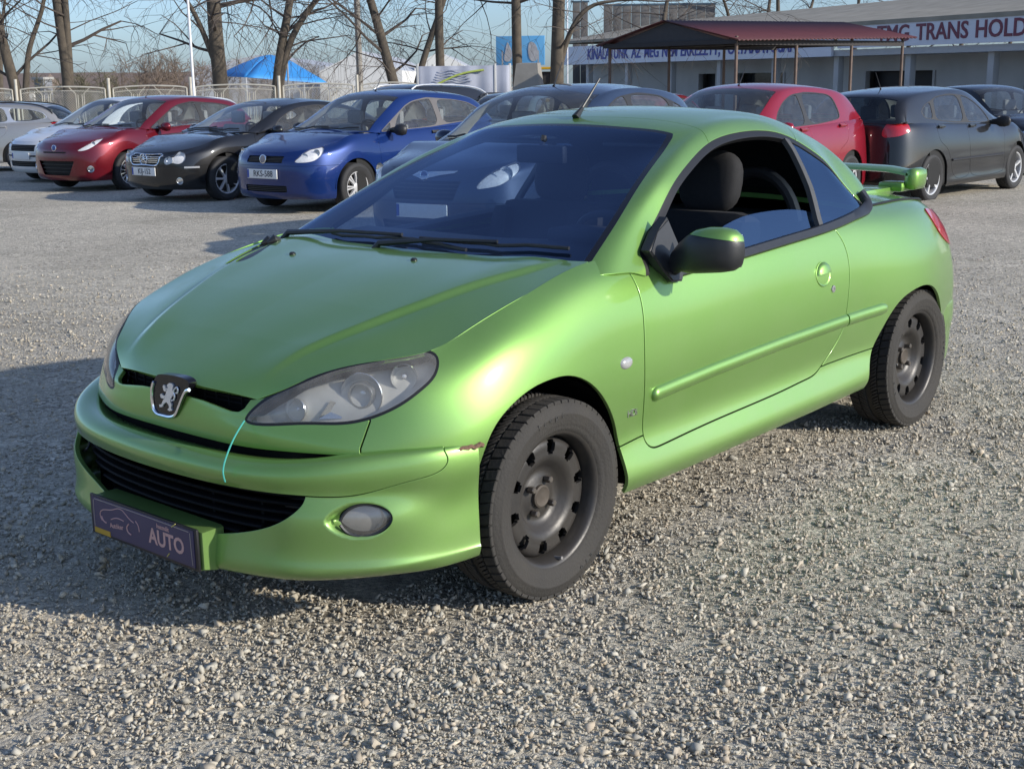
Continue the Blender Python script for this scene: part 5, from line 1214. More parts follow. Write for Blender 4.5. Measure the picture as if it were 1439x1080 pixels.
def fit_chrome_frame(poly):
    def f(root, P, skirt, house, hood, M):
        L = [(nosex(skirt, y, z) + .002, y, z) for y, z in curve(poly, 60, closed=True)]; L.append(L[0]); mb = MB(); mb.tube(L, .010, 6, caps=False); mb.build('grille_frame', M['CH'], root)
    return f
def fit_belt_chrome(x0, x1):
    def f(root, P, skirt, house, hood, M):
        for s in (1, -1):
            L = []
            for x in np.linspace(x0, x1, 24):
                i = np.argmin((house.V[:, 0] - x)**2 + (house.U[:, 1] - 4.93)**2 * .3); L.append(house.V[i] * np.array([1, s, 1]) + np.array([0, s * .012, .006]))
            mb = MB(); mb.tube(L, .011, 6); mb.build('chrome_strip', M['CH'], root)
    return f
def fit_rub(z, x0, x1, mat):
    def f(root, P, skirt, house, hood, M):
        for s in (1, -1):
            L = [skirt.V[np.argmin((skirt.V[:, 0] - x)**2 + (skirt.V[:, 2] - z)**2)] * np.array([1, s, 1]) + np.array([0, .004 * s, 0]) for x in np.linspace(x0, x1, 16)]
            mb = MB(); mb.tube(L, .016, 6); mb.build('rub_strip', mat, root)
    return f
def fit_wings(z):
    def f(root, P, skirt, house, hood, M):
        SV = pm('wing_silver', (.75, .78, .80), .3, metal=.6, noise=.1)
        mb = MB()
        for s in (1, -1):
            poly = [(0, .03), (.06, .035), (.20, .042), (.30, .044), (.28, .026), (.16, .010), (.06, -.012), (0, -.03)]
            L = [(nosex(skirt, y * s, z + q) + .010, y * s, z + q) for y, q in poly]; n = len(L); mb.add(L + [(x + .008, y, q) for x, y, q in L], [tuple(range(n)), tuple(range(n, 2 * n))[::-1]] + [(i, (i + 1) % n, n + (i + 1) % n, n + i) for i in range(n)])
        b = mb.build('winged_badge', SV, root, smooth=False); fit_round_badge(z, .042, pm('wing_blue', (.03, .05, .20), .3, noise=.1))(b if False else root, P, skirt, house, hood, M)
    return f
def car_params():
    base = dict(fo=.84, wb=2.51, ro=.68, hw=.842, H=1.49, zn=.76, zb0=.955, zb1=1.04, xc=-.50, xw=-.20, zw=1.00, wr=.305, rr=.195, wheel=(8, .045, True),
        roof=[(-.18, .975), (-.42, 1.115), (-.70, 1.265), (-1.00, 1.405), (-1.30, 1.475), (-1.75, 1.490), (-2.25, 1.465), (-2.70, 1.41), (-2.92, 1.33), (-3.08, 1.16), (-3.16, 1.04)],
        dlo=[(-.50, .955), (-.66, 1.06), (-.90, 1.19), (-1.15, 1.32), (-1.40, 1.385), (-1.80, 1.400), (-2.25, 1.38), (-2.62, 1.335), (-2.80, 1.27), (-2.93, 1.15), (-3.00, 1.05)],
        screen_rows=3.35, tail_rows=(7.6, 9.6), windows=[], doors=[], handles=[], plate=('', .50, .26))
    win3 = [[(-.80, .985), (-.95, 1.15), (-1.15, 1.27), (-1.35, 1.335), (-1.66, 1.365), (-1.72, 1.36), (-1.74, 1.02), (-1.30, .995)], [(-1.84, 1.03), (-1.82, 1.35), (-2.15, 1.345), (-2.50, 1.30), (-2.72, 1.21), (-2.66, 1.10), (-2.30, 1.05)], [(-.56, .972), (-.72, 1.055), (-.78, 1.085), (-.735, .985), (-.64, .972)]]
    win5 = [[(-.80, .985), (-.95, 1.15), (-1.15, 1.27), (-1.35, 1.335), (-1.46, 1.35), (-1.50, 1.35), (-1.52, 1.01), (-1.20, .995)], [(-1.60, 1.01), (-1.58, 1.36), (-1.90, 1.365), (-2.22, 1.345), (-2.34, 1.30), (-2.40, 1.06), (-2.10, 1.03)], [(-2.47, 1.07), (-2.43, 1.29), (-2.58, 1.25), (-2.72, 1.17), (-2.66, 1.09)]]
    d3 = [[(-.46, .93), (-.45, .60), (-.44, .33), (-.60, .28), (-1.40, .28), (-1.62, .34), (-1.80, .60), (-1.86, .98), (-1.70, 1.06), (-.70, 1.0)]]
    d5 = [[(-.46, .93), (-.45, .60), (-.44, .33), (-.60, .28), (-1.36, .28), (-1.50, .34), (-1.545, .60), (-1.555, .98), (-1.40, 1.06), (-.70, 1.0)], [(-1.57, .98), (-1.56, .60), (-1.555, .33), (-1.70, .28), (-1.95, .29), (-2.10, .45), (-2.24, .68), (-2.44, .80), (-2.46, 1.0), (-2.0, 1.1)]]
    hl = [(-.20, .655), (-.10, .645), (.02, .660), (.10, .70), (.155, .765), (.165, .82), (.11, .83), (.0, .80), (-.09, .755), (-.165, .695)]
    C = {}
    def car(**k):
        d = dict(base); d.update(k); return d
    CHR_ = pm('rail_silver', (.72, .73, .74), .3, metal=.6, noise=.1)
    BL = pm('car_trim', (.018, .018, .02), .5, noise=.2)
    C['blue'] = car(kind='hatchback', label='blue three door hatchback with plate RKS-588 parked beside the black coupe', paint=paint('blue_paint', (.003, .022, .125), flake=.3, rough=.35, dust=.01), windows=win3, doors=d3, handles=[(-1.62, .93)], headlight=hl, mirror_mat=BL, handle_mat=BL,
        grilles=[('upper_grille', [(-.31, .635), (-.31, .72), (.31, .72), (.31, .635)], .03, 4), ('lower_grille', [(-.36, .275), (-.36, .36), (.36, .36), (.36, .275)], .03, 3)], bumper_line=.60, frame_mat=pm('post_taupe', (.12, .11, .105), .5, noise=.2), extras=[fit_wipers, fit_aerial(-1.3), fit_round_badge(.68, .055, pm('badge_red', (.25, .2, .2), .3, metal=.4, noise=.2))],
        tail=[(.52, 1.00), (.60, 1.02), (.66, 1.15), (.66, 1.30), (.60, 1.30), (.56, 1.15)], plate=('RKS-588', .50, .26), plate_dx=.018)
    C['black_coupe'] = car(kind='coupe', label='black coupe with chrome star grille between red and blue hatchbacks', paint=paint('black_paint', (.006, .0065, .008), flake=.0, rough=.4, dust=.015), fo=.79, wb=2.715, ro=.83, hw=.864, H=1.40, zn=.70, zb0=.925, zb1=1.02, xc=-.62, xw=-.36, zw=.955, wr=.315, rr=.21, wheel=(7, .07, False),
        roof=[(-.34, .945), (-.62, 1.07), (-.92, 1.20), (-1.22, 1.315), (-1.50, 1.375), (-1.90, 1.40), (-2.35, 1.375), (-2.80, 1.30), (-3.10, 1.19), (-3.32, 1.09), (-3.45, 1.03)],
        dlo=[(-.66, .925), (-.82, 1.01), (-1.06, 1.12), (-1.32, 1.23), (-1.60, 1.30), (-1.95, 1.315), (-2.35, 1.295), (-2.70, 1.235), (-2.92, 1.16), (-3.10, 1.08), (-3.20, 1.03)], windows=[[(-.98, .965), (-1.15, 1.11), (-1.40, 1.215), (-1.65, 1.27), (-1.98, 1.285), (-2.05, 1.28), (-2.08, 1.0), (-1.5, .975)], [(-2.15, 1.0), (-2.13, 1.275), (-2.40, 1.26), (-2.68, 1.20), (-2.84, 1.12), (-2.78, 1.06), (-2.5, 1.03)]],
        doors=[[(-.60, .90), (-.58, .60), (-.57, .33), (-.75, .28), (-1.65, .28), (-1.90, .36), (-2.05, .60), (-2.16, .96), (-1.95, 1.05), (-.85, .97)]], handles=[(-1.92, .88)], headlight=[(-.25, .555), (-.19, .545), (-.135, .565), (-.08, .555), (.0, .565), (.055, .62), (.05, .69), (-.01, .715), (-.08, .685), (-.125, .645), (-.19, .65), (-.245, .62)], bowls=((-.095, .05), (.06, .06)),
        grilles=[('radiator_grille', [(-.27, .545), (-.31, .665), (.31, .665), (.27, .545)], .025, -4)], bumper_line=.52, extras=[fit_wipers, fit_star(.608), fit_fog(.60, .32), fit_chrome_frame([(-.28, .54), (-.32, .60), (-.32, .67), (-.2, .68), (.2, .68), (.32, .67), (.32, .60), (.28, .54), (0, .535)]), fit_rub(.50, .45, .62, CHR_)], plate=('KIJ-152', .44, .26), plate_dx=.014)
    C['red_front'] = car(kind='hatchback', label='dark red three door hatchback with slim headlights left of the black coupe', paint=paint('wine_paint', (.12, .003, .010), flake=.3, rough=.35, dust=.01), fo=.82, wb=2.489, ro=.64, hw=.861, H=1.48, zn=.775, wr=.305, rr=.205, wheel=(15, .022, False), windows=win3, doors=d3, handles=[(-1.62, .95)], headlight=[(-.19, .665), (-.10, .665), (.02, .705), (.12, .765), (.20, .83), (.235, .875), (.20, .875), (.10, .825), (-.02, .765), (-.13, .705)], bowls=((-.06, .035), (.05, .04)),
        grilles=[('lower_grille', [(-.30, .27), (-.42, .50), (.42, .50), (.30, .27)], .05, 3), ('upper_grille', [(-.26, .62), (-.28, .645), (.28, .645), (.26, .62)], .02, 1)], bumper_line=0, extras=[fit_wipers, fit_aerial(-1.2), fit_round_badge(.70, .05, pm('oval_blue', (.02, .05, .25), .3, noise=.1)), fit_fog(.66, .37, .055), fit_belt_chrome(-.60, -2.60)])
    del C['red_front']['plate']
    C['white'] = car(kind='hatchback', label='white hatchback with black grille mostly hidden behind the dark red hatchback', paint=paint('white_paint', (.62, .63, .63), flake=.1, rough=.4, dust=.08), fo=.80, wb=2.46, ro=.62, hw=.83, H=1.46, zn=.745, windows=win5, doors=d5, handles=[(-1.42, .93), (-2.30, .95)], wheel=(8, .045, True), headlight=[(-.24, .62), (-.16, .64), (-.04, .70), (.05, .76), (.09, .80), (.05, .815), (-.05, .79), (-.16, .72), (-.23, .66)],
        grilles=[('grille', [(-.36, .575), (-.38, .69), (.38, .69), (.36, .575)], .02, 3), ('lower_grille', [(-.40, .30), (-.42, .40), (.42, .40), (.40, .30)], .03, 2)], extras=[fit_wipers, fit_rub(.49, .45, .80, BL)], plate=('', .49, .26), bumper_line=.54, bumper_mat=None)
    C['silver'] = car(kind='estate', label='silver estate car with dark roof rails at the far left edge', paint=paint('silver_paint', (.42, .41, .39), flake=.6, rough=.35, dust=.05), fo=.90, wb=2.70, ro=.95, hw=.87, H=1.47, windows=[[(-.80, .985), (-.95, 1.15), (-1.15, 1.27), (-1.35, 1.335), (-1.50, 1.35), (-1.54, 1.01), (-1.20, .995)], [(-1.62, 1.01), (-1.60, 1.355), (-2.0, 1.36), (-2.38, 1.345), (-2.52, 1.05), (-2.10, 1.03)], [(-2.60, 1.05), (-2.48, 1.34), (-2.9, 1.31), (-3.2, 1.24), (-3.32, 1.12), (-3.0, 1.06)]],
        roof=[(-.18, .975), (-.42, 1.115), (-.70, 1.265), (-1.00, 1.395), (-1.30, 1.455), (-1.85, 1.470), (-2.5, 1.455), (-3.10, 1.405), (-3.35, 1.33), (-3.52, 1.18), (-3.62, 1.04)], dlo=[(-.50, .955), (-.66, 1.06), (-.90, 1.19), (-1.15, 1.32), (-1.40, 1.375), (-1.9, 1.385), (-2.5, 1.37), (-3.02, 1.32), (-3.22, 1.26), (-3.36, 1.15), (-3.44, 1.05)], doors=d5, handles=[(-1.42, .93), (-2.38, .95)], headlight=hl, frame_mat=CHR_, frame=.02, extras=[fit_rails(BL)], tail=[(.50, .80), (.60, .80), (.70, .88), (.70, 1.02), (.55, 1.02)])
    C['bluegrey'] = car(kind='hatchback', label='dark blue grey hatchback with winged silver badge parked directly behind the green coupe', paint=paint('steel_blue_paint', (.018, .032, .066), flake=.4, rough=.38, dust=.02), fo=.88, wb=2.50, ro=.60, hw=.85, H=1.52, zn=.80, windows=win5, doors=d5, handles=[(-1.42, .93), (-2.30, .95)], headlight=[(-.215, .665), (-.15, .665), (-.02, .69), (.08, .74), (.16, .80), (.17, .85), (.05, .835), (-.08, .79), (-.17, .73)], bowls=((-.07, .05), (.05, .06)), grilles=[('grille', [(-.30, .56), (-.36, .72), (.36, .72), (.30, .56)], .03, 4), ('lower_grille', [(-.45, .27), (-.48, .38), (.48, .38), (.45, .27)], .03, 2)], extras=[fit_wipers, fit_wings(.755), fit_aerial(-1.25)], bumper_line=.54, plate=('', .47, .26),
        roof=[(-.18, .985), (-.42, 1.135), (-.68, 1.29), (-.95, 1.395), (-1.25, 1.455), (-1.75, 1.475), (-2.25, 1.455), (-2.70, 1.40), (-2.95, 1.33), (-3.12, 1.16), (-3.20, 1.04)])
    C['red_rear'] = car(kind='hatchback', label='bright red five door hatchback parked left of the black hatchback', paint=paint('red_paint', (.24, .005, .016), flake=.25, rough=.35, dust=.01), fo=.87, wb=2.56, ro=.72, hw=.862, H=1.48, windows=win5[:2], doors=d5, handles=[(-1.42, .95), (-2.36, .97)], headlight=hl, wheel=(5, .075, False), extras=[fit_wipers, fit_aerial(-1.25)], frame_mat=BL, tint=(.50, .58, .62), ghaze=.06, tail=[(.50, .92), (.60, .92), (.70, 1.0), (.68, 1.12), (.58, 1.15)], grilles=[('grille', [(-.36, .58), (-.40, .68), (.40, .68), (.36, .58)], .02, 2)])
    C['black_rear'] = car(kind='hatchback', label='black five door hatchback seen from behind with bright red round tail lamp', paint=paint('graphite_paint', (.006, .0065, .008), flake=.0, rough=.4, dust=.02), fo=.88, wb=2.578, ro=.75, hw=.866, H=1.485, windows=win5, doors=d5, handles=[(-1.42, .95), (-2.36, .97)], headlight=hl, wheel=(5, .080, False), wr=.315, rr=.215, tint=(.42, .49, .54), ghaze=.05, rear_tint=(.12, .13, .13), tail=[(.48, .88), (.60, .865), (.72, .90), (.78, 1.0), (.70, 1.06), (.55, 1.055)], extras=[fit_rub(.52, -.5, -2.1, BL), fit_aerial(-2.5)], mirror_mat=BL,
        roof=[(-.18, .975), (-.42, 1.115), (-.70, 1.265), (-1.00, 1.405), (-1.30, 1.470), (-1.75, 1.485), (-2.35, 1.465), (-2.90, 1.41), (-3.10, 1.33), (-3.22, 1.16), (-3.29, 1.04)], dlo=[(-.50, .955), (-.66, 1.06), (-.90, 1.19), (-1.15, 1.32), (-1.40, 1.385), (-1.80, 1.400), (-2.35, 1.38), (-2.82, 1.325), (-3.00, 1.26), (-3.10, 1.15), (-3.14, 1.05)], tail_rows=(7.75, 9.75))
    C['black_rails'] = car(kind='estate', label='dark estate car with bright silver roof rails behind the blue hatchback', paint=C['black_coupe']['paint'], fo=.90, wb=2.70, ro=.95, hw=.88, H=1.66, windows=C['silver']['windows'], doors=d5, handles=[(-1.42, .93), (-2.38, .95)], headlight=hl, extras=[fit_rails(CHR_)], roof=[(x, z if z < 1.0 else 1.0 + (z - 1.0) * 1.38) for x, z in C['silver']['roof']], dlo=[(x, z if z < 1.0 else 1.0 + (z - 1.0) * 1.38) for x, z in C['silver']['dlo']])
    C['blue_rails'] = car(kind='estate', label='dark blue estate with silver roof rails behind the dark red hatchback', paint=paint('navy_paint', (.015, .02, .06), flake=.4, rough=.33, dust=.05), fo=.90, wb=2.70, ro=.95, hw=.87, H=1.50, windows=C['silver']['windows'], doors=d5, handles=[(-1.42, .93), (-2.38, .95)], headlight=hl, extras=[fit_rails(CHR_), fit_aerial(-1.3)], roof=[(x, z + (.03 if z > 1.3 else 0)) for x, z in C['silver']['roof']], dlo=C['silver']['dlo'])
    C['grey_far'] = car(kind='estate', label='grey green estate seen over the roof of the blue hatchback', paint=paint('grey_green_paint', (.10, .13, .13), flake=.5, rough=.35, dust=.05), fo=.90, wb=2.70, ro=.95, hw=.87, H=1.47, windows=C['silver']['windows'], doors=d5, handles=[(-1.42, .93), (-2.38, .95)], headlight=hl, extras=[fit_rails(BL)], roof=C['silver']['roof'], dlo=C['silver']['dlo'])
    C['red_far'] = car(kind='hatchback', label='small dark red hatchback parked close to the white building by the canopy', paint=paint('maroon_paint', (.16, .008, .018), flake=.3, rough=.35, dust=.05), windows=win3, doors=d3, handles=[(-1.62, .93)], headlight=hl, H=1.45)
    C['dark_far'] = car(kind='hatchback', label='dark car with pale windscreen parked by the building at the right edge', paint=C['black_rear']['paint'], windows=win5, doors=d5, handles=[(-1.42, .95), (-2.36, .97)], headlight=hl)
    return C
def place_cars():
    C = car_params()
    P = dict(blue=(-8.4, -10.1, 5), black_coupe=(-8.65, -13.1, 3), red_front=(-9.2, -16.5, 9), white=(-10.2, -19.3, 4), silver=(-10.5, -26.0, -49), bluegrey=(-5.8, -4.75, 8), red_rear=(-9.82, -5.35, 0), black_rear=(-16.4, -4.75, 177),
             black_rails=(-13.6, -15.2, 0), blue_rails=(-12.1, -21.3, 2), grey_far=(-15.6, -13.6, 20), red_far=(-23.5, -14.3, 190), dark_far=(-20.4, -5.0, 60))
    for k, (x, y, h) in P.items():
        C[k].update(x=x, y=y, head=h, key=k); make_car(C[k])
# ---------------------------------------------------------------- ground
def build_ground():
    rng = np.random.default_rng(3)
    rad = np.concatenate([np.linspace(.0, 12, 40), np.geomspace(12.5, 420, 50)]); ang = np.linspace(0, 2 * math.pi, 145)[:-1]
    V = []; F = []; n = len(ang)
    for r in rad:
        for a in ang:
            x, y = CAM.x + r * math.cos(a), CAM.y + r * math.sin(a)
            dd = min(r, 70.0); z = ground_z(CAM.x + dd * math.cos(a), CAM.y + dd * math.sin(a))
            V.append((x, y, z - .004 + .006 * math.sin(x * .9 + 1.3 * math.sin(y * .5)) * math.sin(y * .7) * min(1, r / 8)))
    for i in range(len(rad) - 1):
        for k in range(n): F.append((i * n + k, (i + 1) * n + k, (i + 1) * n + (k + 1) % n, i * n + (k + 1) % n))
    m, t, b = node_mat('gravel_ground'); L = t.links
    tc = t.nodes.new('ShaderNodeTexCoord')
    def noise(scale, detail=6, rough=.6):
        q = t.nodes.new('ShaderNodeTexNoise'); q.inputs['Scale'].default_value = scale; q.inputs['Detail'].default_value = detail; q.inputs['Roughness'].default_value = rough; L.new(tc.outputs['Object'], q.inputs['Vector']); return q
    def vor(scale): 
        q = t.nodes.new('ShaderNodeTexVoronoi'); q.inputs['Scale'].default_value = scale; L.new(tc.outputs['Object'], q.inputs['Vector']); return q
    v1 = vor(62); v2 = vor(150); n1 = noise(.45, 5); n2 = noise(3.0, 6); n3 = noise(220, 3)
    ramp = t.nodes.new('ShaderNodeValToRGB'); e = ramp.color_ramp.elements; e[0].position = .0; e[0].color = (.225, .205, .165, 1); e[1].position = 1; e[1].color = (.66, .605, .49, 1)
    el = ramp.color_ramp.elements.new(.5); el.color = (.465, .425, .35, 1)
    sp = t.nodes.new('ShaderNodeSeparateColor'); L.new(v1.outputs['Color'], sp.inputs[0]); L.new(sp.outputs[0], ramp.inputs[0])
    r2 = t.nodes.new('ShaderNodeValToRGB'); e = r2.color_ramp.elements; e[0].color = (.34, .31, .25, 1); e[1].color = (.58, .53, .43, 1); sp2 = t.nodes.new('ShaderNodeSeparateColor'); L.new(v2.outputs['Color'], sp2.inputs[0]); L.new(sp2.outputs[1], r2.inputs[0])
    mask = t.nodes.new('ShaderNodeMapRange'); mask.inputs['From Min'].default_value = .42; mask.inputs['From Max'].default_value = .60; L.new(n2.outputs['Fac'], mask.inputs['Value'])
    mx = t.nodes.new('ShaderNodeMix'); mx.data_type = 'RGBA'; L.new(mask.outputs['Result'], mx.inputs['Factor']); L.new(ramp.outputs[0], mx.inputs['A']); L.new(r2.outputs[0], mx.inputs['B'])
    big = t.nodes.new('ShaderNodeMapRange'); big.inputs['From Min'].default_value = .32; big.inputs['From Max'].default_value = .68; big.inputs['To Min'].default_value = .80; big.inputs['To Max'].default_value = 1.13; L.new(n1.outputs['Fac'], big.inputs['Value'])
    mul = t.nodes.new('ShaderNodeMix'); mul.data_type = 'RGBA'; mul.blend_type = 'MULTIPLY'; mul.inputs['Factor'].default_value = 1; L.new(mx.outputs['Result'], mul.inputs['A'])
    cc = t.nodes.new('ShaderNodeCombineColor'); 
    for q in range(3): L.new(big.outputs['Result'], cc.inputs[q])
    L.new(cc.outputs[0], mul.inputs['B'])
    n5 = noise(11, 4, .7); n6 = noise(34, 3, .7); av = t.nodes.new('ShaderNodeMath'); av.operation = 'ADD'; L.new(n5.outputs['Fac'], av.inputs[0]); L.new(n6.outputs['Fac'], av.inputs[1])
    sp3 = t.nodes.new('ShaderNodeMapRange'); sp3.inputs['From Min'].default_value = .70; sp3.inputs['From Max'].default_value = 1.30; sp3.inputs['To Min'].default_value = .76; sp3.inputs['To Max'].default_value = 1.48; L.new(av.outputs[0], sp3.inputs['Value'])
    ml = t.nodes.new('ShaderNodeMath'); ml.operation = 'MULTIPLY'; L.new(sp3.outputs['Result'], ml.inputs[0]); L.new(big.outputs['Result'], ml.inputs[1])
    for q in range(3): L.new(ml.outputs[0], cc.inputs[q])
    n4 = noise(1.1, 5, .7); gm = t.nodes.new('ShaderNodeMapRange'); gm.inputs['From Min'].default_value = .60; gm.inputs['From Max'].default_value = .74; gm.inputs['To Max'].default_value = .45; L.new(n4.outputs['Fac'], gm.inputs['Value'])
    mg = t.nodes.new('ShaderNodeMix'); mg.data_type = 'RGBA'; L.new(gm.outputs['Result'], mg.inputs['Factor']); L.new(mul.outputs['Result'], mg.inputs['A']); mg.inputs['B'].default_value = (.20, .19, .12, 1)
    L.new(mg.outputs['Result'], b.inputs['Base Color']); b.inputs['Roughness'].default_value = 1.0; b.inputs['Specular IOR Level'].default_value = .04
    add = t.nodes.new('ShaderNodeMath'); add.operation = 'MULTIPLY_ADD'; L.new(v1.outputs['Distance'], add.inputs[0]); add.inputs[1].default_value = -1.0; L.new(n3.outputs['Fac'], add.inputs[2])
    bp = t.nodes.new('ShaderNodeBump'); bp.inputs['Strength'].default_value = .9; bp.inputs['Distance'].default_value = .010; L.new(add.outputs[0], bp.inputs['Height']); L.new(bp.outputs['Normal'], b.inputs['Normal'])
    g = link('ground', mesh_from(V, F, True), m); g['kind'] = 'structure'
    # loose stones
    import numpy as _n
    shapes = []
    for k in range(14):
        pts = rng.normal(size=(8, 3)); pts /= np.linalg.norm(pts, axis=1, keepdims=True); pts *= rng.uniform(.75, 1.15, (8, 1)) * np.array([1.2, .95, .68])
        bm = bmesh.new(); [bm.verts.new(q) for q in pts]; bmesh.ops.convex_hull(bm, input=list(bm.verts)); bmesh.ops.triangulate(bm, faces=list(bm.faces)); used = [v for v in bm.verts if v.link_faces]; ix = {v: i for i, v in enumerate(used)}
        shapes.append((np.array([v.co[:] for v in used]), np.array([[ix[v] for v in f.verts] for f in bm.faces]))); bm.free()
    N = 165000
    # even cover near the camera, thinning out with distance
    u = rng.random(N * 3); d = 1.6 + (12.5 - 1.6) * u**1.7; a = YAW + np.where(rng.random(N * 3) < .80, rng.uniform(-.47, .47, N * 3), rng.choice([-1, 1], N * 3) * (.47 + .45 * rng.random(N * 3)**1.6))
    x = CAM.x + d * np.cos(a); y = CAM.y + d * np.sin(a)
    # patches: stones gather, elsewhere packed fines show
    pn = (np.sin(x * 2.1 + 1.7 * np.sin(y * 1.3)) + np.sin(y * 2.7 + 1.1 * np.sin(x * 1.9 + 2)) + .8 * np.sin(x * 6.3 + y * 4.1) + .6 * np.sin(y * 9.7 - x * 3.3)) / 3.4
    keep = rng.random(N * 3) < np.clip(.68 + .50 * pn, .15, 1) * np.clip((12.5 - d) / 4, 0, 1); under = (x > -2.6) & (x < .4) & (np.abs(y) < .4)
    sel = np.flatnonzero(keep & ~under)[:N]; x, y, d = x[sel], y[sel], d[sel]; N = len(x)
    s = np.clip(rng.lognormal(math.log(.0046), .48, N), .0020, .018) * np.interp(d, [1.5, 5, 12], [1, 1.0, .85])
    sc = rng.uniform(.8, 1.25, (N, 3)); q = rng.normal(size=(N, 4)) * np.array([1, .45, .45, 1]); q /= np.linalg.norm(q, axis=1, keepdims=True); w_, xx, yy, zz = q.T
    Rm = np.stack([np.stack([1 - 2 * (yy * yy + zz * zz), 2 * (xx * yy - zz * w_), 2 * (xx * zz + yy * w_)], 1), np.stack([2 * (xx * yy + zz * w_), 1 - 2 * (xx * xx + zz * zz), 2 * (yy * zz - xx * w_)], 1), np.stack([2 * (xx * zz - yy * w_), 2 * (yy * zz + xx * w_), 1 - 2 * (xx * xx + yy * yy)], 1)], 1)
    gz = np.array([ground_z(a_, b_) for a_, b_ in zip(x, y)]); kind = rng.integers(0, len(shapes), N); tone = np.clip(rng.normal(.52, .16, N), 0, 1); warm = rng.random(N)
    VV, FF, TT, WW = [], [], [], []; o_ = 0
    for k, (B, T) in enumerate(shapes):
        i = np.flatnonzero(kind == k); P = np.einsum('nij,nkj->nki', Rm[i], B[None] * sc[i][:, None, :]) * s[i][:, None, None]
        P[:, :, 0] += x[i][:, None]; P[:, :, 1] += y[i][:, None]; P[:, :, 2] += (gz[i] + s[i] * .30)[:, None]
        FF.append((T[None] + (np.arange(len(i)) * len(B))[:, None, None]).reshape(-1, 3) + o_); VV.append(P.reshape(-1, 3)); TT.append(np.repeat(tone[i], len(B))); WW.append(np.repeat(warm[i], len(B))); o_ += P.shape[0] * P.shape[1]
    P = np.vstack(VV); Ft = np.vstack(FF)
    me = bpy.data.meshes.new('m'); me.vertices.add(len(P)); me.vertices.foreach_set('co', P.reshape(-1).astype(np.float32)); nf = len(Ft); me.loops.add(nf * 3); me.loops.foreach_set('vertex_index', Ft.reshape(-1).astype(np.int32)); me.polygons.add(nf); me.polygons.foreach_set('loop_start', np.arange(0, nf * 3, 3, dtype=np.int32)); me.update(calc_edges=True)
    at_ = me.attributes.new('tone', 'FLOAT', 'POINT'); at_.data.foreach_set('value', np.concatenate(TT).astype(np.float32))
    at2 = me.attributes.new('warm', 'FLOAT', 'POINT'); at2.data.foreach_set('value', np.concatenate(WW).astype(np.float32))
    m, t, b = node_mat('gravel_stone'); L = t.links; a1 = t.nodes.new('ShaderNodeAttribute'); a1.attribute_name = 'tone'; a2 = t.nodes.new('ShaderNodeAttribute'); a2.attribute_name = 'warm'
    r1 = t.nodes.new('ShaderNodeValToRGB'); e = r1.color_ramp.elements; e[0].color = (.225, .208, .175, 1); e[1].color = (.60, .555, .465, 1); L.new(a1.outputs['Fac'], r1.inputs[0])
    r3 = t.nodes.new('ShaderNodeValToRGB'); e = r3.color_ramp.elements; e[0].color = (.97, 1.0, 1.02, 1); e[1].color = (1.07, .97, .87, 1); el = e.new(.75); el.color = (1.04, 1.0, .93, 1); L.new(a2.outputs['Fac'], r3.inputs[0])
    mm = t.nodes.new('ShaderNodeMix'); mm.data_type = 'RGBA'; mm.blend_type = 'MULTIPLY'; mm.inputs['Factor'].default_value = 1; L.new(r1.outputs[0], mm.inputs['A']); L.new(r3.outputs[0], mm.inputs['B']); L.new(mm.outputs['Result'], b.inputs['Base Color']); b.inputs['Roughness'].default_value = .9; b.inputs['Specular IOR Level'].default_value = .25
    o = link('gravel', me, m); tag(o, 'loose grey gravel stones scattered over the ground', 'gravel', kind='stuff')

# ---------------------------------------------------------------- where things stand: distance along the view and offset to the right
HX, HY = -.754, -.657; RX, RY = -.657, .754
def spot(dist, side, z=None):
    x, y = CAM.x + HX * dist + RX * side, CAM.y + HY * dist + RY * side
    return (x, y, ground_z(x, y) if z is None else z)
def along(px, dist): return (px - 719.5) / 1825.3 * dist          # sideways offset of a thing seen at that column
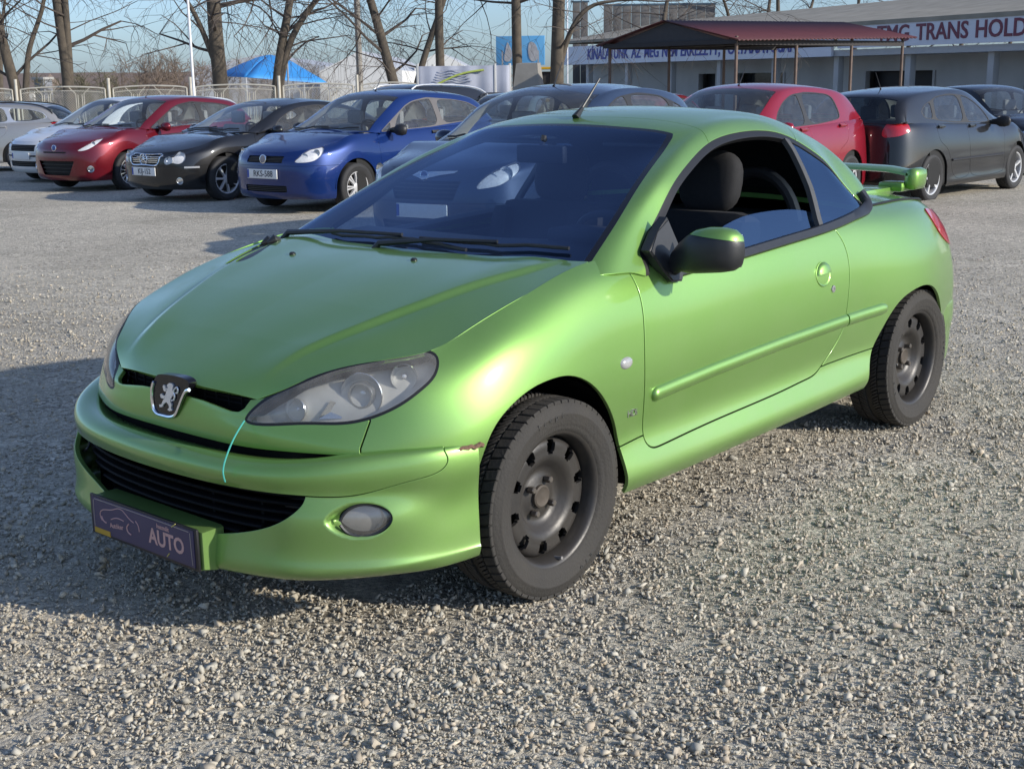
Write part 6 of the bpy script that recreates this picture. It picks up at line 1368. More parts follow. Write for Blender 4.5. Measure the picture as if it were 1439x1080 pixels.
# ---------------------------------------------------------------- fence
def build_fence():
    ST = pm('fence_cream', (.52, .50, .43), .55, noise=.3, nscale=6, nmix=(.36, .32, .25)); WI = pm('fence_wire', (.40, .39, .35), .5, metal=.2, noise=.2)
    D = 39.0; cols = [-90, 46, 173, 285, 406, 513, 601]; z0 = spot(D, along(300, D))[2]
    labels = ['leftmost cream mesh fence panel at the picture edge', 'cream mesh fence panel above the white hatchback', 'cream mesh fence panel between the second tree and the flagpole', 'cream mesh fence panel in front of the thick upright tree and blue tent', 'cream mesh fence panel just right of the forked tree', 'cream mesh fence panel behind the dark estate with silver rails']
    for k in range(len(cols) - 1):
        s0, s1 = along(cols[k], D), along(cols[k + 1], D); a = Vector(spot(D, s0)); b = Vector(spot(D, s1)); a.z = b.z = z0; L = (b - a).length; ux = (b - a) / L
        root = empty('fence_panel', a, math.atan2(ux.y, ux.x)); tag(root, labels[k], 'fence', 'mesh fence panels along the lot')
        Hh = 1.98; mb = MB(); mb.tube([(0, 0, 0), (0, 0, Hh + .16)], .045, 8); mb.build('post', ST, root)
        e = .12; top = lambda x: Hh - .14 + .07 * math.sin(math.pi * min(1, max(0, (x - e) / (L - 2 * e))))**.6
        mb = MB(); mb.tube([(e, 0, .25), (e, 0, top(e))], .022, 6); mb.tube([(L - e, 0, .25), (L - e, 0, top(L - e))], .022, 6); mb.tube([(x, 0, top(x)) for x in np.linspace(e, L - e, 13)], .022, 6); mb.tube([(e, 0, .25), (L - e, 0, .25)], .022, 6); mb.tube([(x, 0, top(x) - .12) for x in np.linspace(e + .05, L - e - .05, 13)], .012, 5); mb.build('frame', ST, root)
        for f in (.30, .70):
            c = e + (L - 2 * e) * f
            for dx in (-.06, .06): mb = MB(); mb.tube([(c + dx, 0, .25), (c + dx, 0, Hh - .30)], .012, 5); mb.build('bar', ST, root)
            mb = MB(); mb.tube([(c - .30, 0, Hh - .10), (c - .12, 0, Hh - .28), (c - .12, 0, .9)], .012, 5); mb.build('bar', ST, root); mb = MB(); mb.tube([(c + .30, 0, Hh - .10), (c + .12, 0, Hh - .28), (c + .12, 0, .9)], .012, 5); mb.build('bar', ST, root)
        mb = MB(); st = .075; zt = Hh - .16; zb = .27
        n = int((L + zt) / st)
        for i in range(n + 1):
            for sg in (1, -1):
                x0 = e + i * st - (zt - zb) if sg > 0 else e + i * st; pts = []
                for z, x in ((zb, x0), (zt, x0 + sg * (zt - zb))):
                    pts.append((x, z))
                (xa, za), (xb, zb_) = pts; lo, hi = e, L - e
                def cl(xa, za, xb, zb2):
                    t0, t1 = 0., 1.; dx = xb - xa
                    ta, tb = sorted(((lo - xa) / dx, (hi - xa) / dx)); t0, t1 = max(t0, ta), min(t1, tb); return (t0, t1) if t0 < t1 else None
                r = cl(xa, za, xb, zb_)
                if r: t0, t1 = r; mb.tube([(xa + (xb - xa) * t0, 0, za + (zb_ - za) * t0), (xa + (xb - xa) * t1, 0, za + (zb_ - za) * t1)], .0045, 3, caps=False)
        o = mb.build('wire_mesh', WI, root, smooth=False); o['kind'] = 'stuff'
# ---------------------------------------------------------------- bare trees
def bare_tree(name, label, loc, trunks, rng, height, r0, depth=5, twig=1.0, group='bare trees along the fence', bark=None, droop=.15, spread=.55):
    root = empty(name, loc); tag(root, label, 'tree', group)
    BK = bark or pm('bark', (.105, .085, .062), .95, noise=.5, nscale=5, nmix=(.05, .042, .033), bump=.6, bscale=25); TW = pm('twig_bark', (.085, .068, .056), .95, noise=.3, nscale=8)
    tr = MB(); br = MB()
    def grow(p, d, ln, r, lev):
        n = 4 if lev < 2 else 3; pts = [p.copy()]; rad = [r]; dd = d.copy(); q = p.copy()
        for i in range(n):
            dd = (dd + Vector((rng.gauss(0, .16), rng.gauss(0, .16), rng.gauss(0, .10) - (droop * .5 if lev >= 3 else -.03)))).normalized(); q = q + dd * ln / n; pts.append(q.copy()); rad.append(r * (1 - .55 * (i + 1) / n))
        (br if lev else tr).tube(pts, rad, 7 if lev < 2 else (5 if lev < 3 else 3), caps=False)
        if lev >= depth: return
        kids = rng.randint(2, 3) if lev < 2 else (rng.randint(3, 4) if lev < 4 else rng.randint(1, 3))
        for k in range(kids):
            t = rng.uniform(.35, 1.0) if k else 1.0; i = min(n - 1, int(t * n)); f = t * n - i; base = pts[i].lerp(pts[i + 1], min(1, f)) if i < n else pts[-1]
            ax = Vector((rng.gauss(0, 1), rng.gauss(0, 1), rng.gauss(0, .4))).normalized(); nd = (dd * (1 - spread) + ax * spread + Vector((0, 0, .12 if lev < 2 else -droop))).normalized()
            grow(base, nd, ln * rng.uniform(.55, .85) * twig, max(.006, rad[min(i, n)] * rng.uniform(.45, .7)), lev + 1)
    for pts, rads in trunks:
        P = [Vector(p) for p in pts]; rads = [q * .78 for q in rads]; C_ = curve(np.array([p[:] for p in P]), 14); R_ = np.interp(np.linspace(0, 1, 14), np.linspace(0, 1, len(rads)), rads); R_[0] *= 1.25
        tr.tube([tuple(c) for c in C_], list(R_), 12)
        for i in range(5, 14):
            for _ in range(rng.choice((0, 1, 1, 2))):
                a = rng.uniform(0, 2 * math.pi); d = Vector((math.cos(a), math.sin(a), rng.uniform(.05, .7))).normalized(); grow(Vector(C_[i]), d, height * rng.uniform(.16, .30), max(.02, R_[i] * rng.uniform(.20, .42)), 2)
        grow(Vector(C_[-1]), Vector(C_[-1] - C_[-2]).normalized(), height * .3, R_[-1] * .9, 1)
    tr.build('trunk', BK, root); c = br.build('crown', TW, root); return root
def build_trees():
    rng = random.Random(11); D = 43.0
    def tw(px, L, r): # trunk given by picture columns and heights (m) at that distance
        s0 = along(px, D); base = spot(D, s0); out = []
        for dpx, z in L:
            s = dpx / 1825.3 * D; out.append((RX * s, RY * s, z))
        return base, (out, r)
    specs = [('tilted bare tree left of the twin stemmed tree at the left edge', 52, [([(0, -.3), (-2, 1.2), (-12, 2.6), (-24, 4.6), (-34, 7)], [.30, .25, .20, .15, .10]), ([(0, .9), (8, 2.0), (18, 3.2), (40, 4.4), (52, 6)], [.17, .13, .10, .08, .05])], 9),
             ('upright bare tree with paired stems behind the left fence', 118, [([(0, -.3), (0, 1.5), (-1, 3), (-6, 5), (-10, 8)], [.26, .24, .22, .17, .12]), ([(2, 1.5), (4, 3.0), (6, 5), (8, 8)], [.16, .15, .12, .09])], 9),
             ('thickest upright bare tree beside the white flagpole', 327, [([(0, -.3), (0, 1.5), (-3, 3.5), (-2, 6), (2, 9)], [.34, .31, .29, .26, .2]), ([(-3, 2.4), (-20, 3.6), (-40, 4.6), (-62, 5.2)], [.13, .11, .09, .06])], 10),
             ('forked bare tree with two close stems in front of the blue tent', 397, [([(0, -.3), (5, 1.6), (16, 3.2), (30, 4.6), (38, 7)], [.27, .22, .18, .15, .1]), ([(2, .4), (10, 1.8), (28, 3.3), (60, 4.4), (96, 5.4)], [.18, .16, .14, .11, .08])], 9),
             ('bare tree leaning left out of a low fork behind the banner', 580, [([(0, -.3), (-8, 1.0), (-30, 3.2), (-52, 5.0), (-80, 6.2)], [.26, .23, .20, .16, .10]), ([(4, .0), (8, 1.2), (30, 3.0), (56, 4.6), (80, 6.4)], [.16, .15, .13, .11, .08])], 9),
             ('slim straight bare tree right of the forked leaning tree', 628, [([(0, -.3), (0, 1.5), (-1, 3.5), (2, 6), (3, 9)], [.20, .19, .18, .16, .12])], 9),
             ('straight bare tree in front of the blue billboard', 733, [([(0, -.3), (0, 1.5), (-1, 3.5), (-1, 6), (0, 9)], [.22, .21, .20, .18, .14])], 9),
             ('stout bare tree left of the white sign building', 786, [([(0, -.3), (0, 1.5), (2, 3.2), (6, 6), (12, 9)], [.32, .29, .26, .22, .15]), ([(3, 2.2), (18, 3.4), (44, 4.2), (80, 4.4)], [.14, .11, .09, .05])], 9)]
    for lab, px, trs, h in specs:
        b = None; T = []
        for L, r in trs: b, t = tw(px, L, r); T.append(t)
        bare_tree('bare_tree', lab, b, T, rng, h, .3, depth=5)
    # thinner trees behind the buildings and far left
    far = [(20, 62, 9, 'thin pale bare tree at the far left edge'), (930, 62, 11, 'bare tree with hanging seed pods behind the grey panels'), (1010, 66, 9, 'thin bare tree rising left of the canopy ridge'), (1060, 70, 11, 'bare tree rising behind the canopy ridge'), (1085, 66, 12, 'dark stemmed bare tree right of the canopy ridge tree'), (1125, 72, 10, 'bare tree behind the right slope of the canopy'), (1190, 74, 12, 'broad bare tree above the hall roof, left'), (1262, 70, 11, 'twin stemmed bare tree above the hall roof'), (1330, 72, 12, 'bare tree above the hall roof, near the right edge'), (1400, 76, 11, 'rightmost bare tree above the hall roof')]
    for px, d, h, lab in far:
        bare_tree('bare_tree', lab, spot(d, along(px, d)), [([(0, 0, -.3), (rng.uniform(-.2, .2), 0, 2), (rng.uniform(-.5, .5), .2, 4.5), (rng.uniform(-.9, .9), .3, h * .7)], [.2, .17, .13, .07])], rng, h, .2, depth=5, group='bare trees beyond the lot', droop=.05, spread=.5)
def build_bushes():
    rng = random.Random(4); TWc = [pm('scrub_brown', (.16, .12, .09), .95, noise=.4, nscale=3), pm('scrub_olive', (.11, .10, .06), .95, noise=.4, nscale=3), pm('scrub_grey', (.22, .19, .165), .95, noise=.4, nscale=3)]
    spec = [(135, 60, 3.3, 2.6, 1, 'dark leafless bush right of the twin stemmed tree'), (172, 66, 3.0, 3.0, 1, 'olive bush cluster left of the brown thicket'), (78, 64, 2.6, 3.2, 2, 'low grey scrub between the two left trees'), (232, 70, 4.6, 3.6, 0, 'brown leafless thicket left of the flagpole'), (270, 74, 4.8, 3.6, 0, 'brown leafless thicket right behind the flagpole'), (365, 90, 5.0, 4.2, 2, 'grey leafless thicket above the blue tent, left'), (420, 95, 4.6, 4.2, 2, 'grey leafless thicket above the blue tent, right'), (660, 95, 4.2, 4.0, 2, 'grey leafless thicket behind the banner, left'), (695, 98, 4.0, 4.0, 2, 'grey leafless thicket left of the blue billboard'), (15, 70, 2.4, 3.0, 1, 'low olive bush at the far left edge')]
    for px, d, h, w, c, lab in spec:
        root = empty('leafless_bush', spot(d, along(px, d))); tag(root, lab, 'bush', 'leafless bushes beyond the fence'); mb = MB()
        for k in range(26):
            a = rng.uniform(0, 2 * math.pi); r = w * .35 * math.sqrt(rng.random()); p = Vector((r * math.cos(a), r * math.sin(a), -.2)); d_ = Vector((math.cos(a) * .35 + rng.gauss(0, .2), math.sin(a) * .35 + rng.gauss(0, .2), 1)).normalized()
            pts = [p]; 
            for i in range(4): d_ = (d_ + Vector((rng.gauss(0, .18), rng.gauss(0, .18), 0))).normalized(); pts.append(pts[-1] + d_ * h * rng.uniform(.17, .27))
            mb.tube(pts, [.035, .03, .024, .016, .008], 4, caps=False)
            for j in range(26):
                i = rng.randint(1, 3); q = pts[i].lerp(pts[i + 1], rng.random()); e = (Vector((rng.gauss(0, 1), rng.gauss(0, 1), rng.uniform(.0, 1.3))).normalized()); l = rng.uniform(.3, .9) * h * .22; m_ = q + e * l * .5 + Vector((0, 0, .05)); mb.tube([q, m_, q + e * l + Vector((rng.gauss(0, .06), rng.gauss(0, .06), .1))], [.014, .010, .005], 3, caps=False)
                for z in range(3): e2 = (e + Vector((rng.gauss(0, .7), rng.gauss(0, .7), rng.gauss(0, .5)))).normalized(); mb.tube([m_, m_ + e2 * l * .5], [.008, .004], 3, caps=False)
        mb.build('twigs', TWc[c], root)
# ---------------------------------------------------------------- building with signs
def build_hall():
    WALL = pm('hall_wall', (.46, .46, .45), .8, noise=.25, nscale=1.2, bump=.1, bscale=40); SIGN = pm('sign_white', (.62, .64, .70), .5, noise=.10, nscale=.8); ROOF = pm('roof_felt', (.30, .27, .22), .95, noise=.5, nscale=1.5, nmix=(.17, .16, .12), bump=.4, bscale=12); DK = pm('opening_dark', (.012, .012, .014), .6, noise=.2); GLS = pm('window_dark', (.02, .022, .025), .1, noise=.1); TRIM = pm('hall_trim', (.42, .42, .42), .6, noise=.15)
    P0 = Vector((-31.8, -1.4, 0)); dirv = Vector((-.39, -.92, 0)).normalized(); ang = math.atan2(dirv.y, dirv.x); zg = ground_z(-40, -22)
    root = empty('sale_hall', (P0.x, P0.y, zg), ang); tag(root, 'long low white hall with lettered sign band under a felt roof', 'building'); Lh = 37.8
    # local: x along the facade (away to the left in view), y to the right of travel... facade faces local +y or -y
    s = 1 if Vector((dirv.y, -dirv.x, 0)).dot(Vector((1, 0, 0))) < 0 else -1    # outward normal = s * local y
    y = lambda v: s * v
    h0 = 2.72
    mb = MB(); mb.box((Lh / 2, y(-6.5), h0 / 2), (Lh, 8.0, h0)); mb.build('back_wall', WALL, root, smooth=False)
    # front wall segments of the recessed ground floor, with openings
    segs = [(0, 3.0, 'w'), (3.0, 4.1, 'd'), (4.1, 7.0, 'w'), (7.0, 8.3, 'd'), (8.3, 10.6, 'w'), (10.6, 11.6, 'd'), (11.6, 15.2, 'w'), (15.2, 18.6, 'o'), (18.6, 19.2, 'w'), (19.2, 23.0, 'w'), (23.0, 26.2, 'g'), (26.2, 27.4, 'w'), (27.4, 28.8, 'o'), (28.8, Lh, 'w')]
    for a, b, k in segs:
        c = (a + b) / 2; w = b - a
        if k == 'w': m_ = MB(); m_.box((c, y(-1.4), h0 / 2), (w, .25, h0)); m_.build('wall', WALL, root, smooth=False)
        else:
            m_ = MB(); m_.box((c, y(-1.4), h0 - .25), (w, .25, .5)); m_.build('lintel', WALL, root, smooth=False)
            m_ = MB(); m_.box((c, y(-1.75), (h0 - .5) / 2), (w, .10, h0 - .5)); m_.build({'d': 'door', 'o': 'gateway', 'g': 'window'}[k], GLS if k == 'g' else DK, root, smooth=False)
            for xx in (a + .05, b - .05): m_ = MB(); m_.box((xx, y(-1.30), (h0 - .5) / 2), (.10, .14, h0 - .5)); m_.build('door_frame', TRIM, root, smooth=False)
    for k in range(11):
        m_ = MB(); m_.box((1.2 + k * 3.45, y(.0), h0 / 2), (.24, .24, h0), bev=.01); m_.build('column', WALL, root)
    m_ = MB(); m_.box((Lh / 2, y(-.6), h0 + .10), (Lh + .3, 1.9, .20)); m_.build('veranda_slab', TRIM, root, smooth=False)
    b1 = MB(); b1.box((8.9, y(.42), h0 + .62), (18.2, .10, .74)); sg1 = b1.build('sign_band', SIGN, root, smooth=False); b2 = MB(); b2.box((28.1, y(.42), h0 + .40), (19.6, .10, .80)); sg2 = b2.build('sign_band', SIGN, root, smooth=False)
    V = [(-.4, y(.5), h0 + 1.10), (Lh + .3, y(.5), h0 + 1.06), (Lh + .3, y(-5.5), h0 + 2.0), (-.4, y(-5.5), h0 + 2.25), (Lh + .3, y(-11), h0 + 1.0), (-.4, y(-11), h0 + 1.0), (-.4, y(.5), h0 + .95), (Lh + .3, y(.5), h0 + .95)]
    m_ = MB(); m_.add(V, [(0, 1, 2, 3), (3, 2, 4, 5), (6, 7, 1, 0), (0, 3, 5, 6), (1, 7, 4, 2)]); me = mesh_from(m_.V, m_.F); bm = bmesh.new(); bm.from_mesh(me); bmesh.ops.recalc_face_normals(bm, faces=bm.faces); bm.to_mesh(me); bm.free(); link('roof', me, ROOF, root)
    # lettering: reads from left to right for someone in front of the facade
    def words(line, x, z, size, mat, par, xs=1.0, bold=.0, shear=0):
        ms = [text_mesh(t, size, .012, xscale=xs, bold=bold, shear=shear) for t in line.split()]
        ws = [max(v.co.x for v in m.vertices) - min(v.co.x for v in m.vertices) for m in ms]; gap = size * .42 * xs; tot = sum(ws) + gap * (len(ws) - 1); u = -tot / 2
        for m, w in zip(ms, ws):
            m.transform(Matrix(((-1, 0, 0, x - u - w / 2), (0, 0, s, y(.48)), (0, 1, 0, z), (0, 0, 0, 1)))); link('lettering', m, mat, par); u += w + gap
    MAR = pm('letter_maroon', (.16, .03, .055), .5, noise=.2); BLU = pm('letter_blue', (.045, .055, .30), .5, noise=.2)
    words('TMG TRANS HOLDING', 12.4, h0 + .62, .70, MAR, sg1, 1.0, .010); words('KÍNÁLATUNK AZ MÉG NEM ÉRKEZETT, FOLYAMATOSAN', 27.6, h0 + .40, .66, BLU, sg2, .86, .010, .12)
def build_canopy():
    RED = pm('canopy_red', (.080, .019, .018), .45, noise=.25, nscale=2, bump=.05, bscale=20); DKU = pm('canopy_under', (.035, .032, .032), .8, noise=.2); POST = pm('canopy_post', (.16, .10, .07), .6, noise=.5, nscale=8, nmix=(.06, .05, .045)); GAB = pm('gable_shade_grey', (.05, .048, .05), .8, noise=.2)  # gable grey has the shade of that end put into its colour
    A = Vector((-23.2, -12.8, 0)); u = Vector((-.985, .17, 0)).normalized(); v = Vector((-.17, -.985, 0)).normalized(); zg = ground_z(-25, -14)
    root = empty('canopy', (A.x, A.y, zg), math.atan2(u.y, u.x)); tag(root, 'dark red corrugated carport roof on thin steel posts', 'canopy')
    s = 1 if Vector((-u.y, u.x, 0)).dot(v) > 0 else -1; Lx, Ly, he, hr = 6.3, 4.1, 2.62, 3.12; Y = lambda q: s * q
    def slope(name, y0, y1, mat):
        n = 96; V = []
        for i in range(n + 1):
            x = -.25 + (Lx + .5) * i / n; w = .018 * math.cos(i * math.pi)
            rise = .10 * max(0, x / Lx)
            V += [(x, Y(y0), he + w + rise), (x, Y(y1), hr + w + rise * .6)]
        F = [(2 * i, 2 * i + 1, 2 * i + 3, 2 * i + 2) for i in range(n)]; o = link(name, mesh_from(V, F, True), mat, root); md = o.modifiers.new('s', 'SOLIDIFY'); md.thickness = .012; return o
    slope('roof_sheet', -.25, Ly / 2, RED); slope('roof_sheet', Ly + .25, Ly / 2, RED)
    m_ = MB(); m_.add([(-.1, Y(-.1), he - .06), (-.1, Y(Ly + .1), he - .06), (-.1, Y(Ly / 2), hr - .03)], [(0, 1, 2)]); m_.add([(-.06, Y(-.1), he - .06), (-.06, Y(Ly + .1), he - .06), (-.06, Y(Ly / 2), hr - .03)], [(0, 2, 1)]); m_.build('gable', GAB, root, smooth=False)
    m_ = MB(); m_.box((Lx / 2, Y(0), he - .03), (Lx, .08, .12)); m_.build('beam', DKU, root, smooth=False); m_ = MB(); m_.box((Lx / 2, Y(Ly), he - .03), (Lx, .08, .12)); m_.build('beam', DKU, root, smooth=False)
    for x in (0, 2.1, 4.2, Lx):
        for q in (0, Ly): m_ = MB(); m_.tube([(x, Y(q), 0), (x, Y(q), he + .1)], .038, 8); m_.build('post', POST, root)
        m_ = MB(); m_.tube([(x, Y(0), he - .02), (x, Y(Ly), he - .02)], .03, 6); m_.tube([(x, Y(Ly / 2), he), (x, Y(Ly / 2), hr - .02)], .025, 6); m_.build('tie', DKU, root)
    m_ = MB(); m_.box((-.12, Y(Ly / 2), he - .02), (.05, Ly + .2, .10)); m_.build('beam', DKU, root, smooth=False)
def build_far():
    def tent(name, label, px0, px1, ytop, ywall, d, mat, depth, cat, wallmat=None, ridge=False):
        s0, s1 = along(px0, d), along(px1, d); c = spot(d, (s0 + s1) / 2); root = empty(name, c, math.atan2(RY, RX)); tag(root, label, cat, None); w = (s1 - s0) / 2
        zt = CAM.z + (116 - ytop) / 1825.3 * d - c[2]; zw = CAM.z + (116 - ywall) / 1825.3 * d - c[2]
        m = MB(); sg = -1 if Vector((-RY, RX, 0)).dot(Vector((HX, HY, 0))) < 0 else 1
        if ridge:   # ridge runs away from the viewer: gable towards us
            V = [(-w, 0, zw), (w, 0, zw), (0, 0, zt), (-w, sg * depth, zw), (w, sg * depth, zw), (0, sg * depth, zt)]
            m.add(V, [(0, 2, 5, 3), (1, 4, 5, 2)]); r = m.build('roof', mat, root, smooth=False); m2 = MB(); m2.add([(-w, 0, 0), (w, 0, 0), (w, 0, zw), (0, 0, zt), (-w, 0, zw)], [(0, 1, 2, 3, 4)]); m2.add([(-w, 0, 0), (-w, sg * depth, 0), (-w, sg * depth, zw), (-w, 0, zw), (w, 0, 0), (w, sg * depth, 0), (w, sg * depth, zw), (w, 0, zw)], [(0, 1, 2, 3), (4, 5, 6, 7)]); m2.build('wall', wallmat or mat, root, smooth=False)
        return root, w, zt, zw, sg
    WH = pm('marquee_white', (.60, .60, .58), .7, noise=.1, nscale=.5); GRY = pm('marquee_grey', (.40, .42, .45), .7, noise=.1, nscale=.5)
    tent('white_marquee', 'white gabled marquee hall left of the leaning tree', 462, 575, 76, 103, 95, GRY, 40, 'marquee', WH, True)
    tent('white_marquee', 'white gabled marquee hall behind the banner', 592, 660, 79, 97, 110, GRY, 40, 'marquee', WH, True)
    tent('grey_shed', 'long pale grey shed roof behind the blue tent', 290, 470, 80, 96, 105, GRY, 30, 'shed', GRY, True)
    # blue tent: pyramid canopy
    d = 70; s0, s1 = along(302, d), along(466, d); c = spot(d, (s0 + s1) / 2); root = empty('blue_tent', c, math.atan2(RY, RX)); tag(root, 'large bright blue pavilion tent behind the fence', 'tent'); w = (s1 - s0) / 2; sg = -1 if Vector((-RY, RX, 0)).dot(Vector((HX, HY, 0))) < 0 else 1
    BLU = pm('tent_blue', (.04, .26, .62), .6, noise=.15, nscale=.6); zt = CAM.z + (116 - 78) / 1825.3 * d - c[2]; ze = CAM.z + (116 - 107) / 1825.3 * d - c[2]
    ap = (-.10 * w, sg * 4.5, zt); cor = [(-w, sg * 3.5, ze), (-.28 * w, 0, ze - .1), (w, sg * 2.5, ze - .5), (.2 * w, sg * 10, ze)]
    for i in range(4):
        a, b = np.array(cor[i]), np.array(cor[(i + 1) % 4]); V = []; n = 8
        for q in range(n + 1):
            t = q / n
            for r in range(n + 1):
                f = r / n; base = a + (b - a) * f; p = np.array(ap) * (1 - t) + base * t; p[2] -= .45 * math.sin(math.pi * t) * (1 - .5 * abs(2 * f - 1)) * -.6; V.append(p)
        F = [(q * (n + 1) + r, q * (n + 1) + r + 1, (q + 1) * (n + 1) + r + 1, (q + 1) * (n + 1) + r) for q in range(n) for r in range(n)]; o = link('canopy_side', mesh_from(V, F, True), BLU, root); md = o.modifiers.new('s', 'SOLIDIFY'); md.thickness = .02
    for p in cor: m = MB(); m.tube([(p[0], p[1], -.3), p], .06, 6); m.build('pole', pm('tent_pole', (.5, .5, .5), .4, metal=.5, noise=.1), root)
    # blue billboard
    d = 52; c = spot(d, along(737, d)); root = empty('billboard', c, math.atan2(RY, RX) - .15); tag(root, 'blue billboard with two pale figures behind the straight tree', 'billboard')
    zc = CAM.z + (116 - 79) / 1825.3 * d - c[2]; m = MB(); m.box((0, 0, zc), (1.9, .10, 1.10), bev=.01); m.build('panel', pm('billboard_blue', (.06, .26, .52), .5, noise=.35, nscale=2.5, nmix=(.15, .38, .60)), root)
    sg = 1 if Matrix.Rotation(math.atan2(RY, RX) - .15, 3, 'Z') @ Vector((0, 1, 0)) @ Vector((HX, HY, 0)) < 0 else -1
    for x, t in ((-.50, .3), (.52, -.35)):
        m = MB(); P = curve([(x - .10, zc - .38), (x - .14 + t * .2, zc), (x - .05 + t * .5 * .4, zc + .32), (x + .05, zc + .26), (x + .16, zc), (x + .10, zc - .38)], 24, closed=True); m.prism([(q[0], q[1]) for q in P], .012, Matrix(((1, 0, 0, 0), (0, 0, sg, sg * .055), (0, 1, 0, 0), (0, 0, 0, 1)))); m.build('pale_figure', pm('billboard_pale', (.42, .44, .46), .6, noise=.5, nscale=6, nmix=(.22, .2, .2)), root, smooth=False)
    for x in (-.7, .7): m = MB(); m.tube([(x, 0, -.3), (x, 0, zc)], .06, 6); m.build('leg', pm('board_leg', (.35, .36, .37), .6, noise=.2), root)
    # poles
    for px, d, z1, r, nm, lab, mat in ((289, 37, 9, .040, 'flagpole', 'thin white flagpole in front of the fence beside the thick tree', pm('pole_white', (.75, .75, .76), .4, noise=.1)), (801, 55, 11, .035, 'flagpole', 'thin white flagpole left of the white sign building', MATS.get('pole_white')), (517, 50, 9, .13, 'utility_pole', 'grey concrete utility pole in front of the white marquee', pm('pole_concrete', (.27, .25, .22), .9, noise=.3)), (419, 62, 3.6, .05, 'street_lamp', 'street lamp with cone head rising from the blue tent', pm('lamp_post_grey', (.25, .26, .27), .6, noise=.2))):
        c = spot(d, along(px, d)); root = empty(nm, c); tag(root, lab, nm.replace('_', ' ')); m = MB(); m.tube([(0, 0, -.3), (0, 0, z1)], [r, r * .7], 10); m.build('shaft', mat, root)
        if nm == 'street_lamp': m = MB(); m.lathe([(.05, 0), (.34, .30), (.36, .34), (.10, .36), (0, .37)], 20, Matrix.Translation((0, 0, z1 - .3)) @ Matrix.Rotation(math.pi / 2, 4, 'X')); m.build('lamp_head', mat, root)
        elif nm == 'flagpole': m = MB(); m.lathe([(.0, .10), (.05, .05), (0, 0)], 10, Matrix.Translation((0, 0, z1)) @ Matrix.Rotation(math.pi / 2, 4, 'X')); m.build('finial', mat, root)
    # grey panels standing behind the sign band
    for px0, px1, yt, d, lab in ((808, 829, 17, 66, 'narrow grey upright panel left of the wide grey panel on the hall'), (850, 1001, 22, 66, 'wide dark grey panel wall standing behind the sign band')):
        s0, s1 = along(px0, d), along(px1, d); c = spot(d, (s0 + s1) / 2); root = empty('panel_wall', c, math.atan2(RY, RX)); tag(root, lab, 'panel', 'grey panels behind the hall'); zt = CAM.z + (116 - yt) / 1825.3 * d - c[2]; n = max(2, int((s1 - s0) / .45)); w = (s1 - s0) / n
        for k in range(n): m = MB(); m.box((-(s1 - s0) / 2 + w * (k + .5), 0, zt / 2), (w - .02, .12, zt), bev=.01); m.build('sheet', pm('panel_grey', (.13, .125, .12), .8, noise=.35, nscale=2), root)
        m = MB(); m.box((0, .02, zt + .04), (s1 - s0 + .1, .2, .08)); m.build('cap_rail', pm('cap_blue', (.05, .09, .13), .6, noise=.2), root, smooth=False)
    # banner on the fence line, grey stone wedge, yellow machines
    d = 38; s0, s1 = along(596, d), along(722, d); c = spot(d, (s0 + s1) / 2); root = empty('banner', c, math.atan2(RY, RX)); tag(root, 'white printed banner with a lime swoosh tied to the fence', 'banner'); zb, zt = CAM.z + (116 - 124) / 1825.3 * d - c[2], CAM.z + (116 - 98) / 1825.3 * d - c[2]; w = s1 - s0
    sg = 1 if Vector((-RY, RX, 0)).dot(Vector((HX, HY, 0))) < 0 else -1
    n = 24; V = [(-w / 2 + w * i / n, .03 * math.sin(i * 1.3), z) for i in range(n + 1) for z in (zb - .9, zt)]; o = link('cloth', mesh_from(V, [(2 * i, 2 * i + 2, 2 * i + 3, 2 * i + 1) for i in range(n)], True), pm('banner_cloth', (.34, .36, .42), .7, noise=.15, nscale=3), root); md = o.modifiers.new('s', 'SOLIDIFY'); md.thickness = .01
    m = MB(); L = curve([(-.30 * w, zb + .02), (-.05 * w, zb + .30), (.15 * w, zb + .40), (.22 * w, zb + .42)], 16); m.tube([(x, sg * .05, z) for x, z in L], .03, 6); m.build('swoosh', pm('banner_lime', (.42, .50, .10), .6, noise=.2), root)
    for k in range(5): m = MB(); m.box((-.12 * w, sg * .05, zb + .12 + k * .075), (w * (.42 - .04 * k), .012, .022)); m.build('print_line', pm('banner_print', (.33, .36, .45), .6, noise=.3, nscale=20), root, smooth=False)
    for x in (-w / 2, -.33 * w, .34 * w, w / 2): m = MB(); m.tube([(x, -sg * .03, -.3), (x, -sg * .03, zt + .05)], .04, 6); m.build('post', pm('banner_post', (.5, .5, .48), .5, noise=.2), root)
    d = 34; c = spot(d, along(748, d)); root = empty('concrete_wedge', c, .5); tag(root, 'grey concrete wedge block in front of the blue billboard', 'block'); m = MB(); zt = CAM.z + (117 - 96) / 1825.3 * d - c[2]
    sx = .62; V = [(-sx, -.5, 0), (sx, -.5, 0), (sx, .5, 0), (-sx, .5, 0), (-.30, -.25, zt), (.12, -.3, zt - .02), (.12, .25, zt - .02), (-.30, .25, zt)]; m.add(V, [(3, 2, 1, 0), (4, 5, 6, 7), (0, 1, 5, 4), (1, 2, 6, 5), (2, 3, 7, 6), (3, 0, 4, 7)]); m.build('block', pm('wedge_grey', (.26, .245, .215), .9, noise=.3, nscale=3, bump=.3, bscale=20), root, smooth=False)
    YEL = pm('machine_yellow', (.62, .36, .02), .5, noise=.2); DKM = pm('machine_dark', (.03, .03, .03), .6, noise=.2)
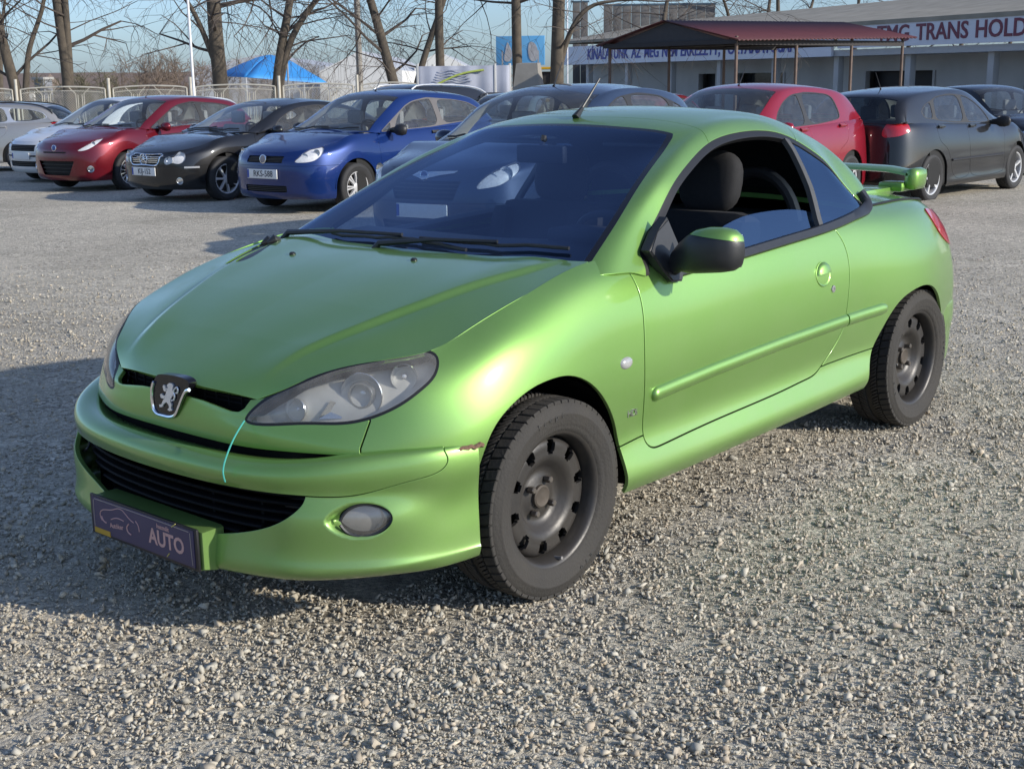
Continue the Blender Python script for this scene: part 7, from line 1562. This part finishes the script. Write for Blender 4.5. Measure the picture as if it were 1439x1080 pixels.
    for px, d, lab in ((490, 104, 'small yellow machine cab left of the utility pole'), (568, 106, 'small yellow machine cab behind the leaning tree'), (770, 44, 'yellow machine partly hidden beside the concrete wedge')):
        c = spot(d, along(px, d)); root = empty('yellow_machine', c, math.atan2(RY, RX)); tag(root, lab, 'machine', 'yellow machines beyond the fence'); zt = CAM.z + (116 - (98 if px < 700 else 101)) / 1825.3 * d - c[2]
        m = MB(); m.box((0, 0, zt - .95), (1.3, .9, .35), bev=.06); m.build('chassis', YEL, root); m = MB(); m.box((0, 0, zt - .04), (.95, .9, .08), bev=.03); m.build('cab_roof', YEL, root)
        for x in (-.40, .40):
            for y in (-.38, .38): m = MB(); m.tube([(x, y, zt - .8), (x * .9, y * .9, zt - .05)], .05, 6); m.build('cab_post', YEL, root)
        m = MB(); m.box((.1, 0, zt - .45), (.5, .5, .6), bev=.08); m.build('driver_seat', DKM, root)
        for x in (-.5, .5):
            for y in (-.5, .5): m = MB(); m.lathe([(0, -.14), (.40, -.14), (.45, -.08), (.45, .08), (.40, .14), (0, .14)], 20, Matrix.Translation((x, y, .45 + max(0, zt - 2.2) * 0))); m.build('wheel', DKM, root)
    # low houses far left
    for px, d, w, h, lab, col in ((20, 120, 9, 2.9, 'low white house at the far left horizon', (.55, .54, .50)), (95, 130, 12, 3.2, 'low white house between the left trees', (.62, .62, .60)), (215, 125, 14, 3.0, 'low grey house roof behind the brown thicket', (.30, .28, .26))):
        c = spot(d, along(px, d)); root = empty('far_house', c, math.atan2(RY, RX)); tag(root, lab, 'house', 'low houses far beyond the fence'); m = MB(); m.box((0, 0, h / 2), (w, 7, h)); m.build('wall', pm('house_wall_%d' % px, col, .8, noise=.15, nscale=.5), root, smooth=False)
        m = MB(); m.add([(-w / 2 - .4, -4, h), (w / 2 + .4, -4, h), (w / 2 + .4, 4, h), (-w / 2 - .4, 4, h), (-w / 2 - .4, 0, h + 1.4), (w / 2 + .4, 0, h + 1.4)], [(0, 1, 5, 4), (2, 3, 4, 5), (0, 4, 3), (1, 2, 5), (3, 2, 1, 0)]); m.build('roof', pm('house_roof', (.17, .13, .11), .9, noise=.3, nscale=1), root, smooth=False)
        for k in (-.3, 0, .3):
            for q in (-1, 1): m = MB(); m.box((k * w, q * 3.52, h * .55), (1.2, .1, 1.1)); m.build('window', pm('far_pane', (.05, .06, .07), .15, noise=.1), root, smooth=False)
    for px, d, lab in ((84, 60, 'grey concrete gate pillar behind the fence, second from the left edge'),):
        c = spot(d, along(px, d)); root = empty('gate_pillar', c, .3); tag(root, lab, 'pillar'); m = MB(); m.box((0, 0, 1.1), (.55, .55, 2.9), bev=.02); m.build('shaft', pm('pillar_grey', (.22, .23, .25), .9, noise=.3), root); m = MB(); m.box((0, 0, 2.6), (.7, .7, .12), bev=.02); m.build('cap', pm('pillar_cap', (.35, .34, .32), .9, noise=.2), root)
build_ground()
build_hall(); build_canopy(); build_fence(); build_trees(); build_bushes(); build_far()
place_cars()
build_green()
